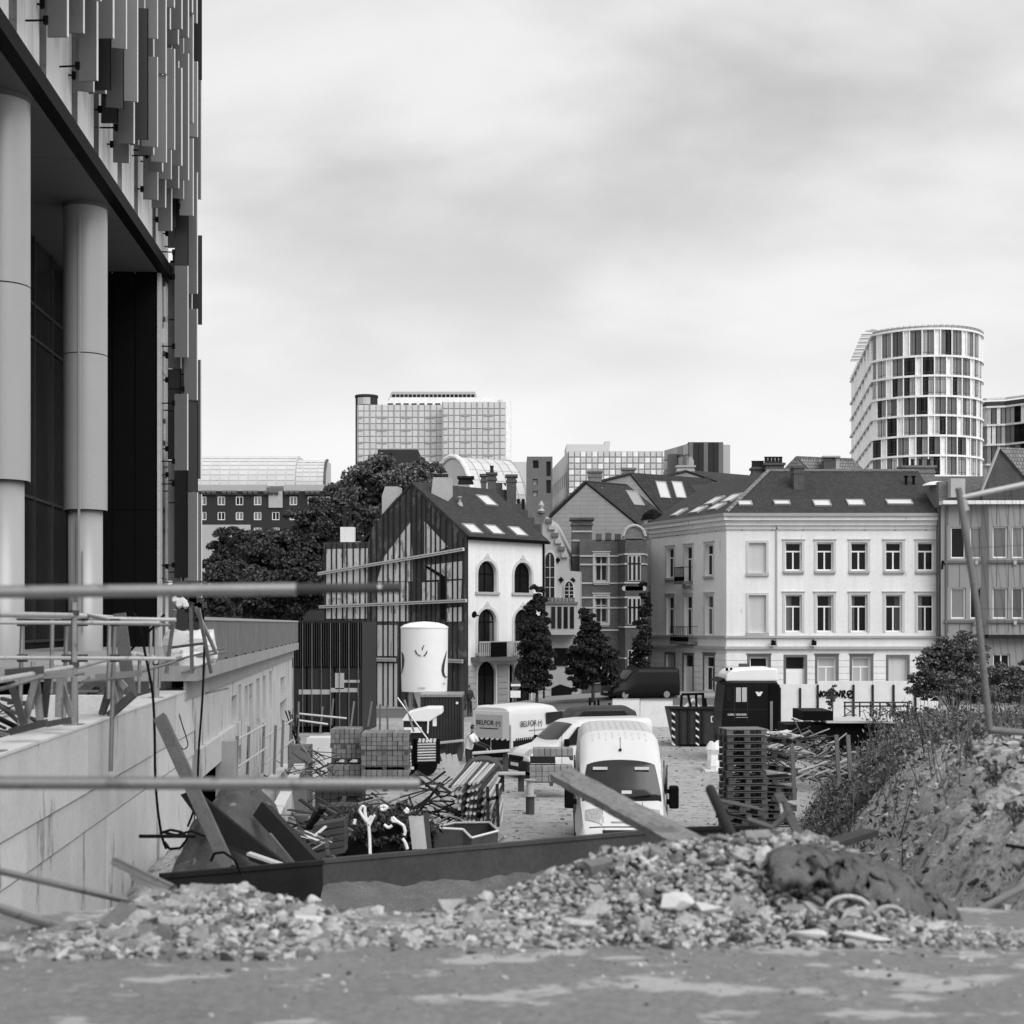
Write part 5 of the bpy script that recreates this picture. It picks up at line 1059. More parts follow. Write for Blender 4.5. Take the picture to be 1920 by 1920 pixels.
# ================================================================ VEHICLES
def van_body(t, prof, W0, L, zb, white, hw_fn=None, n_a=22, name='body', smooth=True):
    """lofted shell: prof = [(s, top z, half width factor)], front at y=0, rear at y=L"""
    sec = [(0, 1), (.35, .998), (.6, .99), (.78, .965), (.88, .91), (.91, .8), (.955, .62), (1, .42), (1.0, .2), (.985, .05), (.95, 0)]
    S = np.array([p[0] for p in prof]); Tz = np.array([p[1] for p in prof]); Wf = np.array([p[2] for p in prof])
    sx = np.array([q[0] for q in sec]); sz = np.array([q[1] for q in sec]); sl_ = np.concatenate([[0], np.cumsum(np.hypot(np.diff(sx), np.diff(sz)*1.1))]); sl_ /= sl_[-1]
    def surf(s, a, off=0):
        """s along, a in -1..1 across (0 = roof centre)"""
        def raw(s, a):
            T = np.interp(s, S, Tz); w = np.interp(s, S, Wf)*W0; k = abs(a); x = np.interp(k, sl_, sx); z = np.interp(k, sl_, sz)
            return Vector((math.copysign(x*w, a) if a else 0, s, zb+z*(T-zb)))
        p = raw(s, a)
        if off:
            e = .02; n = (raw(min(s+e, L), a)-raw(max(s-e, 0), a)).cross(raw(s, min(a+e, 1))-raw(s, max(a-e, -1)))
            if n.length > 1e-9: n.normalize(); n = n if n.z > -.2 and (n.y < .5) else -n; 
            if n.z < -.3: n = -n
            p = p+n*off
        return p
    ss = sorted(set([float(x) for x in S]+[float(x) for x in np.linspace(prof[0][0], L, 36)])); aa = sorted({*[i/n_a*2-1 for i in range(n_a+1)], *sl_.tolist(), *(-sl_).tolist()}); n = len(aa); v = [surf(s, a) for s in ss for a in aa]
    f = [(j*n+i, j*n+i+1, (j+1)*n+i+1, (j+1)*n+i) for j in range(len(ss)-1) for i in range(n-1)]+[tuple(range(n)), tuple(range((len(ss)-1)*n, len(ss)*n))]
    f += [(j*n, (j+1)*n, (j+1)*n+n-1, j*n+n-1) for j in range(len(ss)-1)]
    mb = MB(); mb.add(v, f); o = mb.build(name, white, t, M=W[t], smooth=smooth)
    m = o.modifiers.new('es', 'EDGE_SPLIT'); m.split_angle = R(38)
    return o, surf
def patch_on(t, surf, s0, s1, a0, a1, m, name, off=.012, ns=8, na=10, skew=None, parent=None):
    v = []; 
    for j in range(ns+1):
        for i in range(na+1):
            u, w = j/ns, i/na; s = s0+(s1-s0)*u; a = a0+(a1-a0)*w
            if skew: s, a = skew(u, w, s, a)
            v.append(surf(s, a, off))
    n = na+1; f = [(j*n+i, j*n+i+1, (j+1)*n+i+1, (j+1)*n+i) for j in range(ns) for i in range(na)]
    mb = MB(); mb.add(v, f); return mb.build(name, m, parent or t, M=W[t], smooth=True, fix=False)
def side_patch(t, pts, x, m, name, parent=None, d=.012):
    s = 1 if x > 0 else -1; return MB().prism([(x, y, z) for y, z in pts], (s*d, 0, 0)).build(name, m, parent or t, M=W[t])
def wheel(t, x, y, r=.34, w=.22):
    s = 1 if x > 0 else -1; q = MB().tube((x-s*w, y, r), (x, y, r), r, 24).build('wheel', G('black'), t, M=W[t]); MB().tube((x-s*.02, y, r), (x+s*.015, y, r), r*.62, 16).build('rim', G('steel'), q, M=W[t])
def near_van():
    t = thing('delivery_van', 'white high roofed delivery van parked facing the camera behind the plank', 'van', (X(1169, 31), 31, 0), R(-2))
    prof = [(0, .62, .84), (.04, .78, .90), (.12, .95, .94), (.30, 1.12, .965), (.55, 1.25, .98), (.85, 1.36, 1), (1.0, 1.50, 1), (1.45, 2.10, 1), (1.58, 2.24, 1), (1.9, 2.44, 1), (2.3, 2.63, 1), (2.7, 2.75, 1), (5.8, 2.78, 1)]
    o, surf = van_body(t, prof, 1.02, 5.8, .28, G('van_white'))
    def sk(u, w, s, a): return s, a*(1-.10*u)
    def rounded(u, w, s, a):
        c = .10; du = min(u, 1-u); dw = min(w, 1-w); k = 1-.14*u
        if dw < .12 and du < .12: pass
        return s+(.10*(2*w-1)**2)*(1-u)-(.05*(2*w-1)**2)*u, a*k
    ws = patch_on(t, surf, .93, 1.52, -.445, .445, G('windscreen'), 'windscreen', .014, 10, 16, rounded)
    patch_on(t, surf, .80, .925, -.445, .445, G('black_paint'), 'wiper_cowl', .010, 4, 16, lambda u, w, s, a: (s+.10*(2*w-1)**2, a))
    for s in (-1, 1):
        MB().bar((s*.08, .86, 1.37), (s*.62, .93, 1.46), .02, .03).build('wiper', G('black'), t, M=W[t])
        patch_on(t, surf, .10, .50, s*.24, s*.43, G('headlamp'), 'headlight', .015, 6, 6, lambda u, w, q, a: (q+.12*(w if s else w)*(1-u), a*(1-.03*u)))
        MB().box(s*.30, s*.62, 1.30, 1.34, 1.98, 2.04).build('sun_visor', G('white_dirty'), ws, M=W[t])
        m = MB().box(s*1.04, s*1.25, .98, 1.16, 1.16, 1.66).build('mirror', G('black'), t, M=W[t], bevel=.04); MB().box(s*.98, s*1.06, 1.02, 1.12, 1.25, 1.36).box(s*.98, s*1.06, 1.02, 1.12, 1.5, 1.58).build('mirror_arm', G('black'), m, M=W[t])
        side_patch(t, [(1.25, 1.4), (2.15, 1.4), (2.15, 1.98), (1.62, 1.98)], s*.999, G('windscreen'), 'side_window', d=.02)
        for y in (.95, 4.6): wheel(t, s*1.0, y)
    MB().box(-.96, .96, -.07, .25, .28, .66).build('bumper', G('dark'), t, M=W[t], bevel=.05); MB().box(-.55, .55, -.09, -.071, .5, .62).build('number_plate', G('white'), t, M=W[t])
    patch_on(t, surf, .030, .06, -.25, .25, G('black_paint'), 'grille', .008, 3, 10)
    for s in (-1, 1): # bonnet shut lines
        patch_on(t, surf, .06, .80, s*.225, s*.23, G('dark'), 'shut_line', .006, 8, 1)
    patch_on(t, surf, .085, .095, -.40, .40, G('dark'), 'shut_line', .006, 1, 10)
    for i in range(9): a = -.36+.09*i; patch_on(t, surf, 2.25 if i % 2 else 2.18, 5.4, (a-.011)*.85, (a+.011)*.85, G('van_rib'), 'roof_rib', .010, 10, 1)
    text(t, 'minister', .09, W[t] @ Matrix.Translation((-.15, .40, 1.175)) @ Matrix.Rotation(R(-58), 4, 'X'), 'van_grey', .002)
    MB().lathe([(.04, 0), (.03, .03), (.008, .05), (.006, .30)], surf(2.0, 0)[:] if False else (0, 1.75, 2.37), 8).build('aerial', G('black'), t, M=W[t])
    for s in (-1, 1):
        for y0 in (1.32, 2.3, 3.6): side_patch(t, [(y0, .45), (y0+.015, .45), (y0+.015, 2.1), (y0, 2.1)], s*1.0, G('dark'), 'shut_line', d=.025)
        side_patch(t, [(.6, .55), (5.6, .55), (5.6, .68), (.6, .68)], s*1.0, G('dark'), 'rubbing_strip', d=.035)
    patch_on(t, surf, .13, .16, -.14, .14, G('steel'), 'badge_bar', .012, 2, 6)
    MB().box(.0, .22, .97, .99, 1.44, 1.56).build('paper_sheet', G('white'), t, M=W[t] @ Matrix.Rotation(0, 4, 'X'))
near_van()
def panel_van():
    t = thing('panel_van', 'low white panel van seen from its front left corner between the other two white vans', 'van', (X(968, 49.4), 49.4, 0), R(-62))
    prof = [(0, .62, .84), (.05, .8, .92), (.25, .98, .96), (.7, 1.08, .99), (1.0, 1.16, 1), (1.25, 1.38, 1), (1.75, 1.80, 1), (2.05, 1.93, 1), (2.6, 1.97, 1), (4.9, 1.95, 1)]
    o, surf = van_body(t, prof, .95, 4.9, .26, G('van_white'))
    patch_on(t, surf, 1.12, 1.80, -.41, .41, G('windscreen'), 'windscreen', .014, 8, 12, lambda u, w, s, a: (s+.09*(2*w-1)**2*(1-u), a*(1-.1*u)))
    for s in (-1, 1):
        side_patch(t, [(1.32, 1.12), (2.35, 1.12), (2.35, 1.72), (1.85, 1.72)], s*.93, G('windscreen'), 'side_window', d=.03)
        m = MB().box(s*.97, s*1.16, 1.28, 1.42, 1.08, 1.34).build('mirror', G('black'), t, M=W[t], bevel=.04)
        patch_on(t, surf, .08, .38, s*.26, s*.45, G('headlamp'), 'headlight', .012, 5, 5)
        for y in (.85, 3.9): wheel(t, s*.93, y, .33)
        for y0 in (1.22, 2.42, 3.5): side_patch(t, [(y0, .5), (y0+.015, .5), (y0+.015, 1.7), (y0, 1.7)], s*.951, G('dark'), 'shut_line', d=.004)
        side_patch(t, [(2.15, .98), (2.33, .98), (2.33, 1.03), (2.15, 1.03)], s*.955, G('black'), 'door_handle', d=.03)
        side_patch(t, [(2.5, 1.79), (4.4, 1.79), (4.4, 1.81), (2.5, 1.81)], s*.90, G('van_grey'), 'roof_gutter', d=.04)
    MB().box(-.86, .86, -.06, .22, .26, .62).build('bumper', G('dark'), t, M=W[t], bevel=.05); MB().box(-.45, .45, -.05, .03, .63, .76).build('grille', G('black'), t, M=W[t]); MB().box(-.26, .26, -.08, -.061, .42, .53).build('number_plate', G('white'), t, M=W[t])
panel_van()
def service_van():
    th = R(144); f = Vector((math.sin(th), -math.cos(th), 0)); rear = Vector((X(921, 54), 54, 0)); L = 4.6; fr = rear+f*L
    t = thing('service_van', 'white service van seen from its rear corner with lettering and a checked stripe', 'van', tuple(fr), th)
    prof = [(0, .6, .86), (.06, .85, .93), (.5, 1.12, .99), (.8, 1.25, 1), (1.35, 1.95, 1), (1.6, 2.12, 1), (2.2, 2.2, 1), (4.45, 2.2, 1), (4.6, 2.12, .985)]
    o, surf = van_body(t, prof, .93, L, .30, G('van_white')); 
    Mr = W[t] @ Matrix.Translation((0, L, 0)) @ Matrix.Rotation(R(180), 4, 'Z')   # rear face, x right as seen from behind
    for s in (-1, 1):
        d = MB().box(s*.02, s*.84, -.03, -.002, .95, 2.0).build('rear_door', G('van_white'), t, M=Mr, bevel=.02)
        MB().box(s*.03, s*.84, -.035, -.004, .34, .94).build('lower_door', G('black_paint'), t, M=Mr)
        MB().box(s*.86, s*.92, -.04, 0, .95, 1.5).build('tail_lamp', G('van_grey'), t, M=Mr); MB().box(s*.955, s*1.06, -.1, .1, 1.0, 1.35).build('side_mirror', G('black'), t, M=W[t] @ Matrix.Translation((0, 1.1, 0)))
    for i in range(14): a = -.82+i*.12; MB().prism([(a, -.04, .93), (a+.06, -.04, .93), (a+.10, -.04, 1.0), (a+.04, -.04, 1.0)], (0, .008, 0)).build('stripe', G('white' if i % 2 else 'black'), t, M=Mr)
    MB().box(-.7, .55, -.036, -.031, 1.0, 1.85).build('door_panel', G('van_grey'), t, M=Mr, bevel=.0)
    text(t, 'BELFOR (\u2022)', .24, Mr @ Matrix.Translation((-.1, -.045, 1.55)), 'black'); MB().box(-.5, .35, -.042, -.037, 1.33, 1.36).build('small_print', G('black'), t, M=Mr)
    MB().box(-.9, .9, -.12, .0, .3, .52).build('bumper', G('black'), t, M=Mr, bevel=.03)
    # side towards the camera
    sx = 1 if (W[t].to_3x3() @ Vector((1, 0, 0))).y < 0 else -1
    Ms = W[t] @ Matrix.Rotation(R(90*sx), 4, 'Z')        # x along the van, -y out of the flank
    q = lambda y: (y if sx > 0 else -y)
    text(t, 'BELFOR (\u2022)', .30, Ms @ Matrix.Translation((q(3.35), -.945, 1.5)), 'black', sx=1.0); 
    MB().box(q(3.0)-.5, q(3.0)+.5, -.95, -.93, 1.24, 1.27).build('small_print', G('van_grey'), t, M=Ms)
    MB().box(min(q(1.3), q(2.35)), max(q(1.3), q(2.35)), -.955, -.9, 1.42, 1.86).build('side_window', G('windscreen'), t, M=Ms)
    MB().box(min(q(.3), q(4.5)), max(q(.3), q(4.5)), -.945, -.92, .34, .92).build('dark_flank', G('black_paint'), t, M=Ms)
    for i in range(30):
        y = .6+i*.13; a = q(y); MB().prism([(a, -.948, .92), (a+.065, -.948, .92), (a+.105, -.948, 1.0), (a+.04, -.948, 1.0)], (0, .008, 0)).build('stripe', G('black'), t, M=Ms)
    for y in (.9, 3.7): wheel(t, sx*.95, y, .32); wheel(t, -sx*.95, y, .32)
    MB().lathe([(.1, 0), (.08, .06), (.02, .1)], (.3, 4.2, 2.2), 8).build('roof_knob', G('black'), t, M=W[t])
service_van()
def dark_van():
    t = thing('black_van', 'glossy black van parked on the street before the banded brick house', 'van', (X(1136, 88), 88, .62), R(-70))
    prof = [(0, .6, .86), (.06, .85, .93), (.5, 1.05, .98), (.9, 1.15, 1), (1.5, 1.85, 1), (1.8, 1.98, 1), (4.4, 1.95, .97), (4.5, 1.85, .95)]
    o, surf = van_body(t, prof, .95, 4.5, .25, G('black_paint')); patch_on(t, surf, 1.0, 1.45, -.38, .38, G('pane_mid'), 'windscreen', .02, 6, 8)
    for s in (-1, 1):
        patch_on(t, surf, .08, .34, s*.26, s*.44, G('headlamp'), 'headlight', .012, 4, 4)
        for y in (.85, 3.6): wheel(t, s*.93, y, .33)
    MB().box(-.28, .28, -.03, 0, .45, .55).build('number_plate', G('white'), t, M=W[t])
    t = thing('estate_car', 'dark grey roof and tailgate of a car just behind the low white panel van', 'car', (X(985, 59), 59, 0), R(-78))
    prof = [(0, .6, .84), (.3, .9, .96), (1.2, 1.0, 1), (1.9, 1.42, .96), (2.6, 1.5, .96), (4.1, 1.5, .95), (4.45, 1.35, .92), (4.6, .9, .9)]
    prof = [(a, b*1.25, c) for a, b, c in prof]; o, surf = van_body(t, prof, .88, 4.6, .3, G('dark_metal'))
    for s in (-1, 1):
        side_patch(t, [(1.7, 1.25), (4.2, 1.25), (3.9, 1.70), (2.2, 1.70)], s*.86, G('windscreen'), 'side_window', d=.02)
        for y in (.85, 3.7): wheel(t, s*.87, y, .32)
dark_van()
def truck():
    Y = 55; x0, x1 = X(1353, Y), X(1463, Y); t = thing('truck', 'black truck cab with white roof spoiler and winged emblem facing left', 'truck', ((x0+x1)/2, Y+1.2, 0)); D = 2.4
    zt = Z(1278, Y); side = [(x0+.12, .9), (x0, 1.3), (x0+.04, 2.1), (x0+.14, zt-.1), (x0+.3, zt), (x1-.1, zt), (x1-.05, zt-.2), (x1-.05, .9)]
    cab = MB().xz(side, Y, Y+D).build('cab', G('black_paint'), t, bevel=.05)
    sp = [(x0+.16, zt+.005), (x0+.2, zt+.25), (x0+.38, zt+.42), (x0+1.0, zt+.48), (x1-.25, zt+.50), (x1-.08, zt+.47), (x1-.06, zt+.005)]
    MB().xz(sp, Y+.06, Y+D-.06).build('roof_spoiler', G('white'), t, bevel=.06)
    MB().xz([(x0-.15, zt-.02), (x0+.12, zt+.12), (x0+.16, zt-.02)], Y+.1, Y+D-.1).build('sun_visor', G('black'), t)
    for a, b in ((1362, 1371), (1380, 1389), (1391, 1400)): MB().box(X(a, Y), X(b, Y), Y-.02, Y-.001, Z(1316, Y), Z(1289, Y)).build('side_window', G('pane_light' if a > 1375 else 'pane'), t)
    for a in (1376.5, 1401.5): MB().box(X(a, Y), X(a+.6, Y), Y-.008, Y-.001, Z(1352, Y), Z(1285, Y)).build('door_shut_line', G('steel_dark'), t)
    MB().box(X(1353, Y), X(1452, Y), Y-.015, Y-.001, Z(1331, Y), Z(1330.4, Y)).build('trim_line', G('dark_metal'), t)
    c = P(1423, 1301, Y); w = .14; MB().prism([(c.x-w, c.y-.03, c.z+.08), (c.x-.03, c.y-.03, c.z+.08), (c.x, c.y-.03, c.z+.02), (c.x+.03, c.y-.03, c.z+.08), (c.x+w, c.y-.03, c.z+.08), (c.x+.05, c.y-.03, c.z-.08), (c.x-.05, c.y-.03, c.z-.08)], (0, .02, 0)).build('winged_emblem', G('white'), t)
    text(t, 'GEBR. VERMEER', .105, Matrix.Translation((X(1382, Y), Y-.012, Z(1340, Y))), 'white', sx=.98); MB().box(X(1380, Y), X(1402, Y), Y-.01, Y-.001, Z(1345.6, Y), Z(1344.8, Y)).build('small_print', G('van_grey'), t)
    MB().box(x1-.42, x1-.04, Y-.06, Y-.002, 1.1, zt-.1).build('air_duct', G('black'), t); MB().box(x1-.40, x1-.30, Y-.1, Y-.061, 1.2, 2.3).build('hand_rail', G('steel'), t); MB().tube((x1-.02, Y+.5, .8), (x1-.02, Y+.5, zt-.2), .11, 12).build('exhaust_stack', G('black'), t)
    MB().box(x0+.2, x1+3.5, Y+.5, Y+1.9, .75, .95).build('chassis', G('black'), t)
    for x in (x0+.7, x1+3.2): 
        for y in (Y+.1, Y+2.3): MB().tube((x, y-.14, .5), (x, y+.14, .5), .5, 20).build('wheel', G('black'), t)
    for a in (1356+7, 1368+3): MB().tube(P(a, 1258, Y+.5), P(a, 1252, Y+.5), .05, 8).build('roof_horn', G('black'), t)
    # skip with hazard stripes
    Y = 62; t = thing('skip_container', 'dark steel skip with striped corner bars, left of the truck', 'skip', (X(1305, Y), Y+1, 0)); z1 = Z(1329, Y); a, b, c, d = X(1256, Y), X(1270, Y), X(1360, Y), X(1372, Y)
    MB().prism([(a, Y, z1), (c+.4, Y, z1), (c+.2, Y, .1), (b, Y, .1)], (0, 2.2, 0)).build('shell', G('steel_dark'), t); 
    for px in (1276, 1292, 1318, 1345): MB().box(X(px, Y)-.05, X(px, Y)+.05, Y-.1, Y-.001, .15, z1-.05).build('rib', G('dark'), t)
    MB().box(a-.15, c+.4, Y-.14, Y+.0, z1, z1+.09).build('rim', G('dark'), t)
    for px in (1262, 1307):
        for i in range(9): x = X(px, Y); z = z1-.12-i*.16; MB().prism([(x-.07, Y-.125, z), (x+.07, Y-.125, z-.09), (x+.07, Y-.125, z-.17), (x-.07, Y-.125, z-.08)], (0, .02, 0)).build('hazard_stripe', G('white' if i % 2 == 0 else 'black'), t)
    text(t, 'DE', .38, Matrix.Translation((X(1342, Y), Y-.02, Z(1349, Y))), 'white')
    o = thing('window_frames', 'old window frames and boards sticking out of the skip', 'frames', (X(1298, Y), Y+1, z1)); 
    for i, (p, q) in enumerate((((1277, 1328), (1278, 1303)), ((1278, 1302), (1320, 1301)), ((1318, 1302), (1319, 1328)), ((1290, 1302), (1296, 1328)), ((1305, 1302), (1306, 1328)), ((1284, 1326), (1300, 1310)), ((1300, 1310), (1312, 1328)), ((1322, 1309), (1324, 1328)), ((1340, 1328), (1352, 1306)), ((1345, 1328), (1358, 1312)))): MB().bar(P(*p, Y+.6+.02*i), P(*q, Y+.6+.02*i), .1, .12, up=(0, 1, 0)).build('frame_bar', G('black' if i not in (5, 6) else 'white'), o)
    # big bag
    c = P(1340, 1395, 52); q = MB(); n = 12; v = []
    for j in range(6):
        for i in range(n): an = 2*math.pi*i/n; r = (.30, .34, .30, .27, .33, .22)[j]*(1+.12*math.sin(3*an+j)); v.append((c.x+r*math.cos(an), 52+r*math.sin(an), j*.19+.12*math.sin(an*2)*(j == 5)))
    q.add(v, [(j*n+i, j*n+(i+1) % n, (j+1)*n+(i+1) % n, (j+1)*n+i) for j in range(5) for i in range(n)]+[tuple(range(5*n, 6*n))]); q.box(c.x-.4, c.x+.5, 51.5, 52.6, -.02, .05); q = q.build('bulk_bag', G('white')); tag(q, 'crumpled white bulk bag between the skip and the pallet stack', 'bag')
truck()
# ================================================================ YARD
def pallet(t, M, w=1.2, d=.8, m='pallet', deck=5):
    key = ('pal', w, d, m)
    if key not in _wc:
        mb = MB(); n = deck; sw = d/(n+.6)
        for i in range(n): mb.box(-w/2, w/2, -d/2+i*(d-sw)/(n-1), -d/2+i*(d-sw)/(n-1)+sw, .12, .142)
        a = mb.mesh('deck_boards', G(m)); mb = MB()
        for i in (-1, 0, 1): 
            for j in (-1, 0, 1): mb.box(i*(w/2-.07)-.07, i*(w/2-.07)+.07, j*(d/2-.06)-.05, j*(d/2-.06)+.05, .022, .119)
        b = mb.mesh('blocks', G(m)); mb = MB()
        for j in (-1, 0, 1): mb.box(-w/2, w/2, j*(d/2-.06)-.05, j*(d/2-.06)+.05, 0, .021)
        _wc[key] = (a, b, mb.mesh('skids', G(m)))
    a, b, c = _wc[key]; o = inst(a, 'pallet_deck', t, M); inst(b, 'blocks', o, M)['kind'] = 'stuff'; inst(c, 'skids', o, M)['kind'] = 'stuff'; return o
def yard():
    # tall pallet stack
    g = 'pallets stacked at the foot of the mound'
    Yp = 34.5; xp = X(1392, Yp); k = 0
    for i in range(17):
        z = i*.163; t = thing('pallet', ('lowest', 'second', 'third', 'fourth', 'fifth', 'sixth', 'seventh', 'eighth', 'ninth', 'tenth', 'eleventh', 'twelfth', 'thirteenth', 'fourteenth', 'fifteenth', 'sixteenth', 'topmost')[i]+(' from below' if 0 < i < 16 else '')+' weathered pallet in the tall pallet stack', 'pallet', (xp+random.uniform(-.02, .03), Yp+random.uniform(-.03, .03), z), R(8+random.uniform(-2, 2)), g)
        pallet(t, W[t], .95, .8, 'pallet' if i < 16 else 'wood')
    for i, (px, zz, rz, ty, lab) in enumerate(((1446, .0, 10, 0, 'lowest'), (1444, .15, 12, 0, 'second lowest'), (1448, .3, 8, 3, 'third lowest'), (1444, .47, 6, -2, 'middle'), (1447, .62, 15, 4, 'upper middle'), (1446, .78, 5, -4, 'fourth from the top'), (1448, 1.0, 20, 9, 'third from the top'), (1450, 1.25, -8, 12, 'tilted second'), (1452, 1.5, 25, 8, 'tilted topmost'))):
        t = thing('pallet', lab+' pallet of the untidy shorter stack beside the tall one', 'pallet', (X(px, 36), 36, zz*1.35+.25), R(rz), g); 
        t.rotation_euler = (0, 0, 0); Mx = TR(X(px, 36), 36, zz*1.35+.25) @ Matrix.Rotation(R(rz), 4, 'Z') @ Matrix.Rotation(R(ty), 4, 'Y'); t.matrix_local = Mx; W[t] = Mx; pallet(t, Mx, .98, .8, 'pallet')
    for i, (px, py, rz, ty, lab) in enumerate(((1385, 1520, 4, 12, 'uppermost tipped pallet leaning at the stack foot'), (1388, 1545, 6, 13, 'middle tipped pallet leaning at the stack foot'), (1392, 1566, 5, 12, 'lowest tipped pallet leaning at the stack foot'))):
        Mx = TR(X(px, 30), 30, Z(py, 30)) @ Matrix.Rotation(R(rz), 4, 'Z') @ Matrix.Rotation(R(ty), 4, 'Y'); t = thing('pallet', lab, 'pallet', (0, 0, 0), 0, g); t.matrix_local = Mx; W[t] = Mx; pallet(t, Mx, .9, .7, 'pallet')
    # bundles of white planks on top, timber debris beyond
    def heap(name, label, cat, cx, Y, z0, w, h, n, L, mats, r=.05, dep=1.2, piece='board', flat=.35):
        t = thing(name, label, cat, (cx, Y, z0))
        for i in range(n):
            u = random.uniform(-1, 1); c = Vector((cx+u*w, Y+random.uniform(-dep, dep), z0+random.random()*h*(1-u*u*.8))); a = random.uniform(-.5, .5)*(1 if random.random() < .8 else 3); l = L*random.uniform(.4, 1); d = Vector((math.cos(a), random.uniform(-.5, .5), random.uniform(-flat, flat))).normalized()*l/2
            MB().bar(c-d, c+d, r*random.uniform(.6, 2.2), r*random.uniform(.3, .8)).build(piece, G(random.choice(mats)), t)
        return t
    heap('timber_heap', 'heap of pale split boards behind the wooden stakes at the mound foot', 'timber', X(1545, 38), 38, 1.25, .95, .35, 60, 1.1, ['wood_pale', 'wood_pale', 'wood', 'wood_dark'], .05, .5, flat=.45)
    heap('timber_heap', 'loose white and dark planks lying on top of the untidy pallet stack', 'timber', X(1462, 35.5), 35.5, 2.45, .35, .2, 16, .7, ['white_dirty', 'wood_pale', 'wood'], .06, .3, flat=.25)
    heap('debris_heap', 'tangled timber and scrap between the truck and the flatbed', 'debris', X(1500, 46), 46, .9, 1.3, 1.0, 110, 1.3, ['wood', 'wood_pale', 'wood_dark', 'dark', 'dark', 'steel'], .05, .9, flat=.8)
    heap('debris_heap', 'scrap and rolls piled on the flatbed under the graffiti', 'debris', X(1555, 58), 58, 1.15, 1.3, .5, 30, .9, ['white_dirty', 'dark', 'white', 'wood'], .08, .5)
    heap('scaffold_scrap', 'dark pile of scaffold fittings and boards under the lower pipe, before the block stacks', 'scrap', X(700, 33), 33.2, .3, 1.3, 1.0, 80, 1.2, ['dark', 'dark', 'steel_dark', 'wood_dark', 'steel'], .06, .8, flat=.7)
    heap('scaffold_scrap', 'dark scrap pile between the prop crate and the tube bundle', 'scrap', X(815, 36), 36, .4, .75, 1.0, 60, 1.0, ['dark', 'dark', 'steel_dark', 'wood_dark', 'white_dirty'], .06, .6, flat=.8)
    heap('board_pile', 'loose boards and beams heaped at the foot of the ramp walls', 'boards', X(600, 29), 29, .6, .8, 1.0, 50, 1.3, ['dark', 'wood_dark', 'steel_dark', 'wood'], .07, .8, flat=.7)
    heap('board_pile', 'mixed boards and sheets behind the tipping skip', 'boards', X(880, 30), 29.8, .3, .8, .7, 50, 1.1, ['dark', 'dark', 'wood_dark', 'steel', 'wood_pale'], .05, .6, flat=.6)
    heap('wire_scrap', 'bright wire mesh and tubes between the terrace corner and the block stacks', 'scrap', X(590, 38), 38, .8, .45, 1.3, 50, 1.2, ['steel', 'dark', 'dark', 'steel_dark'], .03, .4, flat=1.6)
    heap('debris_heap', 'timber offcuts strewn at the left of the yard by the terrace corner', 'debris', X(590, 44), 44, .2, 1.6, .8, 50, 1.6, ['wood_old', 'wood_dark', 'steel_dark', 'dark'], .05, 1.5, flat=.7)
    heap('debris_heap', 'broken laths and wire mess below the leaning dark beam', 'debris', X(560, 21), 21, 2.0, .55, .2, 30, .6, ['wood', 'wood_dark', 'white_dirty', 'dark'], .03, .5, flat=.6)
    heap('formwork_stack', 'untidy dark formwork boards and frames stacked on the deck behind the trestles', 'formwork', X(20, 19.6), 19.6, 3.42, .5, .75, 46, .9, ['wood_dark', 'dark', 'steel_dark', 'wood', 'concrete_dim'], .06, .7, flat=.5)
    heap('formwork_stack', 'dark props and offcuts heaped behind the leaning timber on the deck', 'formwork', X(165, 22.7), 22.9, 3.42, .3, .9, 30, .6, ['wood_dark', 'dark', 'steel_dark', 'wood'], .06, .5, flat=.9)
    for px, lab in ((1487, 'left'), (1570, 'middle'), (1592, 'right hand')):
        q = MB().bar(P(px-2, 1378 if px > 1500 else 1395, 34), P(px+3, 1470 if px > 1500 else 1500, 34), .09, .07, up=(0, 1, 0)).build('stake', G('wood')); tag(q, lab+' grey wooden stake standing before the board heap', 'stake')
    # flatbed and trailer
    t = thing('flatbed_trailer', 'dark flatbed trailer with a spoked rim wheel behind the weeds', 'trailer', (X(1590, 48), 48, 0)); Y = 48
    MB().box(X(1550, Y), X(1705, Y), Y, Y+2.2, Z(1356, Y), Z(1352, Y)).build('bed_edge', G('wood_pale'), t); MB().box(X(1508, Y), X(1565, Y), Y+.2, Y+2, Z(1352, Y), Z(1334, Y)).build('tool_box', G('black'), t); MB().box(X(1478, Y), X(1680, Y), Y+.3, Y+1.9, Z(1400, Y), Z(1360, Y)).build('chassis', G('black'), t)
    c = P(1540, 1394, Y); MB().tube((c.x, Y+.3, c.z), (c.x, Y, c.z), .38, 20).build('wheel', G('black'), t); mb = MB()
    for i in range(10): an = 2*math.pi*i/10; mb.bar((c.x+.05*math.cos(an), Y-.01, c.z+.05*math.sin(an)), (c.x+.2*math.cos(an), Y-.01, c.z+.2*math.sin(an)), .04, .02, up=(0, 1, 0))
    mb.lathe([(.185, -.01), (.22, -.01), (.22, .02), (.185, .02)], (0, 0, 0), 18, caps=False) if False else None
    mb.build('rim_spokes', G('steel_pale'), t); mb = MB(); 
    for i in range(16): a0, a1 = 2*math.pi*i/16, 2*math.pi*(i+1)/16; mb.tube((c.x+.2*math.cos(a0), Y-.01, c.z+.2*math.sin(a0)), (c.x+.2*math.cos(a1), Y-.01, c.z+.2*math.sin(a1)), .022, 5)
    mb.build('rim_ring', G('steel_pale'), t)
    # trestle table
    t = thing('steel_trestle', 'long thin lattice trestle frame standing before the hoarding', 'trestle', (X(1640, 58), 58, 0)); Y = 58
    for y0 in (1317, 1324): MB().bar(P(1582, y0, Y), P(1706, y0, Y), .05, .06).build('rail', G('steel_dark'), t)
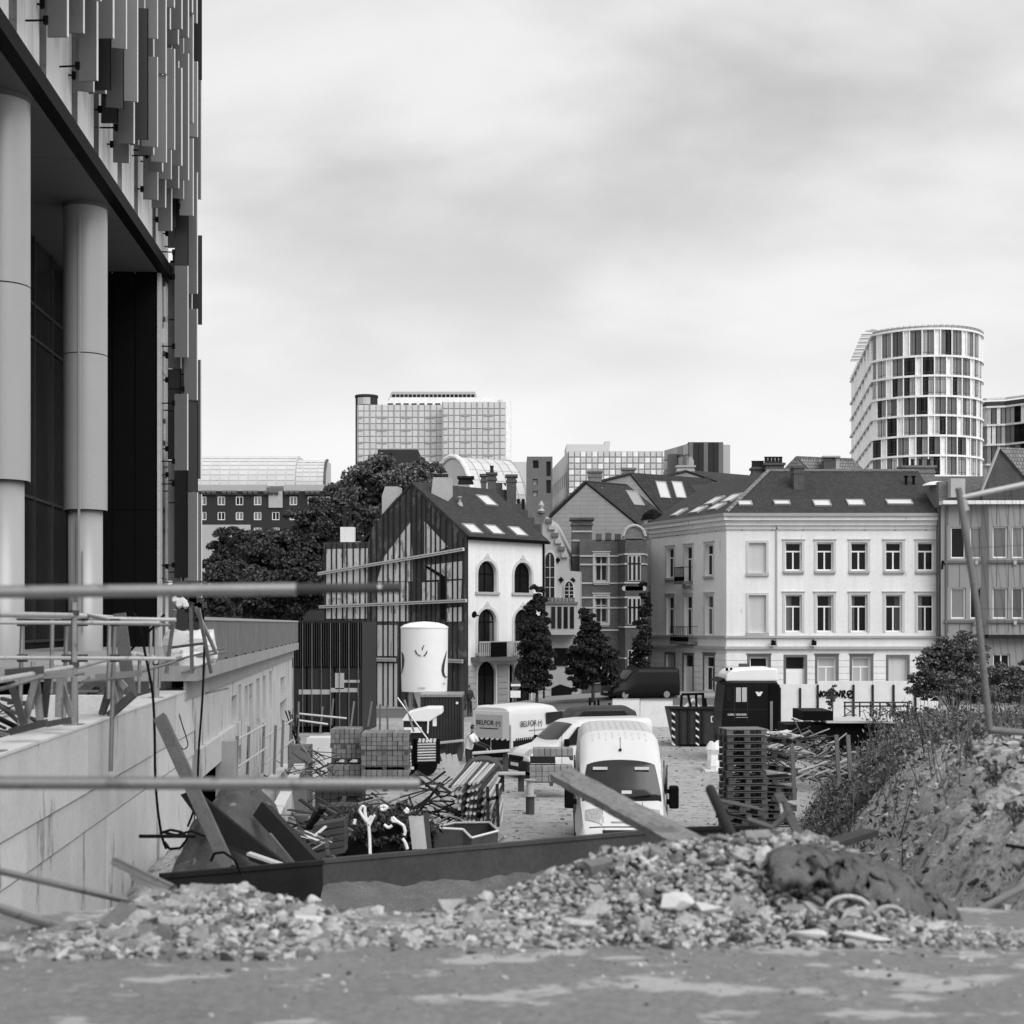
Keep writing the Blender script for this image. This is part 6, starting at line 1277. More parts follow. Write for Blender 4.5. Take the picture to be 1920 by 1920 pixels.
    for px in (1584, 1612, 1632, 1650, 1678, 1702): MB().bar(P(px, 1317, Y), P(px, 1346, Y), .05, .05).build('leg', G('steel_dark'), t)
    for px in (1584, 1632, 1655): MB().bar(P(px, 1326, Y), P(px+22, 1342, Y+.05), .03, .03).bar(P(px+22, 1326, Y+.08), P(px, 1342, Y+.1), .03, .03).build('cross_brace', G('steel_dark'), t)
    # hoardings
    g = 'white hoarding panels along the street'
    t0 = [(1148, 1200, 1312, 1352, 74), (1200, 1262, 1314, 1352, 74)]; lab = ['left hand white hoarding panel before the corner house door', 'wide white hoarding panel behind the skip']
    for (a, b, c, d, Y), l in zip(t0, lab): o = thing('hoarding_panel', l, 'hoarding', (X((a+b)/2, Y), Y, 0), 0, g); MB().box(X(a, Y)+.02, X(b, Y)-.02, Y, Y+.05, 0, Z(c, Y)).build('sheet', G('white_dirty'), o); MB().box(X(a, Y)+.02, X(b, Y)-.02, Y-.02, Y+.07, Z(c, Y), Z(c, Y)+.05).build('cap_rail', G('wood_pale'), o)
    xs_ = [1462, 1500, 1533, 1600, 1636, 1675, 1716, 1760]; Y = 77; ords = ['first', 'second', 'graffiti covered', 'fourth', 'fifth', 'sixth', 'last']
    for i, (a, b) in enumerate(zip(xs_, xs_[1:])):
        top = 1297 if i < 2 else 1291
        o = thing('hoarding_panel', ords[i]+' white hoarding panel counted rightwards from the truck', 'hoarding', (X((a+b)/2, Y), Y, 0), 0, g); MB().box(X(a, Y)+.01, X(b, Y)-.01, Y, Y+.05, 0, Z(top, Y)+.4).build('sheet', G('white_dirty'), o); MB().box(X(a, Y)-.05, X(a, Y)+.05, Y-.1, Y-.001, 0, Z(top, Y)+.2).build('post', G('dark'), o)
        if i == 2:
            u = .1
            def st(pts): MB().path([Vector((X(1530+p[0], Y), Y-.03, Z(1291+p[1], Y))) for p in pts], .045, 5).build('graffiti_stroke', G('black'), o)
            st([(2, 18), (3, 6), (8, 16), (9, 4)]); st([(12, 14), (11, 8), (15, 5), (18, 9), (16, 14), (12, 14)]); st([(20, 5), (20, 13), (25, 14), (26, 5)]); st([(33, 6), (28, 7), (29, 10), (34, 11), (31, 15), (27, 14)])
            st([(37, 16), (38, 5), (44, 15), (46, 3)]); st([(49, 17), (49, 5), (54, 4), (54, 9), (49, 10), (56, 18)]); st([(64, 12), (58, 11), (60, 5), (66, 4), (67, 9), (60, 11), (61, 16), (66, 18), (68, 14)]); st([(36, 18), (40, 13)])
    for px, y0 in ((1106, 1308), (1122, 1312), (1143, 1318), (1183, 1318), (1115, 1315)): 
        q = MB().tube((X(px, 76), 76, 0), (X(px, 76), 76, Z(y0, 76)), .06, 8).tube((X(px, 76), 76, Z(y0, 76)-.3), (X(px, 76), 76, Z(y0, 76)-.24), .08, 8).build('bollard', G('black')); tag(q, {1106: 'dark street post left of all bollards', 1122: 'dark street bollard under the black van nose', 1143: 'dark bollard at the left end of the hoarding', 1183: 'dark bollard standing against the hoarding', 1115: 'dark bollard squeezed between two others'}[px], 'bollard', 'street bollards')
    for i in range(4): 
        t = thing('crowd_barrier', 'steel crowd barrier number %s along the pavement left of the hoarding' % ('one', 'two', 'three', 'four')[i], 'barrier', (X(1150, 75)+i*.9-1.5, 73.4, 0)) if False else None
    # pavilion with slats
    Y = 70; x0, x1 = X(549, Y), X(679, Y); t = thing('slatted_pavilion', 'black slatted pavilion with glazed lower front, right of the terrace', 'pavilion', ((x0+x1)/2, Y+2, 0)); zt = Z(1166, Y); zm = Z(1250, Y)
    MB().box(x0, x1, Y+.2, Y+6, 0, zt).build('body', G('black'), t); MB().prism([(x1, Y, 0), (X(706, Y+4), Y+4, 0), (X(706, Y+4), Y+4, zt), (x1, Y, zt)], (-.05, .1, 0)).build('grey_flank', G('dark_metal'), t)
    n = 30
    for i in range(n): a = x0+(x1-x0)*i/n; MB().box(a+.02, a+.05, Y-.05, Y+.12, zm if i % 4 else 0, zt-.05).build('slat', G('dark_metal' if i % 4 else 'steel'), t)
    MB().box(x0, x1, Y-.04, Y+.15, zt-.05, zt+.06).build('roof_edge', G('dark'), t)
    for i in range(5): w = (x1-x0)/5; MB().box(x0+i*w+.04, x0+(i+1)*w-.04, Y+.05, Y+.1, .3, zm-.05).build('glass_panel', G('glass_dark'), t)
    for i, (a, b, c, d) in enumerate(((620, 1290, 672, 1298), (560, 1293, 620, 1302), (628, 1262, 645, 1292), (645, 1275, 674, 1280))): MB().box(X(a, Y), X(c, Y), Y+.035, Y+.045, Z(d, Y), Z(b, Y)).build('window_print', G('stone_trim'), t)
    # silo
    Y = 64; c = Vector((X(793, Y), Y+1.05, 0)); r = 45*Y/F; t = thing('site_silo', 'white mortar silo with dark swooshes on short steel legs', 'silo', tuple(c)); zb, zt = Z(1298, Y), Z(1178, Y)
    s = MB().lathe([(r*.96, zb), (r*.985, zb+.8), (r, zt-.3), (r, zt), (r+.02, zt), (r+.02, zt+.05)], c, 48).build('tank', G('white'), t); s.data.shade_smooth(); s.modifiers.new('es', 'EDGE_SPLIT')
    MB().lathe([(r+.02, zt+.051), (r*.85, zt+.16), (r*.6, zt+.24), (r*.3, zt+.28), (.01, zt+.3)], c, 40, caps=False).build('dome', G('white'), t, smooth=True)
    def swoosh(a0, pts, nm='swoosh', m='dark_metal'):
        for (p, q) in zip(pts, pts[1:]):
            v = []
            for (da, z, w) in (p, q):
                for sg in (-1, 1): an = R(a0+da+sg*w); v.append(c+Vector(((r+.012)*math.cos(an), (r+.012)*math.sin(an), z)))
            s_ = MB().prism([v[0], v[1], v[3], v[2]], (0, -.008, 0)).build(nm, G(m), t)
    H = zt-zb
    swoosh(-90, [(-70, zb+H*.62, 3), (-62, zb+H*.58, 4.5), (-60, zb+H*.5, 6), (-61, zb+H*.42, 5), (-66, zb+H*.33, 2.5), (-72, zb+H*.27, 1)]); swoosh(-90, [(72, zb+H*.64, 1), (62, zb+H*.52, 4), (56, zb+H*.42, 5), (54, zb+H*.33, 4.5), (58, zb+H*.26, 4.5), (68, zb+H*.22, 4), (76, zb+H*.24, 3)])
    swoosh(-90, [(-19, zb+H*.66, 1.2), (-15, zb+H*.60, 1.8), (-6, zb+H*.565, 2.4), (3, zb+H*.565, 2.2), (8, zb+H*.61, 1.6), (10, zb+H*.65, .8)]); swoosh(-90, [(3, zb+H*.74, .8), (-1, zb+H*.69, 1.5), (-1, zb+H*.66, 1)])
    text(t, 'CO', .13, Matrix.Translation((c.x+r*.86, c.y-r*.60, zb+.36)) @ Matrix.Rotation(R(56), 4, 'Z'), 'dark_metal'); text(t, '5 00 BW', .09, Matrix.Translation((c.x-.05, c.y-r-.02, zb+.18)), 'dark_metal')
    for a in (-135, -45, 45, 135): v = Vector((math.cos(R(a)), math.sin(R(a)), 0))*r*.82; MB().tube(c+v, c+v+Vector((0, 0, zb)), .05, 8).build('leg', G('steel'), t)
    MB().tube(c+Vector((-.6, -.6, .5)), c+Vector((.3, -.7, zb)), .03).build('brace', G('steel'), t); MB().lathe([(.12, 1.0), (.5, zb)], c, 16).build('hopper', G('white_dirty'), t)
    # corrugated container
    Y = 56; x0, x1 = X(788, Y), X(866, Y); z1 = Z(1306, Y); t = thing('site_container', 'dark corrugated steel container right of the silo', 'container', ((x0+x1)/2, Y+1.2, 0)); MB().box(x0, x1, Y+.05, Y+2.4, .1, z1-.02).build('shell', G('steel_dark'), t)
    for i in range(13): a = x0+.06+(x1-x0-.12)*i/13; MB().prism([(a, Y+.049, 0), (a+.03, Y, 0), (a+.075, Y, 0), (a+.10, Y+.049, 0)], (0, 0, z1-.12)).build('corrugation', G('dark_metal'), t, M=Matrix.Translation((0, 0, .1)))
    MB().box(x0-.02, x1+.02, Y-.03, Y+2.4, z1-.02, z1+.08).build('roof', G('steel'), t); MB().box(x1-.06, x1+.02, Y-.03, Y+.06, .1, z1-.03).build('corner_post', G('dark_metal'), t); MB().tube((X(857, Y), Y-.03, Z(1318, Y)), (X(857, Y), Y+.0, Z(1318, Y)), .05, 12).build('round_sticker', G('white'), t)
    # white site dumper
    Y = 50; t = thing('site_dumper', 'small white roofed site machine in front of the container', 'dumper', (X(790, Y), Y+.7, 0)); 
    MB().prism([P(752, 1352, Y), P(764, 1336, Y), P(800, 1327, Y), (X(828, Y), Y, Z(1327, Y)), P(829, 1338, Y), P(816, 1345, Y), P(805, 1353, Y)], (0, 1.3, 0)).build('hood', G('white'), t, bevel=.03); MB().box(X(756, Y), X(802, Y), Y+.1, Y+1.2, .5, Z(1353.5, Y)).build('cabin', G('dark'), t)
    MB().box(X(757, Y), X(790, Y), Y+.02, Y+.09, Z(1374, Y), Z(1364, Y)).build('white_panel', G('white'), t); MB().bar(P(803, 1352, Y-.05), P(802, 1375, Y-.05), .05, .05).build('mirror_arm', G('white'), t); MB().box(X(811, Y), X(818, Y), Y+.1, Y+.3, Z(1362, Y), Z(1344, Y)).build('mirror', G('white'), t)
    for px in (762, 798): MB().tube((X(px, Y), Y-.02, .4), (X(px, Y), Y+.3, .4), .4, 16).build('wheel', G('black'), t)
    # block stacks
    def stack(px0, px1, py0, py1, Y, nx, nz, lab, m='block', dep=.8, rz=0, gaprow=None, top=True):
        x0, x1 = X(px0, Y), X(px1, Y); z1, z0 = Z(py0, Y), Z(py1, Y); w, h = (x1-x0)/nx, (z1-z0)/nz; base = Vector((x0, Y, z0)); t = thing('block_stack', lab, 'blocks', tuple(base), rz, 'wrapped pallets of building blocks')
        key = ('blk', round(w, 3), round(h, 3), m)
        ny = 2; dd = dep/ny; me = MB().box(.008, w-.008, .006, dd-.006, .006, h-.004).mesh('block', G(m))
        for k in range(nz):
            for i in range(nx):
                for j in range(ny):
                    if j and k < nz-1: continue
                    inst(me, 'block', t, W[t] @ Matrix.Translation((i*w+random.uniform(-.006, .006), j*dd+random.uniform(-.006, .006), k*h)))
        MB().box(.02, x1-x0-.02, .03, dep-.02, .01, z1-z0-.02, M=W[t]).build('core', G('dark'), t)
        if z0 > .1: MB().box(0, x1-x0, 0, dep, -.03, -.005, M=W[t]).build('pallet_deck', G('pallet'), t); [MB().box(a, a+.1, 0, dep, -.13, -.031, M=W[t]).build('pallet_foot', G('pallet'), t) for a in (0, (x1-x0)/2-.05, x1-x0-.1)]
    stack(619, 673, 1367, 1394, 40, 6, 3, 'upper left wrapped block pallet on the front stacks', dep=1.1); stack(621, 677, 1396, 1422, 40, 6, 3, 'middle left wrapped block pallet under the upper one', dep=1.1); stack(613, 676, 1436, 1462, 39.5, 6, 3, 'lower left block pallet with a dark gap above', 'block', dep=1.1)
    stack(677, 765, 1374, 1406, 39, 9, 4, 'upper right wrapped block pallet, widest of the front stacks', dep=1.1); stack(677, 765, 1408, 1436, 39, 9, 3, 'middle right wrapped block pallet', dep=1.1); stack(677, 765, 1445, 1475, 38.8, 9, 3, 'lower right block pallet above the lower pipe', 'block', dep=1.1)
    stack(590, 680, 1478, 1510, 34, 6, 3, 'dark block pallet seen below the lower pipe', 'dark_metal', dep=.9); stack(612, 665, 1512, 1538, 31, 4, 3, 'small dark block pallet behind the corrugated panels', 'dark_metal', dep=.8)
    stack(993, 1042, 1417, 1432, 44, 5, 2, 'upper pale block pallet left of the near van', 'block_pale', R(0)); stack(1000, 1075, 1404, 1417.5, 44.3, 7, 1, 'loose row of pale blocks on top of the pallet by the near van', 'block_pale'); stack(993, 1075, 1437, 1466, 43.5, 7, 3, 'lower pale block pallet left of the near van', 'block_pale')
    # corrugated dark sheets
    t = thing('panel_rack', 'stack of dark ribbed panels leaning behind the steel plate', 'panels', P(620, 1600, 24))
    for i in range(5): MB().prism([P(588, 1548+i*13, 24), P(645, 1538+i*12.5, 24), P(646, 1549+i*12.5, 24), P(590, 1558+i*13, 24)], (0, .5, -.0)).build('panel', G('steel_dark'), t)
    # dark bulk with straps
    c = P(730, 1560, 27); ax = c.x; t = thing('strapped_sack', 'big black sack of cuttings with white lifting straps behind the plate', 'sack', (ax, 27.3, 0)); n = 20; v = []; q = MB()
    for j in range(8):
        for i in range(n): an = 2*math.pi*i/n; r = (.75, .95, 1.02, 1.0, .95, .85, .6, .15)[j]*(1+.10*math.sin(4*an+j)+.08*random.random()); v.append((ax+r*1.02*math.cos(an), 27.4+r*.8*math.sin(an), j*.22+.1*random.random()))
    q.add(v, [(j*n+i, j*n+(i+1) % n, (j+1)*n+(i+1) % n, (j+1)*n+i) for j in range(7) for i in range(n)]+[tuple(range(7*n, 8*n))]); q.build('sack', G('black'), t, smooth=True)
    pts = cluster((ax, 27.3, 1.35), (.95, .8, .45), 60, 60); o = leaf_obj('loose_cuttings', leaves(pts, .05, 2.5), G('leaf_dark'), t); o['kind'] = 'stuff'
    for S_ in ([(678, 1512), (674, 1520), (680, 1530), (687, 1540), (684, 1522), (684, 1512), (678, 1512)], [(694, 1605), (693, 1570), (691, 1545), (686, 1535)], [(697, 1530), (690, 1538), (692, 1548), (700, 1532), (703, 1528)], [(713, 1513), (720, 1510), (727, 1514), (718, 1519), (713, 1516)], [(736, 1532), (745, 1540), (757, 1548), (760, 1560), (758, 1566)], [(736, 1532), (735, 1539), (748, 1541)], [(764, 1592), (760, 1580), (755, 1572)], [(758, 1518), (763, 1524), (766, 1520), (761, 1515)], [(720, 1546), (728, 1552), (735, 1548)], [(666, 1536), (664, 1545)]):
        MB().path([P(a, b, 26.1-(.25 if b < 1600 else .3)) for a, b in S_], .028, 6).build('strap', G('white'), t)
    # open steel tipping skip
    Y = 27; t = thing('tipping_skip', 'open steel tipping skip with a bright rim behind the plate', 'skip', P(870, 1600, Y)); 
    rim = [P(813, 1552, Y), P(868, 1555, Y), P(884, 1571, Y-.1), P(934, 1558, Y+.1), P(917, 1542, Y+1.2), P(852, 1543, Y+1.4)]; low = [Vector((p.x*.98+.02*X(870, Y), p.y, .5)) for p in rim]; n = 6; mb = MB(); mb.add(rim+low, [(i, (i+1) % n, (i+1) % n+n, i+n) for i in range(n)]+[tuple(range(n, 2*n))]); mb.build('tub', G('steel_dark'), t, fix=False)
    MB().path(rim+[rim[0]], .025, 6).build('rim', G('steel_pale'), t)
    t = thing('corrugated_boards', 'grey corrugated boards standing on end beside the tipping skip', 'boards', P(795, 1590, 26))
    for i in range(4): MB().bar(P(771+i*9, 1530-(6 if i == 3 else 0), 26+.05*i), P(778+i*9, 1592, 26), .09, .04, up=(0, 1, 0)).build('board', G('stone_trim' if i < 3 else 'wood_dark'), t)
    # pipe bundle in a rack
    t = thing('pipe_bundle', 'bundle of long scaffold tubes lying in a rack towards the camera', 'tubes', P(890, 1530, 34)); 
    for r_ in range(7):
        for i in range(9):
            a = P(843+i*7.5+r_*6, 1476-i*1.2+r_*13+random.uniform(-2, 2), 31.5); b = P(884+i*6+r_*2, 1428+i*1+r_*12+random.uniform(-2, 2), 36.5); MB().tube(a, b, .034, 8).build('tube', G('steel_pale' if (r_+i) % 4 else 'steel_dark'), t)
    for (a, b, c_, d) in ((914, 1475, 916, 1560), (932, 1470, 934, 1550), (914, 1500, 934, 1494)): MB().bar(P(a, b, 31.3), P(c_, d, 31.3), .07, .07, up=(0, 1, 0)).build('rack_post', G('dark'), t)
    MB().prism([P(858, 1500, 33), P(905, 1490, 33), P(918, 1560, 33), P(868, 1570, 33)], (0, 1, 0)).build('tube_shadow_core', G('black'), t) if False else None
    q = MB(); K = 12; q.prism([P(905+38*math.cos(math.pi*i/K), 1452-28*math.sin(math.pi*i/K), 40) for i in range(K+1)], (0, 1.2, 0)); q = q.build('cable_drum', G('steel_dark')); tag(q, 'dark half buried drum behind the tube bundle', 'drum')
    # tie-rod cassette and boards
    t = thing('prop_cassette', 'crate of stacked pale steel props with black end frames', 'props', P(800, 1430, 41)); Y = 41
    for i in range(7):
        for j in range(2): MB().tube(P(783, 1396+i*5.1, Y+.35*j), P(817, 1395+i*5.1, Y+.35*j), .026, 8).build('prop', G('steel_pale'), t)
    for px in (780, 822, 776): MB().bar(P(px, 1385, Y), P(px, 1432, Y), .09, .09, up=(0, 1, 0)).build('end_frame', G('black'), t)
    for i in range(5): MB().bar(P(788+i*7, 1385, Y), P(786+i*7, 1392, Y), .07, .05, up=(0, 1, 0)).build('clamp', G('white_dirty'), t)
    for i in range(8): c = P(768+random.uniform(-4, 4), 1395+i*6.5, Y-.2); MB().box(c.x-.06, c.x+.06, c.y, c.y+.1, c.z-.035, c.z+.035).build('clamp', G('white_dirty'), t)
    t = thing('leaning_boards', 'pale corrugated boards leaning between the prop crate and the tubes', 'boards', P(840, 1460, 38))
    for i in range(3): MB().bar(P(830+i*11, 1413+i, 38), P(845+i*9, 1462, 37.7), .13, .03, up=(0, 1, 0)).build('board', G('stone_trim'), t)
    for (a, b, c_, d, Y, w, lab) in ((822, 1393, 870, 1388, 44, .5, 'pale tabletop sheet in front of the container'), (886, 1412, 956, 1407, 42, .5, 'dark topped site bench before the service van'), (932, 1450, 985, 1450, 38, .5, 'low bench top right of the tube bundle')):
        t = thing('site_bench', lab, 'bench', P(a, b+30, Y)); MB().bar(P(a, b, Y), P(c_, d, Y), w, .04).build('top', G('wood_pale'), t); [MB().bar(P(p, b+2, Y+.1), P(p, b+34, Y+.1), .16, .1, up=(0, 1, 0)).build('leg', G('wood_dark'), t) for p in (a+8, c_-8)]
    t = thing('cable_spool', 'small pale wooden cable spool standing on the ground left of the near van', 'spool', (X(994, 40), 40, 0)); zz = Z(1462, 40); MB().lathe([(.17, zz-.02), (.17, zz+.01)], (X(994, 40), 40, 0), 16).build('top_disc', G('wood_pale'), t); MB().lathe([(.1, zz-.42), (.1, zz-.02)], (X(994, 40), 40, 0), 12).build('drum', G('wood_pale'), t); MB().lathe([(.17, zz-.45), (.17, zz-.42)], (X(994, 40), 40, 0), 16).build('bottom_disc', G('wood_pale'), t); MB().lathe([(.12, 0), (.12, max(zz-.45, .02))], (X(994, 40), 40, 0), 10).build('foot', G('wood_dark'), t)
    # thin poles standing in the yard
    labs = ['leaning thin pole farthest left before the pavilion', 'second thin pole before the pavilion', 'third thin pole before the pavilion', 'leaning pole at the right of the pavilion', 'upright pole behind the block stacks', 'pair pole behind the widest stack', 'crossing pole above the white site machine', 'long sloping pole down to the prop crate', 'thin pole left of the leaning pavilion poles']
    for (a, b, c_, d, Y), l in zip(((605, 1325, 600, 1375, 45), (625, 1310, 620, 1360, 45), (664, 1315, 658, 1362, 45), (697, 1315, 690, 1362, 45), (713, 1320, 712, 1372, 44), (726, 1322, 727, 1374, 44), (758, 1312, 776, 1372, 44), (745, 1308, 806, 1392, 44), (560, 1316, 559, 1380, 43)), labs): q = MB().tube(P(a, b, Y), P(c_, d, Y), .03, 6).build('pole', G('steel')); tag(q, l, 'pole', 'thin poles standing about the yard')
    for (a, b, c_, d), l in zip(((560, 1338, 650, 1347), (556, 1350, 615, 1358)), ('upper pale guard tube before the pavilion', 'lower pale guard tube before the pavilion')): q = MB().tube(P(a, b, 44), P(c_, d, 44), .03, 8).build('scaffold_tube', G('steel_pale')); tag(q, l, 'tube')
    o = MB().box(X(575, 46), X(622, 46), 46, 47, .2, Z(1384, 46)).build('site_crate', G('white_dirty')); tag(o, 'low white crate at the terrace corner behind the poles', 'crate')
    # street sign
    t = thing('street_sign', 'round and rectangular white sign pair on a post before the white fronted house', 'sign', (X(967, 84), 84, 0)); MB().tube((X(967, 84), 84, 0), (X(967, 84), 84, Z(1270, 84)), .03, 8).build('post', G('steel'), t); MB().box(X(957, 84), X(976, 84), 83.94, 83.96, Z(1308, 84), Z(1295, 84)).build('lower_plate', G('white'), t); q = MB().tube((X(967, 84), 83.94, Z(1284, 84)), (X(967, 84), 83.97, Z(1284, 84)), .29, 20).build('round_plate', G('far_dark'), t); MB().box(X(958, 84), X(976, 84), 83.91, 83.935, Z(1286.5, 84), Z(1282.5, 84)).build('white_bar', G('white'), q)
yard()
# ================================================================ PEOPLE
def person(label, loc, rz, joints, radii, edges, mats, extras=None, h=1.75):
    t = thing('person', label, 'person', loc, rz); me = bpy.data.meshes.new('body'); me.from_pydata(joints, edges, []); me.materials.append(G(mats[0])); o = bpy.data.objects.new('body', me); put(o, W[t], t)
    sk = o.modifiers.new('skin', 'SKIN'); me.skin_vertices.new() if not me.skin_vertices else None
    for v, r in zip(me.skin_vertices[0].data, radii): v.radius = (r, r*.8)
    me.skin_vertices[0].data[0].use_root = True; s = o.modifiers.new('sub', 'SUBSURF'); s.levels = 1; s.render_levels = 2
    return t
def people():
    # joints: pelvis, chest, neck, head, hips, knees, ankles, toes, shoulders, elbows, wrists
    def fig(label, loc, rz, bend, top, legs, arm_fwd=.3):
        c, s = math.cos(bend), math.sin(bend)
        def up(x, a, b): return (x, -(a*s)+b*0-0, .95+a*c) 
        P0 = (0, 0, .95); ch = up(0, .42, 0); nk = up(0, .56, 0); hd = up(0, .64, 0); ht = up(0, .82, 0)
        J = [P0, ch, nk]; E = [(0, 1), (1, 2)]; Rr = [.15, .17, .065]
        for sx in (-1, 1):
            sh = up(sx*.19, .47, 0); el = (sh[0]+sx*.05, sh[1]-arm_fwd*.5, sh[2]-.26); wr = (el[0]-sx*.02, el[1]-arm_fwd, el[2]-.12); ha = (wr[0], wr[1]-.08, wr[2]-.06); k = len(J); J += [sh, el, wr, ha]; E += [(1, k), (k, k+1), (k+1, k+2), (k+2, k+3)]; Rr += [.075, .055, .035, .035]
        for sx in (-1, 1):
            k = len(J); J += [(sx*.1, 0, .88), (sx*.13, -.04, .48), (sx*.14, .02, .08), (sx*.15, -.13, .04)]; E += [(0, k), (k, k+1), (k+1, k+2), (k+2, k+3)]; Rr += [.105, .075, .05, .045]
        t = person(label, loc, rz, J, Rr, E, [legs]); M = W[t]
        # shirt over the upper body
        b = W[t]; axis = Vector(ch)-Vector(P0); mb = MB(); n = 14; rings = [(0, .19, .15), (.15, .19, .155), (.35, .225, .165), (.48, .2, .14), (.55, .09, .08)]; v = []
        for a, rx, ry in rings:
            for i in range(n): an = 2*math.pi*i/n; dx, dy = rx*math.cos(an), ry*math.sin(an); v.append((dx, -(a*s)+dy*c, .95+a*c+dy*s))
        mb.add(v, [(j*n+i, j*n+(i+1) % n, (j+1)*n+(i+1) % n, (j+1)*n+i) for j in range(len(rings)-1) for i in range(n)]); mb.build('shirt', G(top), t, M=M, smooth=True)
        for sx in (-1, 1): sh = up(sx*.19, .47, 0); MB().tube(sh, (sh[0]+sx*.05, sh[1]-arm_fwd*.45, sh[2]-.24), .085, 10, r2=.07).build('sleeve', G(top), t, M=M, smooth=True)
        hc = Vector(up(0, .70, 0)); prof = [(.01, -.12), (.05, -.11), (.075, -.05), (.08, .02), (.07, .08), (.04, .115), (.005, .125)]; hh = MB().lathe(prof, (0, 0, 0), 12).build('head', G('person_skin'), t, M=M @ Matrix.Translation(hc) @ Matrix.Rotation(bend*.8, 4, 'X'), smooth=True)
        Mh = W[hh]; MB().box(-.012, .012, -.1, -.06, -.03, .015).build('nose', G('person_skin'), hh, M=Mh); MB().lathe([(.09, .0), (.088, .05), (.06, .12), (.01, .14)], (0, .015, 0), 12).build('hair', G('cloth_dark'), hh, M=Mh, smooth=True)
        for sx in (-1, 1):
            MB().tube((sx*.03, -.078, .015), (sx*.03, -.068, .015), .01, 6).build('eye', G('black'), hh, M=Mh)
            sh = up(sx*.19, .47, 0); w = Vector((sh[0]+sx*.03, sh[1]-arm_fwd*1.5-.08, sh[2]-.44)); mb = MB()
            for f in range(4): mb.tube(w+Vector(((f-1.5)*.02, 0, 0)), w+Vector(((f-1.5)*.024, -.04, -.06-.008*(f % 3))), .010, 5)
            mb.tube(w+Vector((-sx*.03, 0, .01)), w+Vector((-sx*.06, -.03, -.02)), .011, 5); mb.build('fingers', G('person_skin'), t, M=M)
        return t
    fig('person in a white shirt and dark trousers working left of the service van', (X(878, 50), 50, 0), R(75), R(14), 'cloth_white', 'cloth_dark', .35)
    fig('person in dark clothes walking along the street before the gabled house', (X(880, 82), 82, 0), R(60), R(4), 'cloth_dark', 'cloth_dark', .1)
    fig('bending person in a dark jacket before the hoarding among the weeds', (X(1682, 62), 62, .35), R(100), R(78), 'cloth_dark', 'cloth_mid', .1)
    fig('stooping person in camouflage grey clothes right of the dark jacketed one', (X(1762, 62), 62, .4), R(-70), R(70), 'cloth_mid', 'cloth_mid', .1)
people()
# ================================================================ FOREGROUND
SIL = [(-60, 1807), (60, 1799), (150, 1749), (250, 1697), (330, 1675), (450, 1673), (560, 1702), (620, 1714), (750, 1724), (850, 1712), (930, 1684), (1000, 1659), (1060, 1635), (1150, 1601), (1250, 1591), (1330, 1579), (1450, 1567), (1550, 1580), (1620, 1620), (1700, 1670), (1760, 1717), (1850, 1747), (1990, 1755)]
YC = 8.15
def z_edge(x, Y): px = 960+F*x/YC; return Y < YC-(1.05 if px < 640 else .8)
def crest(x): px = 960+F*x/YC; return Z(float(np.interp(px, [s[0] for s in SIL], [s[1] for s in SIL])), YC)
def rub(x, Y):
    c = crest(x); px = 960+F*x/YC; d = (1.12 if px < 640 else .86)*(1 if px > 60 else .8)
    if Y < YC: u = max(0, min(1, (YC-Y)/d)); z = 3.6+(max(c, 3.6)-3.6)*(1-u)**1.1; z = z if c > 3.6 else 3.6-(3.6-c)*(1-u)
    else: z = c-.55*max(0, Y-YC-.1)
    return z
def rocks():
    out = []
    for k in range(16):
        bm = bmesh.new(); n = 14; sc = (1, random.uniform(.6, .9), random.uniform(.4, .75)) if k < 12 else (1, random.uniform(.4, .8), random.uniform(.16, .42))
        for i in range(n):
            v = Vector([random.gauss(0, 1) for _ in range(3)]).normalized()*random.uniform(.8, 1.08)
            if k >= 12: v = Vector([(1 if i >> b_ & 1 else -1)*random.uniform(.7, 1) for b_ in range(3)])*.9 if i < 8 else Vector((0, 0, 0))
            bm.verts.new((v.x*sc[0]/2, v.y*sc[1]/2, v.z*sc[2]/2))
        bmesh.ops.convex_hull(bm, input=bm.verts); bmesh.ops.delete(bm, geom=[v for v in bm.verts if not v.link_faces], context='VERTS')
        bmesh.ops.bevel(bm, geom=list(bm.edges), offset=.05, segments=1, affect='EDGES') if k < 0 else None
        bmesh.ops.triangulate(bm, faces=bm.faces[:]); me = bpy.data.meshes.new('stone'); bm.to_mesh(me); bm.free(); me.materials.append(G('rubble')); auto_uv(me); out.append(me)
    return out
ROCK = rocks()
def rot(): return Matrix.Rotation(random.uniform(0, 6.28), 4, 'Z') @ Matrix.Rotation(random.uniform(-.6, .6), 4, 'X') @ Matrix.Rotation(random.uniform(-.6, .6), 4, 'Y')
def merged_rocks(pts, sizes):
    """many small stones in one mesh: returns verts, tris"""
    V = []; T = []; b = 0; base = []
    for me in ROCK:
        co = np.empty(len(me.vertices)*3); me.vertices.foreach_get('co', co); base.append((co.reshape(-1, 3), np.array([tuple(p.vertices) for p in me.polygons])))
    for p, s in zip(pts, sizes):
        co, tr = base[random.randrange(len(base))]; r = np.array(rot().to_3x3()); V.append(co @ r.T*s+p); T.append(tr+b); b += len(co)
    return np.concatenate(V), np.concatenate(T)
def tri_obj(name, V, T, m, parent):
    me = bpy.data.meshes.new(name); V = V-np.array(W[parent].translation); me.from_pydata(V.tolist(), [], T.tolist()); me.materials.append(m); auto_uv(me); o = bpy.data.objects.new(name, me); put(o, W[parent], parent); o['kind'] = 'stuff'; return o
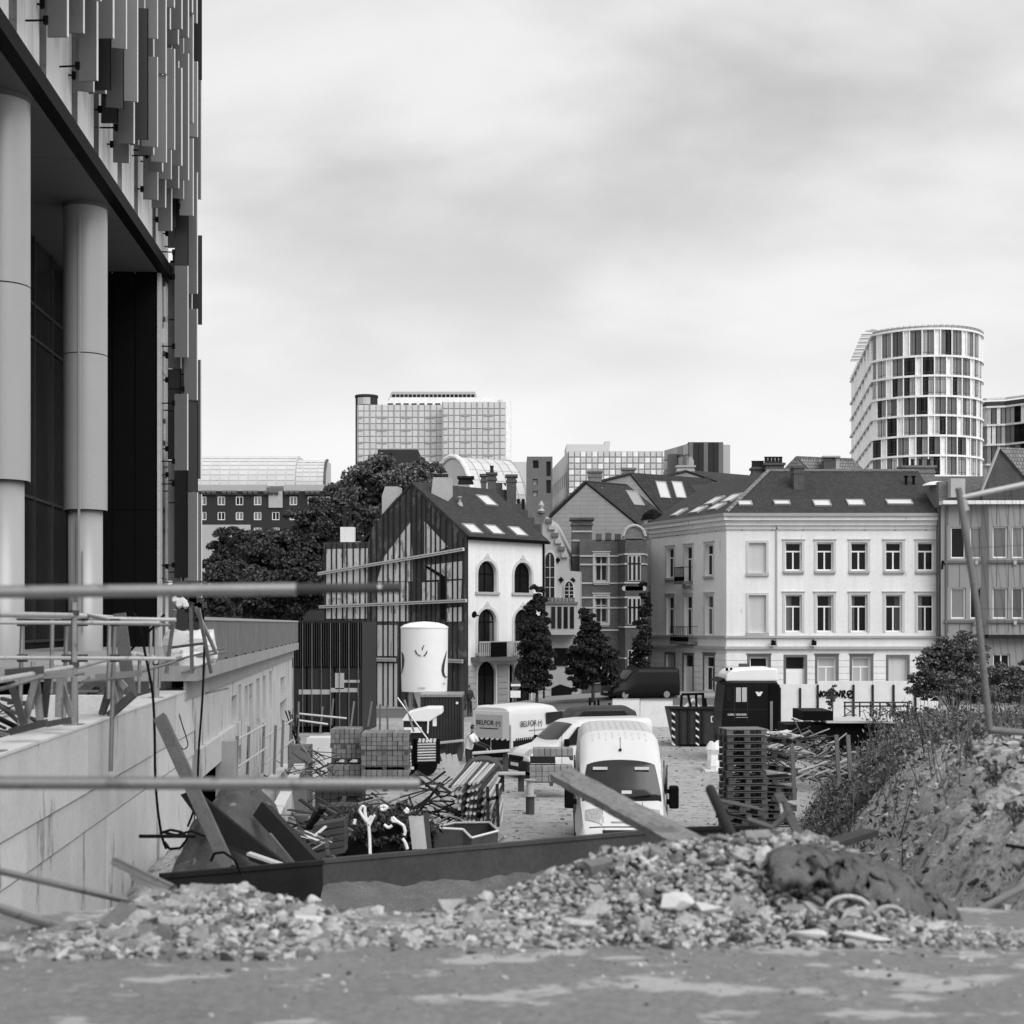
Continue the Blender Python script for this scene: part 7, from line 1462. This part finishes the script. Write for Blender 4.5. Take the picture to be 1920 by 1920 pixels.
def rubble_heap(name, label, px0, px1, n_big, s_big, n_small, s_small, bedm='rubble_bed'):
    cx = X((px0+px1)/2, YC); t = thing(name, label, 'rubble', (cx, YC, 3.5)); x0, x1 = X(px0, YC), X(px1, YC)
    nx = int((x1-x0)/.03); ny = 70; v = []
    for j in range(ny+1):
        Y = 6.9+3.2*j/ny
        for i in range(nx+1): x = x0+(x1-x0)*i/nx; v.append((x, Y, rub(x, Y)-.015+.02*mn.noise(Vector((x*9, Y*9, 0)))-(.05 if z_edge(x, Y) else 0)))
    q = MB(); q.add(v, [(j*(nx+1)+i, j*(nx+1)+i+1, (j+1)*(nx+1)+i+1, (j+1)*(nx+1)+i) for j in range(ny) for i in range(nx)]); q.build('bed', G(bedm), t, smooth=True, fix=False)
    def pt(): 
        while True:
            x = random.uniform(x0, x1); c = crest(x); d = (1.12 if 960+F*x/YC < 640 else .86)+random.uniform(-.1, .1); Y = random.uniform(YC-d, YC+.35)
            return x, Y, rub(x, Y)
    for i in range(n_big):
        x, Y, z = pt(); s = s_big*(.5+1.15*random.random()**2.5); inst(random.choice(ROCK), 'stone', t, Matrix.Translation((x, Y, z+s*.05)) @ rot() @ Matrix.Scale(s, 4))
    for i in range(int((px1-px0)/55)):
        x, Y, z = pt(); s = random.uniform(.11, .24); me = ROCK[12+i % 4] if i % 3 else ROCK[i % 12]; inst(me, 'slab_piece', t, Matrix.Translation((x, Y-.03, z+.02)) @ rot() @ Matrix.Scale(s, 4))
    P_ = []; S_ = []
    for i in range(n_small):
        x, Y, z = pt(); s = s_small*(.25+1.4*random.random()**2.2); P_.append(np.array((x, Y, z+s*.1))); S_.append(s)
    V, T = merged_rocks(P_, S_); tri_obj('small_stones', V, T, G('rubble_small'), t); return t
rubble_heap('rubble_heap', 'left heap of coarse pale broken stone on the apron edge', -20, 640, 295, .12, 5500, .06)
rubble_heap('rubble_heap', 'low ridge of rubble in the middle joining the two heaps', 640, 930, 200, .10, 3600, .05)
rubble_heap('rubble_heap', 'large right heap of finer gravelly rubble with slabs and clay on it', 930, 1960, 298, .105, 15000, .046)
def on_rub(px, py, lift=0.):
    for k_ in range(400):
        Y = 6.8+k_*.005; p = P(px, py, Y)
        if rub(p.x, Y) >= p.z-.004: break
    return P(px, py, Y-lift)
def lump(name, label, cat, px, py, Y, w, h, d, m, rz=0, tilt=0, k=0):
    c = on_rub(px, py, .05) if py > 1600 else P(px, py, Y); me = ROCK[k % 12].copy(); me.materials[0] = G(m); o = bpy.data.objects.new(name, me)
    put(o, Matrix.Translation(c) @ Matrix.Rotation(R(tilt), 4, 'Y') @ Matrix.Rotation(R(rz), 4, 'Z') @ Matrix.Diagonal((w, d, h, 1))); tag(o, label, cat); return o
Y0 = 7.7
lump('concrete_lump', 'flat pale concrete slab piece resting on the left heap', 'rubble', 568, 1724, 7.55, .36, .12, .28, 'rubble_pale', tilt=-4, k=1); lump('concrete_lump', 'rounded pale boulder on the crest beside the steel plate corner', 'rubble', 588, 1692, 7.95, .12, .14, .1, 'rubble_pale', k=2)
lump('concrete_lump', 'grey boulder under the flat slab piece', 'rubble', 578, 1752, 7.5, .20, .13, .15, 'rubble', k=3); lump('concrete_lump', 'pale angular stone on top of the left heap', 'rubble', 452, 1672, 8.1, .14, .1, .1, 'rubble_pale', k=4)
lump('concrete_lump', 'large white jagged concrete lump in the right heap', 'rubble', 1272, 1692, 7.75, .26, .22, .2, 'rubble_pale', 20, 10, 5); lump('concrete_lump', 'white flake lying right of the large jagged lump', 'rubble', 1325, 1702, 7.7, .22, .10, .16, 'rubble_pale', 0, 12, 6)
lump('concrete_lump', 'leaning block shaped stone left of the jagged lump', 'rubble', 1120, 1705, 7.7, .17, .19, .13, 'rubble', 30, 20, 7); lump('concrete_lump', 'grey block on the crest of the right heap', 'rubble', 1338, 1590, 8.1, .13, .15, .12, 'rubble', 10, -20, 8)
lump('concrete_lump', 'square brown grey brick end among the clay', 'rubble', 1535, 1690, 7.7, .13, .12, .12, 'stone_dark', 40, 5, 9); lump('concrete_lump', 'flat pale piece at the front foot of the right heap', 'rubble', 1620, 1756, 7.45, .3, .06, .2, 'rubble_pale', 0, 6, 10)
lump('concrete_lump', 'second flat pale piece at the foot near the clay', 'rubble', 1515, 1752, 7.5, .24, .09, .16, 'rubble_pale', 0, -4, 11); lump('concrete_lump', 'pale block low in the middle of the right heap', 'rubble', 1085, 1732, 7.6, .22, .15, .18, 'rubble', 5, 8, 3)
# clay slab with white sheet
def clay():
    t = thing('clay_slab', 'dark crumbling clay mass with hoops showing, right end of the rubble', 'clay', P(1590, 1690, 7.8)); v = []; nx, ny = 46, 18
    for j in range(ny+1):
        for i in range(nx+1):
            u, w = i/nx, j/ny; px = 1440+u*330; top = np.interp(px, [1440, 1500, 1600, 1680, 1740, 1770], [1640, 1618, 1632, 1662, 1705, 1740]); bot = np.interp(px, [1440, 1540, 1620, 1700, 1770], [1655, 1665, 1690, 1722, 1748]); py = top+(bot-top)*w
            p = P(px, py, 8.05-.42*w*(1-.2*u)); n_ = .05*fbm(p.x*3, py*.06, 4.5); v.append((p.x, p.y-.05*math.sin(w*math.pi)+n_, p.z+.06*math.sin(w*math.pi)+n_))
    k = len(v); q = MB(); q.add(v, [(j*(nx+1)+i, j*(nx+1)+i+1, (j+1)*(nx+1)+i+1, (j+1)*(nx+1)+i) for j in range(ny) for i in range(nx)]); o = q.build('clay', G('clay'), t, smooth=True, fix=False)
    o.modifiers.new('solid', 'SOLIDIFY').thickness = .08
    for i in range(290):
        px = random.uniform(1445, 1765); top = np.interp(px, [1440, 1500, 1600, 1680, 1740, 1770], [1640, 1618, 1632, 1662, 1705, 1740]); bot = np.interp(px, [1440, 1540, 1620, 1700, 1770], [1660, 1672, 1700, 1728, 1750]); w = random.random(); s = .03+.08*random.random()**2
        me = ROCK[i % 12]; key = ('clod', i % 12)
        if key not in _wc: _wc[key] = me.copy(); _wc[key].materials[0] = G('clay')
        inst(_wc[key], 'clod', t, Matrix.Translation(P(px, top+(bot-top)*w+4, 7.98-.42*w)) @ rot() @ Matrix.Scale(s, 4))
    for a, r, yy in ((1590, 34, 1706), (1612, 30, 1726), (1668, 22, 1716)): MB().path([P(a-r*math.cos(math.pi*i/10)*1.2, yy-r*.75*math.sin(math.pi*i/10), 7.55) for i in range(11)], .012, 6).build('hoop', G('wood_pale'), t)
    ps = [(1478, 1592), (1510, 1588), (1545, 1600), (1580, 1622), (1590, 1634), (1545, 1630), (1505, 1628), (1488, 1615)]
    q = MB().prism([on_rub(a, b, .10) for i, (a, b) in enumerate(ps)], (0, .03, -.03)).build('plaster_sheet', G('rubble_pale')); tag(q, 'white broken plaster sheet on the right heap', 'sheet')
    ps = [(1600, 1622), (1650, 1638), (1680, 1662), (1694, 1685), (1684, 1688), (1664, 1664), (1635, 1650), (1602, 1634)]; q = MB().prism([on_rub(a, b, .20) for a, b in ps], (0, .02, -.02)).build('plaster_sheet', G('rubble_pale')); tag(q, 'thin white strip curling over the clay', 'sheet')
clay()
def sticks():
    # thick plank
    a, b = P(1052, 1452, 10.4), P(1322, 1600, 8.3); d = (b-a); M = Matrix.Translation((a+b)/2) @ d.to_track_quat('X', 'Z').to_matrix().to_4x4(); L = d.length; n = 24; v = []; f = []
    mb = MB()
    for i in range(n+1):
        x = -L/2+L*i/n
        for (y, z) in ((-.085, -.028), (.085, -.028), (.085, .028), (-.085, .028)): v.append((x, y+random.uniform(-.003, .003)+(.02*(y > 0) if i == 0 else 0), z+random.uniform(-.003, .003)))
    mb.add(v, [(i*4+k, i*4+(k+1) % 4, i*4+4+(k+1) % 4, i*4+4+k) for i in range(n) for k in range(4)]+[(0, 1, 2, 3), (n*4+3, n*4+2, n*4+1, n*4)]); o = mb.build('plank', G('plank'), M=M @ Matrix.Rotation(R(12), 4, 'X'), bevel=0); tag(o, 'thick weathered plank sticking up from the rubble across the near van', 'plank')
    for (p, q, w, h, m, nm, lab, Y0_, Y1_) in (((1332, 1480), (1374, 1572), .035, 0, 'dark', 'tube', 'dark round tube standing up right of the near van', 10.2, 9.2), ((1460, 1490), (1506, 1580), .06, .03, 'wood_dark', 'stick', 'dark splintered stake with a rag at the crest', 9.6, 9.0), ((1545, 1588), (1632, 1560), .16, .05, 'wood_dark', 'board', 'dark board end lying on the mound foot', 12, 12.6)):
        a, b = P(p[0], p[1], Y0_), P(q[0], q[1], Y1_); o = (MB().tube(a, b, w, 12) if h == 0 else MB().bar(a, b, w, h, up=(0, 1, 0) if nm == 'stick' else (0, 0, 1))).build(nm, G(m)); tag(o, lab, nm)
    q = MB().prism([P(1463, 1508, 9.3), P(1474, 1505, 9.3), P(1476, 1526, 9.3), P(1465, 1530, 9.3)], (0, .02, 0)).build('rag', G('white')); tag(q, 'small white rag caught on the splintered stake', 'rag')
    q = MB().path([P(*p, 9.3) for p in ((1400, 1536), (1425, 1545), (1448, 1552), (1462, 1540), (1476, 1520), (1470, 1500))], .022, 6).build('branch', G('wood')); tag(q, 'bent pale branch lying over the crest by the stake', 'branch')
    for (p, q, r, Ya, Yb, m, lab) in (((-40, 1624), (252, 1692), .020, 7.6, 8.6, 'steel', 'upper thin steel rod entering from the left edge'), ((-40, 1690), (150, 1752), .026, 7.2, 8.0, 'steel', 'lower thicker steel tube entering from the left edge'), ((60, 1722), (128, 1750), .014, 7.8, 8.1, 'steel_dark', 'thin dark rod beside the lower steel tube'), ((216, 1616), (325, 1668), .030, 9.3, 8.8, 'steel', 'upper short tube end sticking out of the left heap'), ((250, 1643), (318, 1674), .024, 9.2, 8.8, 'steel_pale', 'lower short tube end sticking out of the left heap'), ((262, 1568), (365, 1568), .018, 14, 14.5, 'black', 'thin black bar projecting before the wall'), ((1760, 1745), (1935, 1655), .024, 8.6, 9.4, 'wood', 'pale pole lying on the mound at the right edge'), ((1888, 1585), (1935, 1592), .012, 9, 9.2, 'black', 'dark twig poking in at the right edge')):
        o = MB().tube(P(*p, Ya), P(*q, Yb), r, 10).build('rod' if 'rod' in lab else ('pole' if 'pole' in lab else 'tube'), G(m)); tag(o, lab, 'tube' if 'tube' in lab else 'rod')
    for i, (p, q, lab) in enumerate((((52, 1775), (66, 1788), 'left black stub at the wall foot'), ((72, 1768), (78, 1790), 'middle black stub at the wall foot'), ((92, 1750), (95, 1780), 'tall black stub at the wall foot'))): o = MB().tube(P(*p, 7.9), P(*q, 7.9), .022, 8).build('pipe_stub', G('black')); tag(o, lab, 'pipe')
    q = MB().path([P(*p, 8.4) for p in ((85, 1720), (120, 1722), (145, 1712), (165, 1722), (150, 1742), (130, 1715))], .014, 6).build('hose', G('black')); tag(q, 'looped black hose end by the steel tubes at lower left', 'hose')
    # steel plates
    for (a, b, c, d, Ya, Yb, m, lab) in ((602, 1612, 1262, 1553, 18.0, 20.6, 'plate', 'long dusty steel plate standing on edge behind the rubble'), (300, 1640, 604, 1614, 16.6, 17.9, 'plate_dark', 'dark steel plate standing on edge left of the dusty one'), (1264, 1553, 1420, 1548, 20.7, 21.4, 'plate_dark', 'last short dark steel plate running behind the rubble crest')):
        t = thing('steel_plate', lab, 'steel plate', ((X(a, Ya)+X(c, Yb))/2, (Ya+Yb)/2, 0), 0, 'steel plates standing behind the rubble'); p0, p1 = P(a, b, Ya), P(c, d, Yb); MB().prism([p0, p1, Vector((p1.x, p1.y, .0)), Vector((p0.x, p0.y, 0))], (.0, .06, 0)).build('sheet', G(m), t); MB().bar(p0+Vector((0, .03, -.02)), p1+Vector((0, .03, -.02)), .09, .05).build('top_edge', G(m), t)
    mb = MB(); nx, ny = 60, 16; v = []
    for j in range(ny+1):
        for i in range(nx+1):
            px = 606+i/nx*650; Yp = 18.0+(px-602)/660*2.6; top = np.interp(px, [606, 680, 760, 840, 900, 960, 1000, 1090, 1180, 1256], [1662, 1650, 1656, 1640, 1648, 1630, 1632, 1612, 1602, 1590]); w = j/ny; zt_ = Z(top, Yp)+.05*fbm(px*.02, 1, 1.3); v.append((X(px, Yp), Yp-.02-w*5, zt_*(1-w)**1.3+.5*w+.05*fbm(px*.05, w*4, 1)*(j > 0)))
    mb.add(v, [(j*(nx+1)+i, j*(nx+1)+i+1, (j+1)*(nx+1)+i+1, (j+1)*(nx+1)+i) for j in range(ny) for i in range(nx)]); me_ = mb.mesh('sand_bank', G('sand'), True, False); o = bpy.data.objects.new('sand_bank', me_); put(o, Matrix()); tag(o, 'sandy soil banked against the long steel plate', kind='structure')
    # leaning members on the spoil heap
    for (p, q, w, h, m, Ya, Yb, lab) in (((300, 1345), (430, 1630), .16, .08, 'wood_old', 19, 17.5, 'long slim timber leaning from the heap up over the wall face'), ((492, 1520), (592, 1628), .22, .18, 'dark', 19.5, 18.3, 'heavy dark steel beam sloping down behind the plates'), ((470, 1605), (560, 1640), .10, .06, 'wood_dark', 18.4, 18.1, 'short timber under the big triangular plate'), ((505, 1565), (552, 1622), .05, .05, 'steel', 18.6, 18.2, 'thin steel bar behind the heavy beam')):
        o = MB().bar(P(*p, Ya), P(*q, Yb), w, h, up=(0, 1, 0)).build('timber' if 'timber' in lab else 'steel_beam', G(m)); tag(o, lab, 'timber' if 'timber' in lab else 'beam')
    o = MB().prism([P(338, 1490, 18.8), P(362, 1480, 18.8), P(440, 1545, 18.3), P(532, 1618, 18), P(478, 1615, 18), P(400, 1575, 18.3)], (.02, .06, 0)).build('triangular_plate', G('plate_dark')); tag(o, 'big dark triangular plate leaning on the heap by the wall', 'plate')
    o = MB().bar(P(466, 1600, 17.9), P(530, 1622, 17.8), .12, .03).build('board', G('wood_pale')); tag(o, 'pale board edge at the foot of the triangular plate', 'board')
    # tarpaulin over the spoil heap
    t = thing('tarpaulin', 'wrinkled dark tarpaulin over the spoil heap by the wall', 'tarpaulin', (X(400, 20), 20, 1.2)); v = []; nx, ny = 40, 30
    for j in range(ny+1):
        for i in range(nx+1):
            u, w = i/nx, j/ny; x = X(300, 19)+u*(X(520, 19)-X(300, 19)); y = 17.9+w*5.2; e = max(0, 1-((u-.5)/.5)**2)*max(0, 1-((w-.45)/.6)**2); z = .9+2.0*e**.6+.22*fbm(x*1.3, y, 1.7)+.03*math.sin(x*9+y*3); v.append((x, y, z))
    q = MB(); q.add(v, [(j*(nx+1)+i, j*(nx+1)+i+1, (j+1)*(nx+1)+i+1, (j+1)*(nx+1)+i) for j in range(ny) for i in range(nx)]); q.build('sheet', G('tarp'), t, smooth=True, fix=False)
    for i, S_ in enumerate(([(300, 1562), (320, 1556), (340, 1560), (352, 1572), (338, 1590), (318, 1592), (308, 1578)], [(395, 1615), (402, 1600), (420, 1598), (440, 1612), (452, 1640)], [(305, 1560), (330, 1566), (360, 1558), (385, 1568)])): q = MB().path([P(*p, 16.4) for p in S_], .016, 6).build('hose', G('black')); tag(q, ('tangled black hose coil at the wall foot', 'short black hose arch over the dark plate', 'black hose end trailing over the tarpaulin')[i], 'hose')
sticks()
def guard_rail():
    Y = 5.5; t = thing('guard_rail', 'blurred steel tube guard rail crossing the near left of the view', 'guard rail', (X(-260, Y), Y, 3.6)); x0 = X(-330, Y)
    MB().tube((x0, Y, Z(1113, Y)), P(556, 1104.5, Y), .0245, 24).build('tube', G('steel'), t, smooth=True).modifiers.new('es', 'EDGE_SPLIT'); MB().tube(P(540, 1104.5, Y), P(752, 1102, Y), .020, 24).build('inner_tube', G('steel_dark'), t, smooth=True).modifiers.new('es', 'EDGE_SPLIT')
    c = P(712, 1100, Y-.02); MB().tube(c, c+Vector((0, -.008, .0)), .007, 8).build('pin', G('white'), t)
    MB().tube((x0, Y, Z(1467, Y)), P(787, 1470, Y), .0245, 24).build('tube', G('steel'), t, smooth=True).modifiers.new('es', 'EDGE_SPLIT')
    xx = X(-270, Y); MB().tube((xx, Y+.06, 3.6), (xx, Y+.06, Z(1080, Y)), .0245, 16).build('post', G('steel'), t); MB().box(xx-.15, xx+.15, Y-.09, Y+.21, 3.6, 3.62).build('foot_plate', G('steel'), t)
    for zz in (Z(1112, Y), Z(1467, Y)): MB().box(xx-.045, xx+.045, Y-.03, Y+.10, zz-.04, zz+.04).build('coupler', G('steel_dark'), t)
guard_rail()
def mesh_fence():
    Y = 11; t = thing('fence_frame', 'tilted tube fence frame with thin wires on the mound at right', 'fence', P(1856, 1368, Y)); a, b = P(1797, 915, Y), P(1856, 1368, Y); c, d = P(2060, 885, Y), P(2110, 1400, Y)
    MB().path([a, a.lerp(b, .5)+Vector((.025, 0, 0)), b], .025, 14).build('left_tube', G('tube_old'), t); MB().path([P(1803, 933, Y), P(1920, 908, Y), c], .021, 12).build('top_tube', G('steel_pale'), t); MB().path([b, P(1925, 1374, Y), d], .026, 12).build('bottom_tube', G('tube_old'), t); MB().tube(c, d, .03, 12).build('right_tube', G('steel'), t)
    MB().bar(P(1803, 935, Y), P(1811, 958, Y), .05, .03, up=(0, 1, 0)).build('gusset', G('steel'), t)
    for i in range(1, 19): f = i/19; p = a.lerp(c, f); q = b.lerp(d, f); MB().tube(p, q, .0016, 5).build('wire', G('dark'), t)
    for i in range(1, 4): f = i/4; MB().tube(a.lerp(b, f), c.lerp(d, f), .0016, 5).build('wire', G('dark'), t)
mesh_fence()
# ================================================================ WEEDS, CLODS AND LOOSE STONES
def grit():
    P_ = []; S_ = []
    for i in range(4200):
        Y = 3.8+3.9*random.random()**(.6 if i < 1500 else .12); P_.append(np.array((random.uniform(-3.4, 3.4), Y, 3.602))); S_.append(.004+(.022 if i < 1500 else .045)*random.random()**4)
    V, T = merged_rocks(P_, S_); me = bpy.data.meshes.new('apron_grit'); me.from_pydata(V.tolist(), [], T.tolist()); me.materials.append(G('rubble_small')); auto_uv(me); o = bpy.data.objects.new('apron_grit', me); put(o, Matrix()); tag(o, 'scattered grit and chips on the concrete apron', 'grit', kind='stuff')
grit()
def vegetation():
    def field(n, xr, Yr, dens, size, up, hgt, m, name, label, K=6, asp=2.):
        pts = []
        while len(pts) < n:
            Y = random.uniform(*Yr); x = random.uniform(*xr(Y)); z = terr(x, Y)
            if z < .03 and 'yard' not in name: continue
            if random.random() > dens(x, Y): continue
            h = random.random()**1.4*hgt(x, Y)
            for _ in range(K): pts.append((x+random.gauss(0, .05+.12*h), Y+random.gauss(0, .05+.12*h), max(z, 0)+h*random.random()))
        pts = np.array(pts); o = leaf_obj(name, leaves(pts, size, asp, up), G(m)); tag(o, label, 'weeds', kind='stuff'); return o
    dn = lambda x, Y: min(1, max(.02, .5+1.7*fbm(x+3, Y, .4))); 
    field(48000, lambda Y: (lerp(Y, [12, 20, 30, 40, 60], [3.6, 4.2, 5.0, 7.3, 12]), lerp(Y, [12, 60], [8, 24])), (13, 46), lambda x, Y: dn(x, Y)*(1 if Y > 19 else .10)*(1 if terr(x, Y) > .8*lerp(Y, [14, 20, 30, 45], [3.8, 3.4, 2.7, 1.6]) or Y > 26 else .35), .045, 1.2, lambda x, Y: .35+.018*(Y-12), 'weed', 'mound_weeds', 'rank weeds covering the crest and back of the earth mound')
    field(16000, lambda Y: (lerp(Y, [24, 40], [3.9, 6.4]), lerp(Y, [24, 40], [6.6, 9.4])), (24, 40), lambda x, Y: 1, .06, .6, lambda x, Y: .4, 'weed', 'slope_weeds', 'broad leaved weeds on the left foot of the earth mound')
    field(14000, lambda Y: (lerp(Y, [44, 70], [10, 18]), lerp(Y, [44, 70], [22, 30])), (44, 70), lambda x, Y: 1, .08, 1.2, lambda x, Y: 1.0, 'leaf', 'far_weeds', 'tall weeds between the mound and the hoarding')
    field(700, lambda Y: (2, 5.5), (9.5, 14), lambda x, Y: dn(x, Y)**2, .03, .8, lambda x, Y: .12, 'weed', 'near_weeds', 'sparse small plants on the near face of the mound', 5)
    for i, (px, py, Y, h, lab) in enumerate(((1865, 1475, 13.5, .22, 'forked dry weed on the face of the mound under the fence'), (1822, 1440, 14.5, .2, 'small bushy weed on the upper face of the mound'), (1690, 1400, 18, .35, 'tuft of weeds at the left shoulder of the mound'), (1905, 1560, 11, .16, 'dark sprig near the right edge of the mound face'), (1838, 1548, 11.5, .14, 'tiny sprig low on the mound face'), (1760, 1400, 16, .35, 'leafy weed on the crest left of the leaning tube'), (1610, 1440, 22, .6, 'broad weed clump on the mound shoulder over the board'), (1640, 1330, 30, 1.3, 'tall thin weed standing before the trestle frame'), (1700, 1325, 28, 1.2, 'tall branching weed before the bending person'), (1600, 1345, 33, 1.1, 'tall weed rising over the flatbed'))):
        d = Vector(((px-960)/F, 1, -(py-HZ)/F)); 
        for k_ in range(60):
            Yk = Y*.7+Y*.9*k_/60; p = CAM+d*Yk
            if terr(p.x, p.y) >= p.z: break
        p.z = max(terr(p.x, p.y), 0); t = thing('weed_plant', lab, 'weed', tuple(p)); mb = MB(); L_ = []
        for s_ in range(7):
            q = p.copy(); v = Vector((random.uniform(-.5, .5), random.uniform(-.4, .4), 1)).normalized()
            for j in range(5):
                r_ = q+v*h/5; mb.tube(q, r_, .004+.0002*Y, 4, cap=False); v = (v+Vector((random.uniform(-.3, .3), random.uniform(-.3, .3), .05))).normalized(); q = r_
                for _ in range(5): L_.append(q+Vector((random.gauss(0, .06*h), random.gauss(0, .06*h), random.gauss(0, .06*h))))
        mb.build('stems', G('weed'), t, fix=False); leaf_obj('foliage', leaves(np.array([tuple(l) for l in L_]), .02 if h < .3 else (.035 if h < .7 else .07), 2.2), G('weed'), t)
    # stalks
    mb = MB()
    for i in range(420):
        Y = random.uniform(14, 44); x = random.uniform(lerp(Y, [12, 20, 30, 44], [3.4, 4.6, 6, 9]), lerp(Y, [12, 60], [7, 22])); z = max(terr(x, Y), 0); h = random.uniform(.3, .9)*(.7+.02*Y); p = Vector((x, Y, z)); q = p+Vector((random.uniform(-.25, .25), random.uniform(-.1, .1), h)); mb.tube(p, q, .006+.0002*Y, 3, r2=.003, cap=False)
    o = mb.build('weed_stalks', G('weed'), fix=False); tag(o, 'thin dry weed stalks rising from the mound crest', 'weeds', kind='stuff')
    # stones and clods over the mound: the largest as things would be countless, kept as loose stuff
    P_ = []; S_ = []
    for i in range(17000):
        Y = 8.6+28*random.random()**2.2; x = random.uniform(lerp(Y, [8.5, 12, 20, 30, 40], [.5, 1.2, 2.8, 5, 7.5]), lerp(Y, [8.5, 12, 37], [4.2, 5.6, 14])); z = terr(x, Y)
        if z < .1: continue
        s = .012+.15*random.random()**7+.002*Y*random.random(); P_.append(np.array((x, Y, z+s*.1))); S_.append(s)
    V, T = merged_rocks(P_, S_); t = thing('mound_stones', 'loose stones and clods strewn over the face of the earth mound', 'stones', (4, 14, 3)); 
    me = bpy.data.meshes.new('loose_stones'); bpy.data.objects.remove(t); me.from_pydata(V.tolist(), [], T.tolist()); me.materials.append(G('rubble_small')); auto_uv(me); o = bpy.data.objects.new('mound_stones', me); put(o, Matrix()); tag(o, 'loose stones and clods strewn over the face of the earth mound', 'stones', kind='stuff')
    P_ = []; S_ = []
    for i in range(2500):
        Y = random.uniform(24, 70); x = random.uniform(-.06*Y-2, .19*Y); s = .03+.16*random.random()**4
        P_.append(np.array((x, Y, .0))); S_.append(s)
    V, T = merged_rocks(P_, S_); me = bpy.data.meshes.new('yard_gravel'); me.from_pydata(V.tolist(), [], T.tolist()); me.materials.append(G('rubble_small')); auto_uv(me); o = bpy.data.objects.new('yard_gravel', me); put(o, Matrix()); tag(o, 'scattered stones on the trodden yard ground', 'stones', kind='stuff')
vegetation()
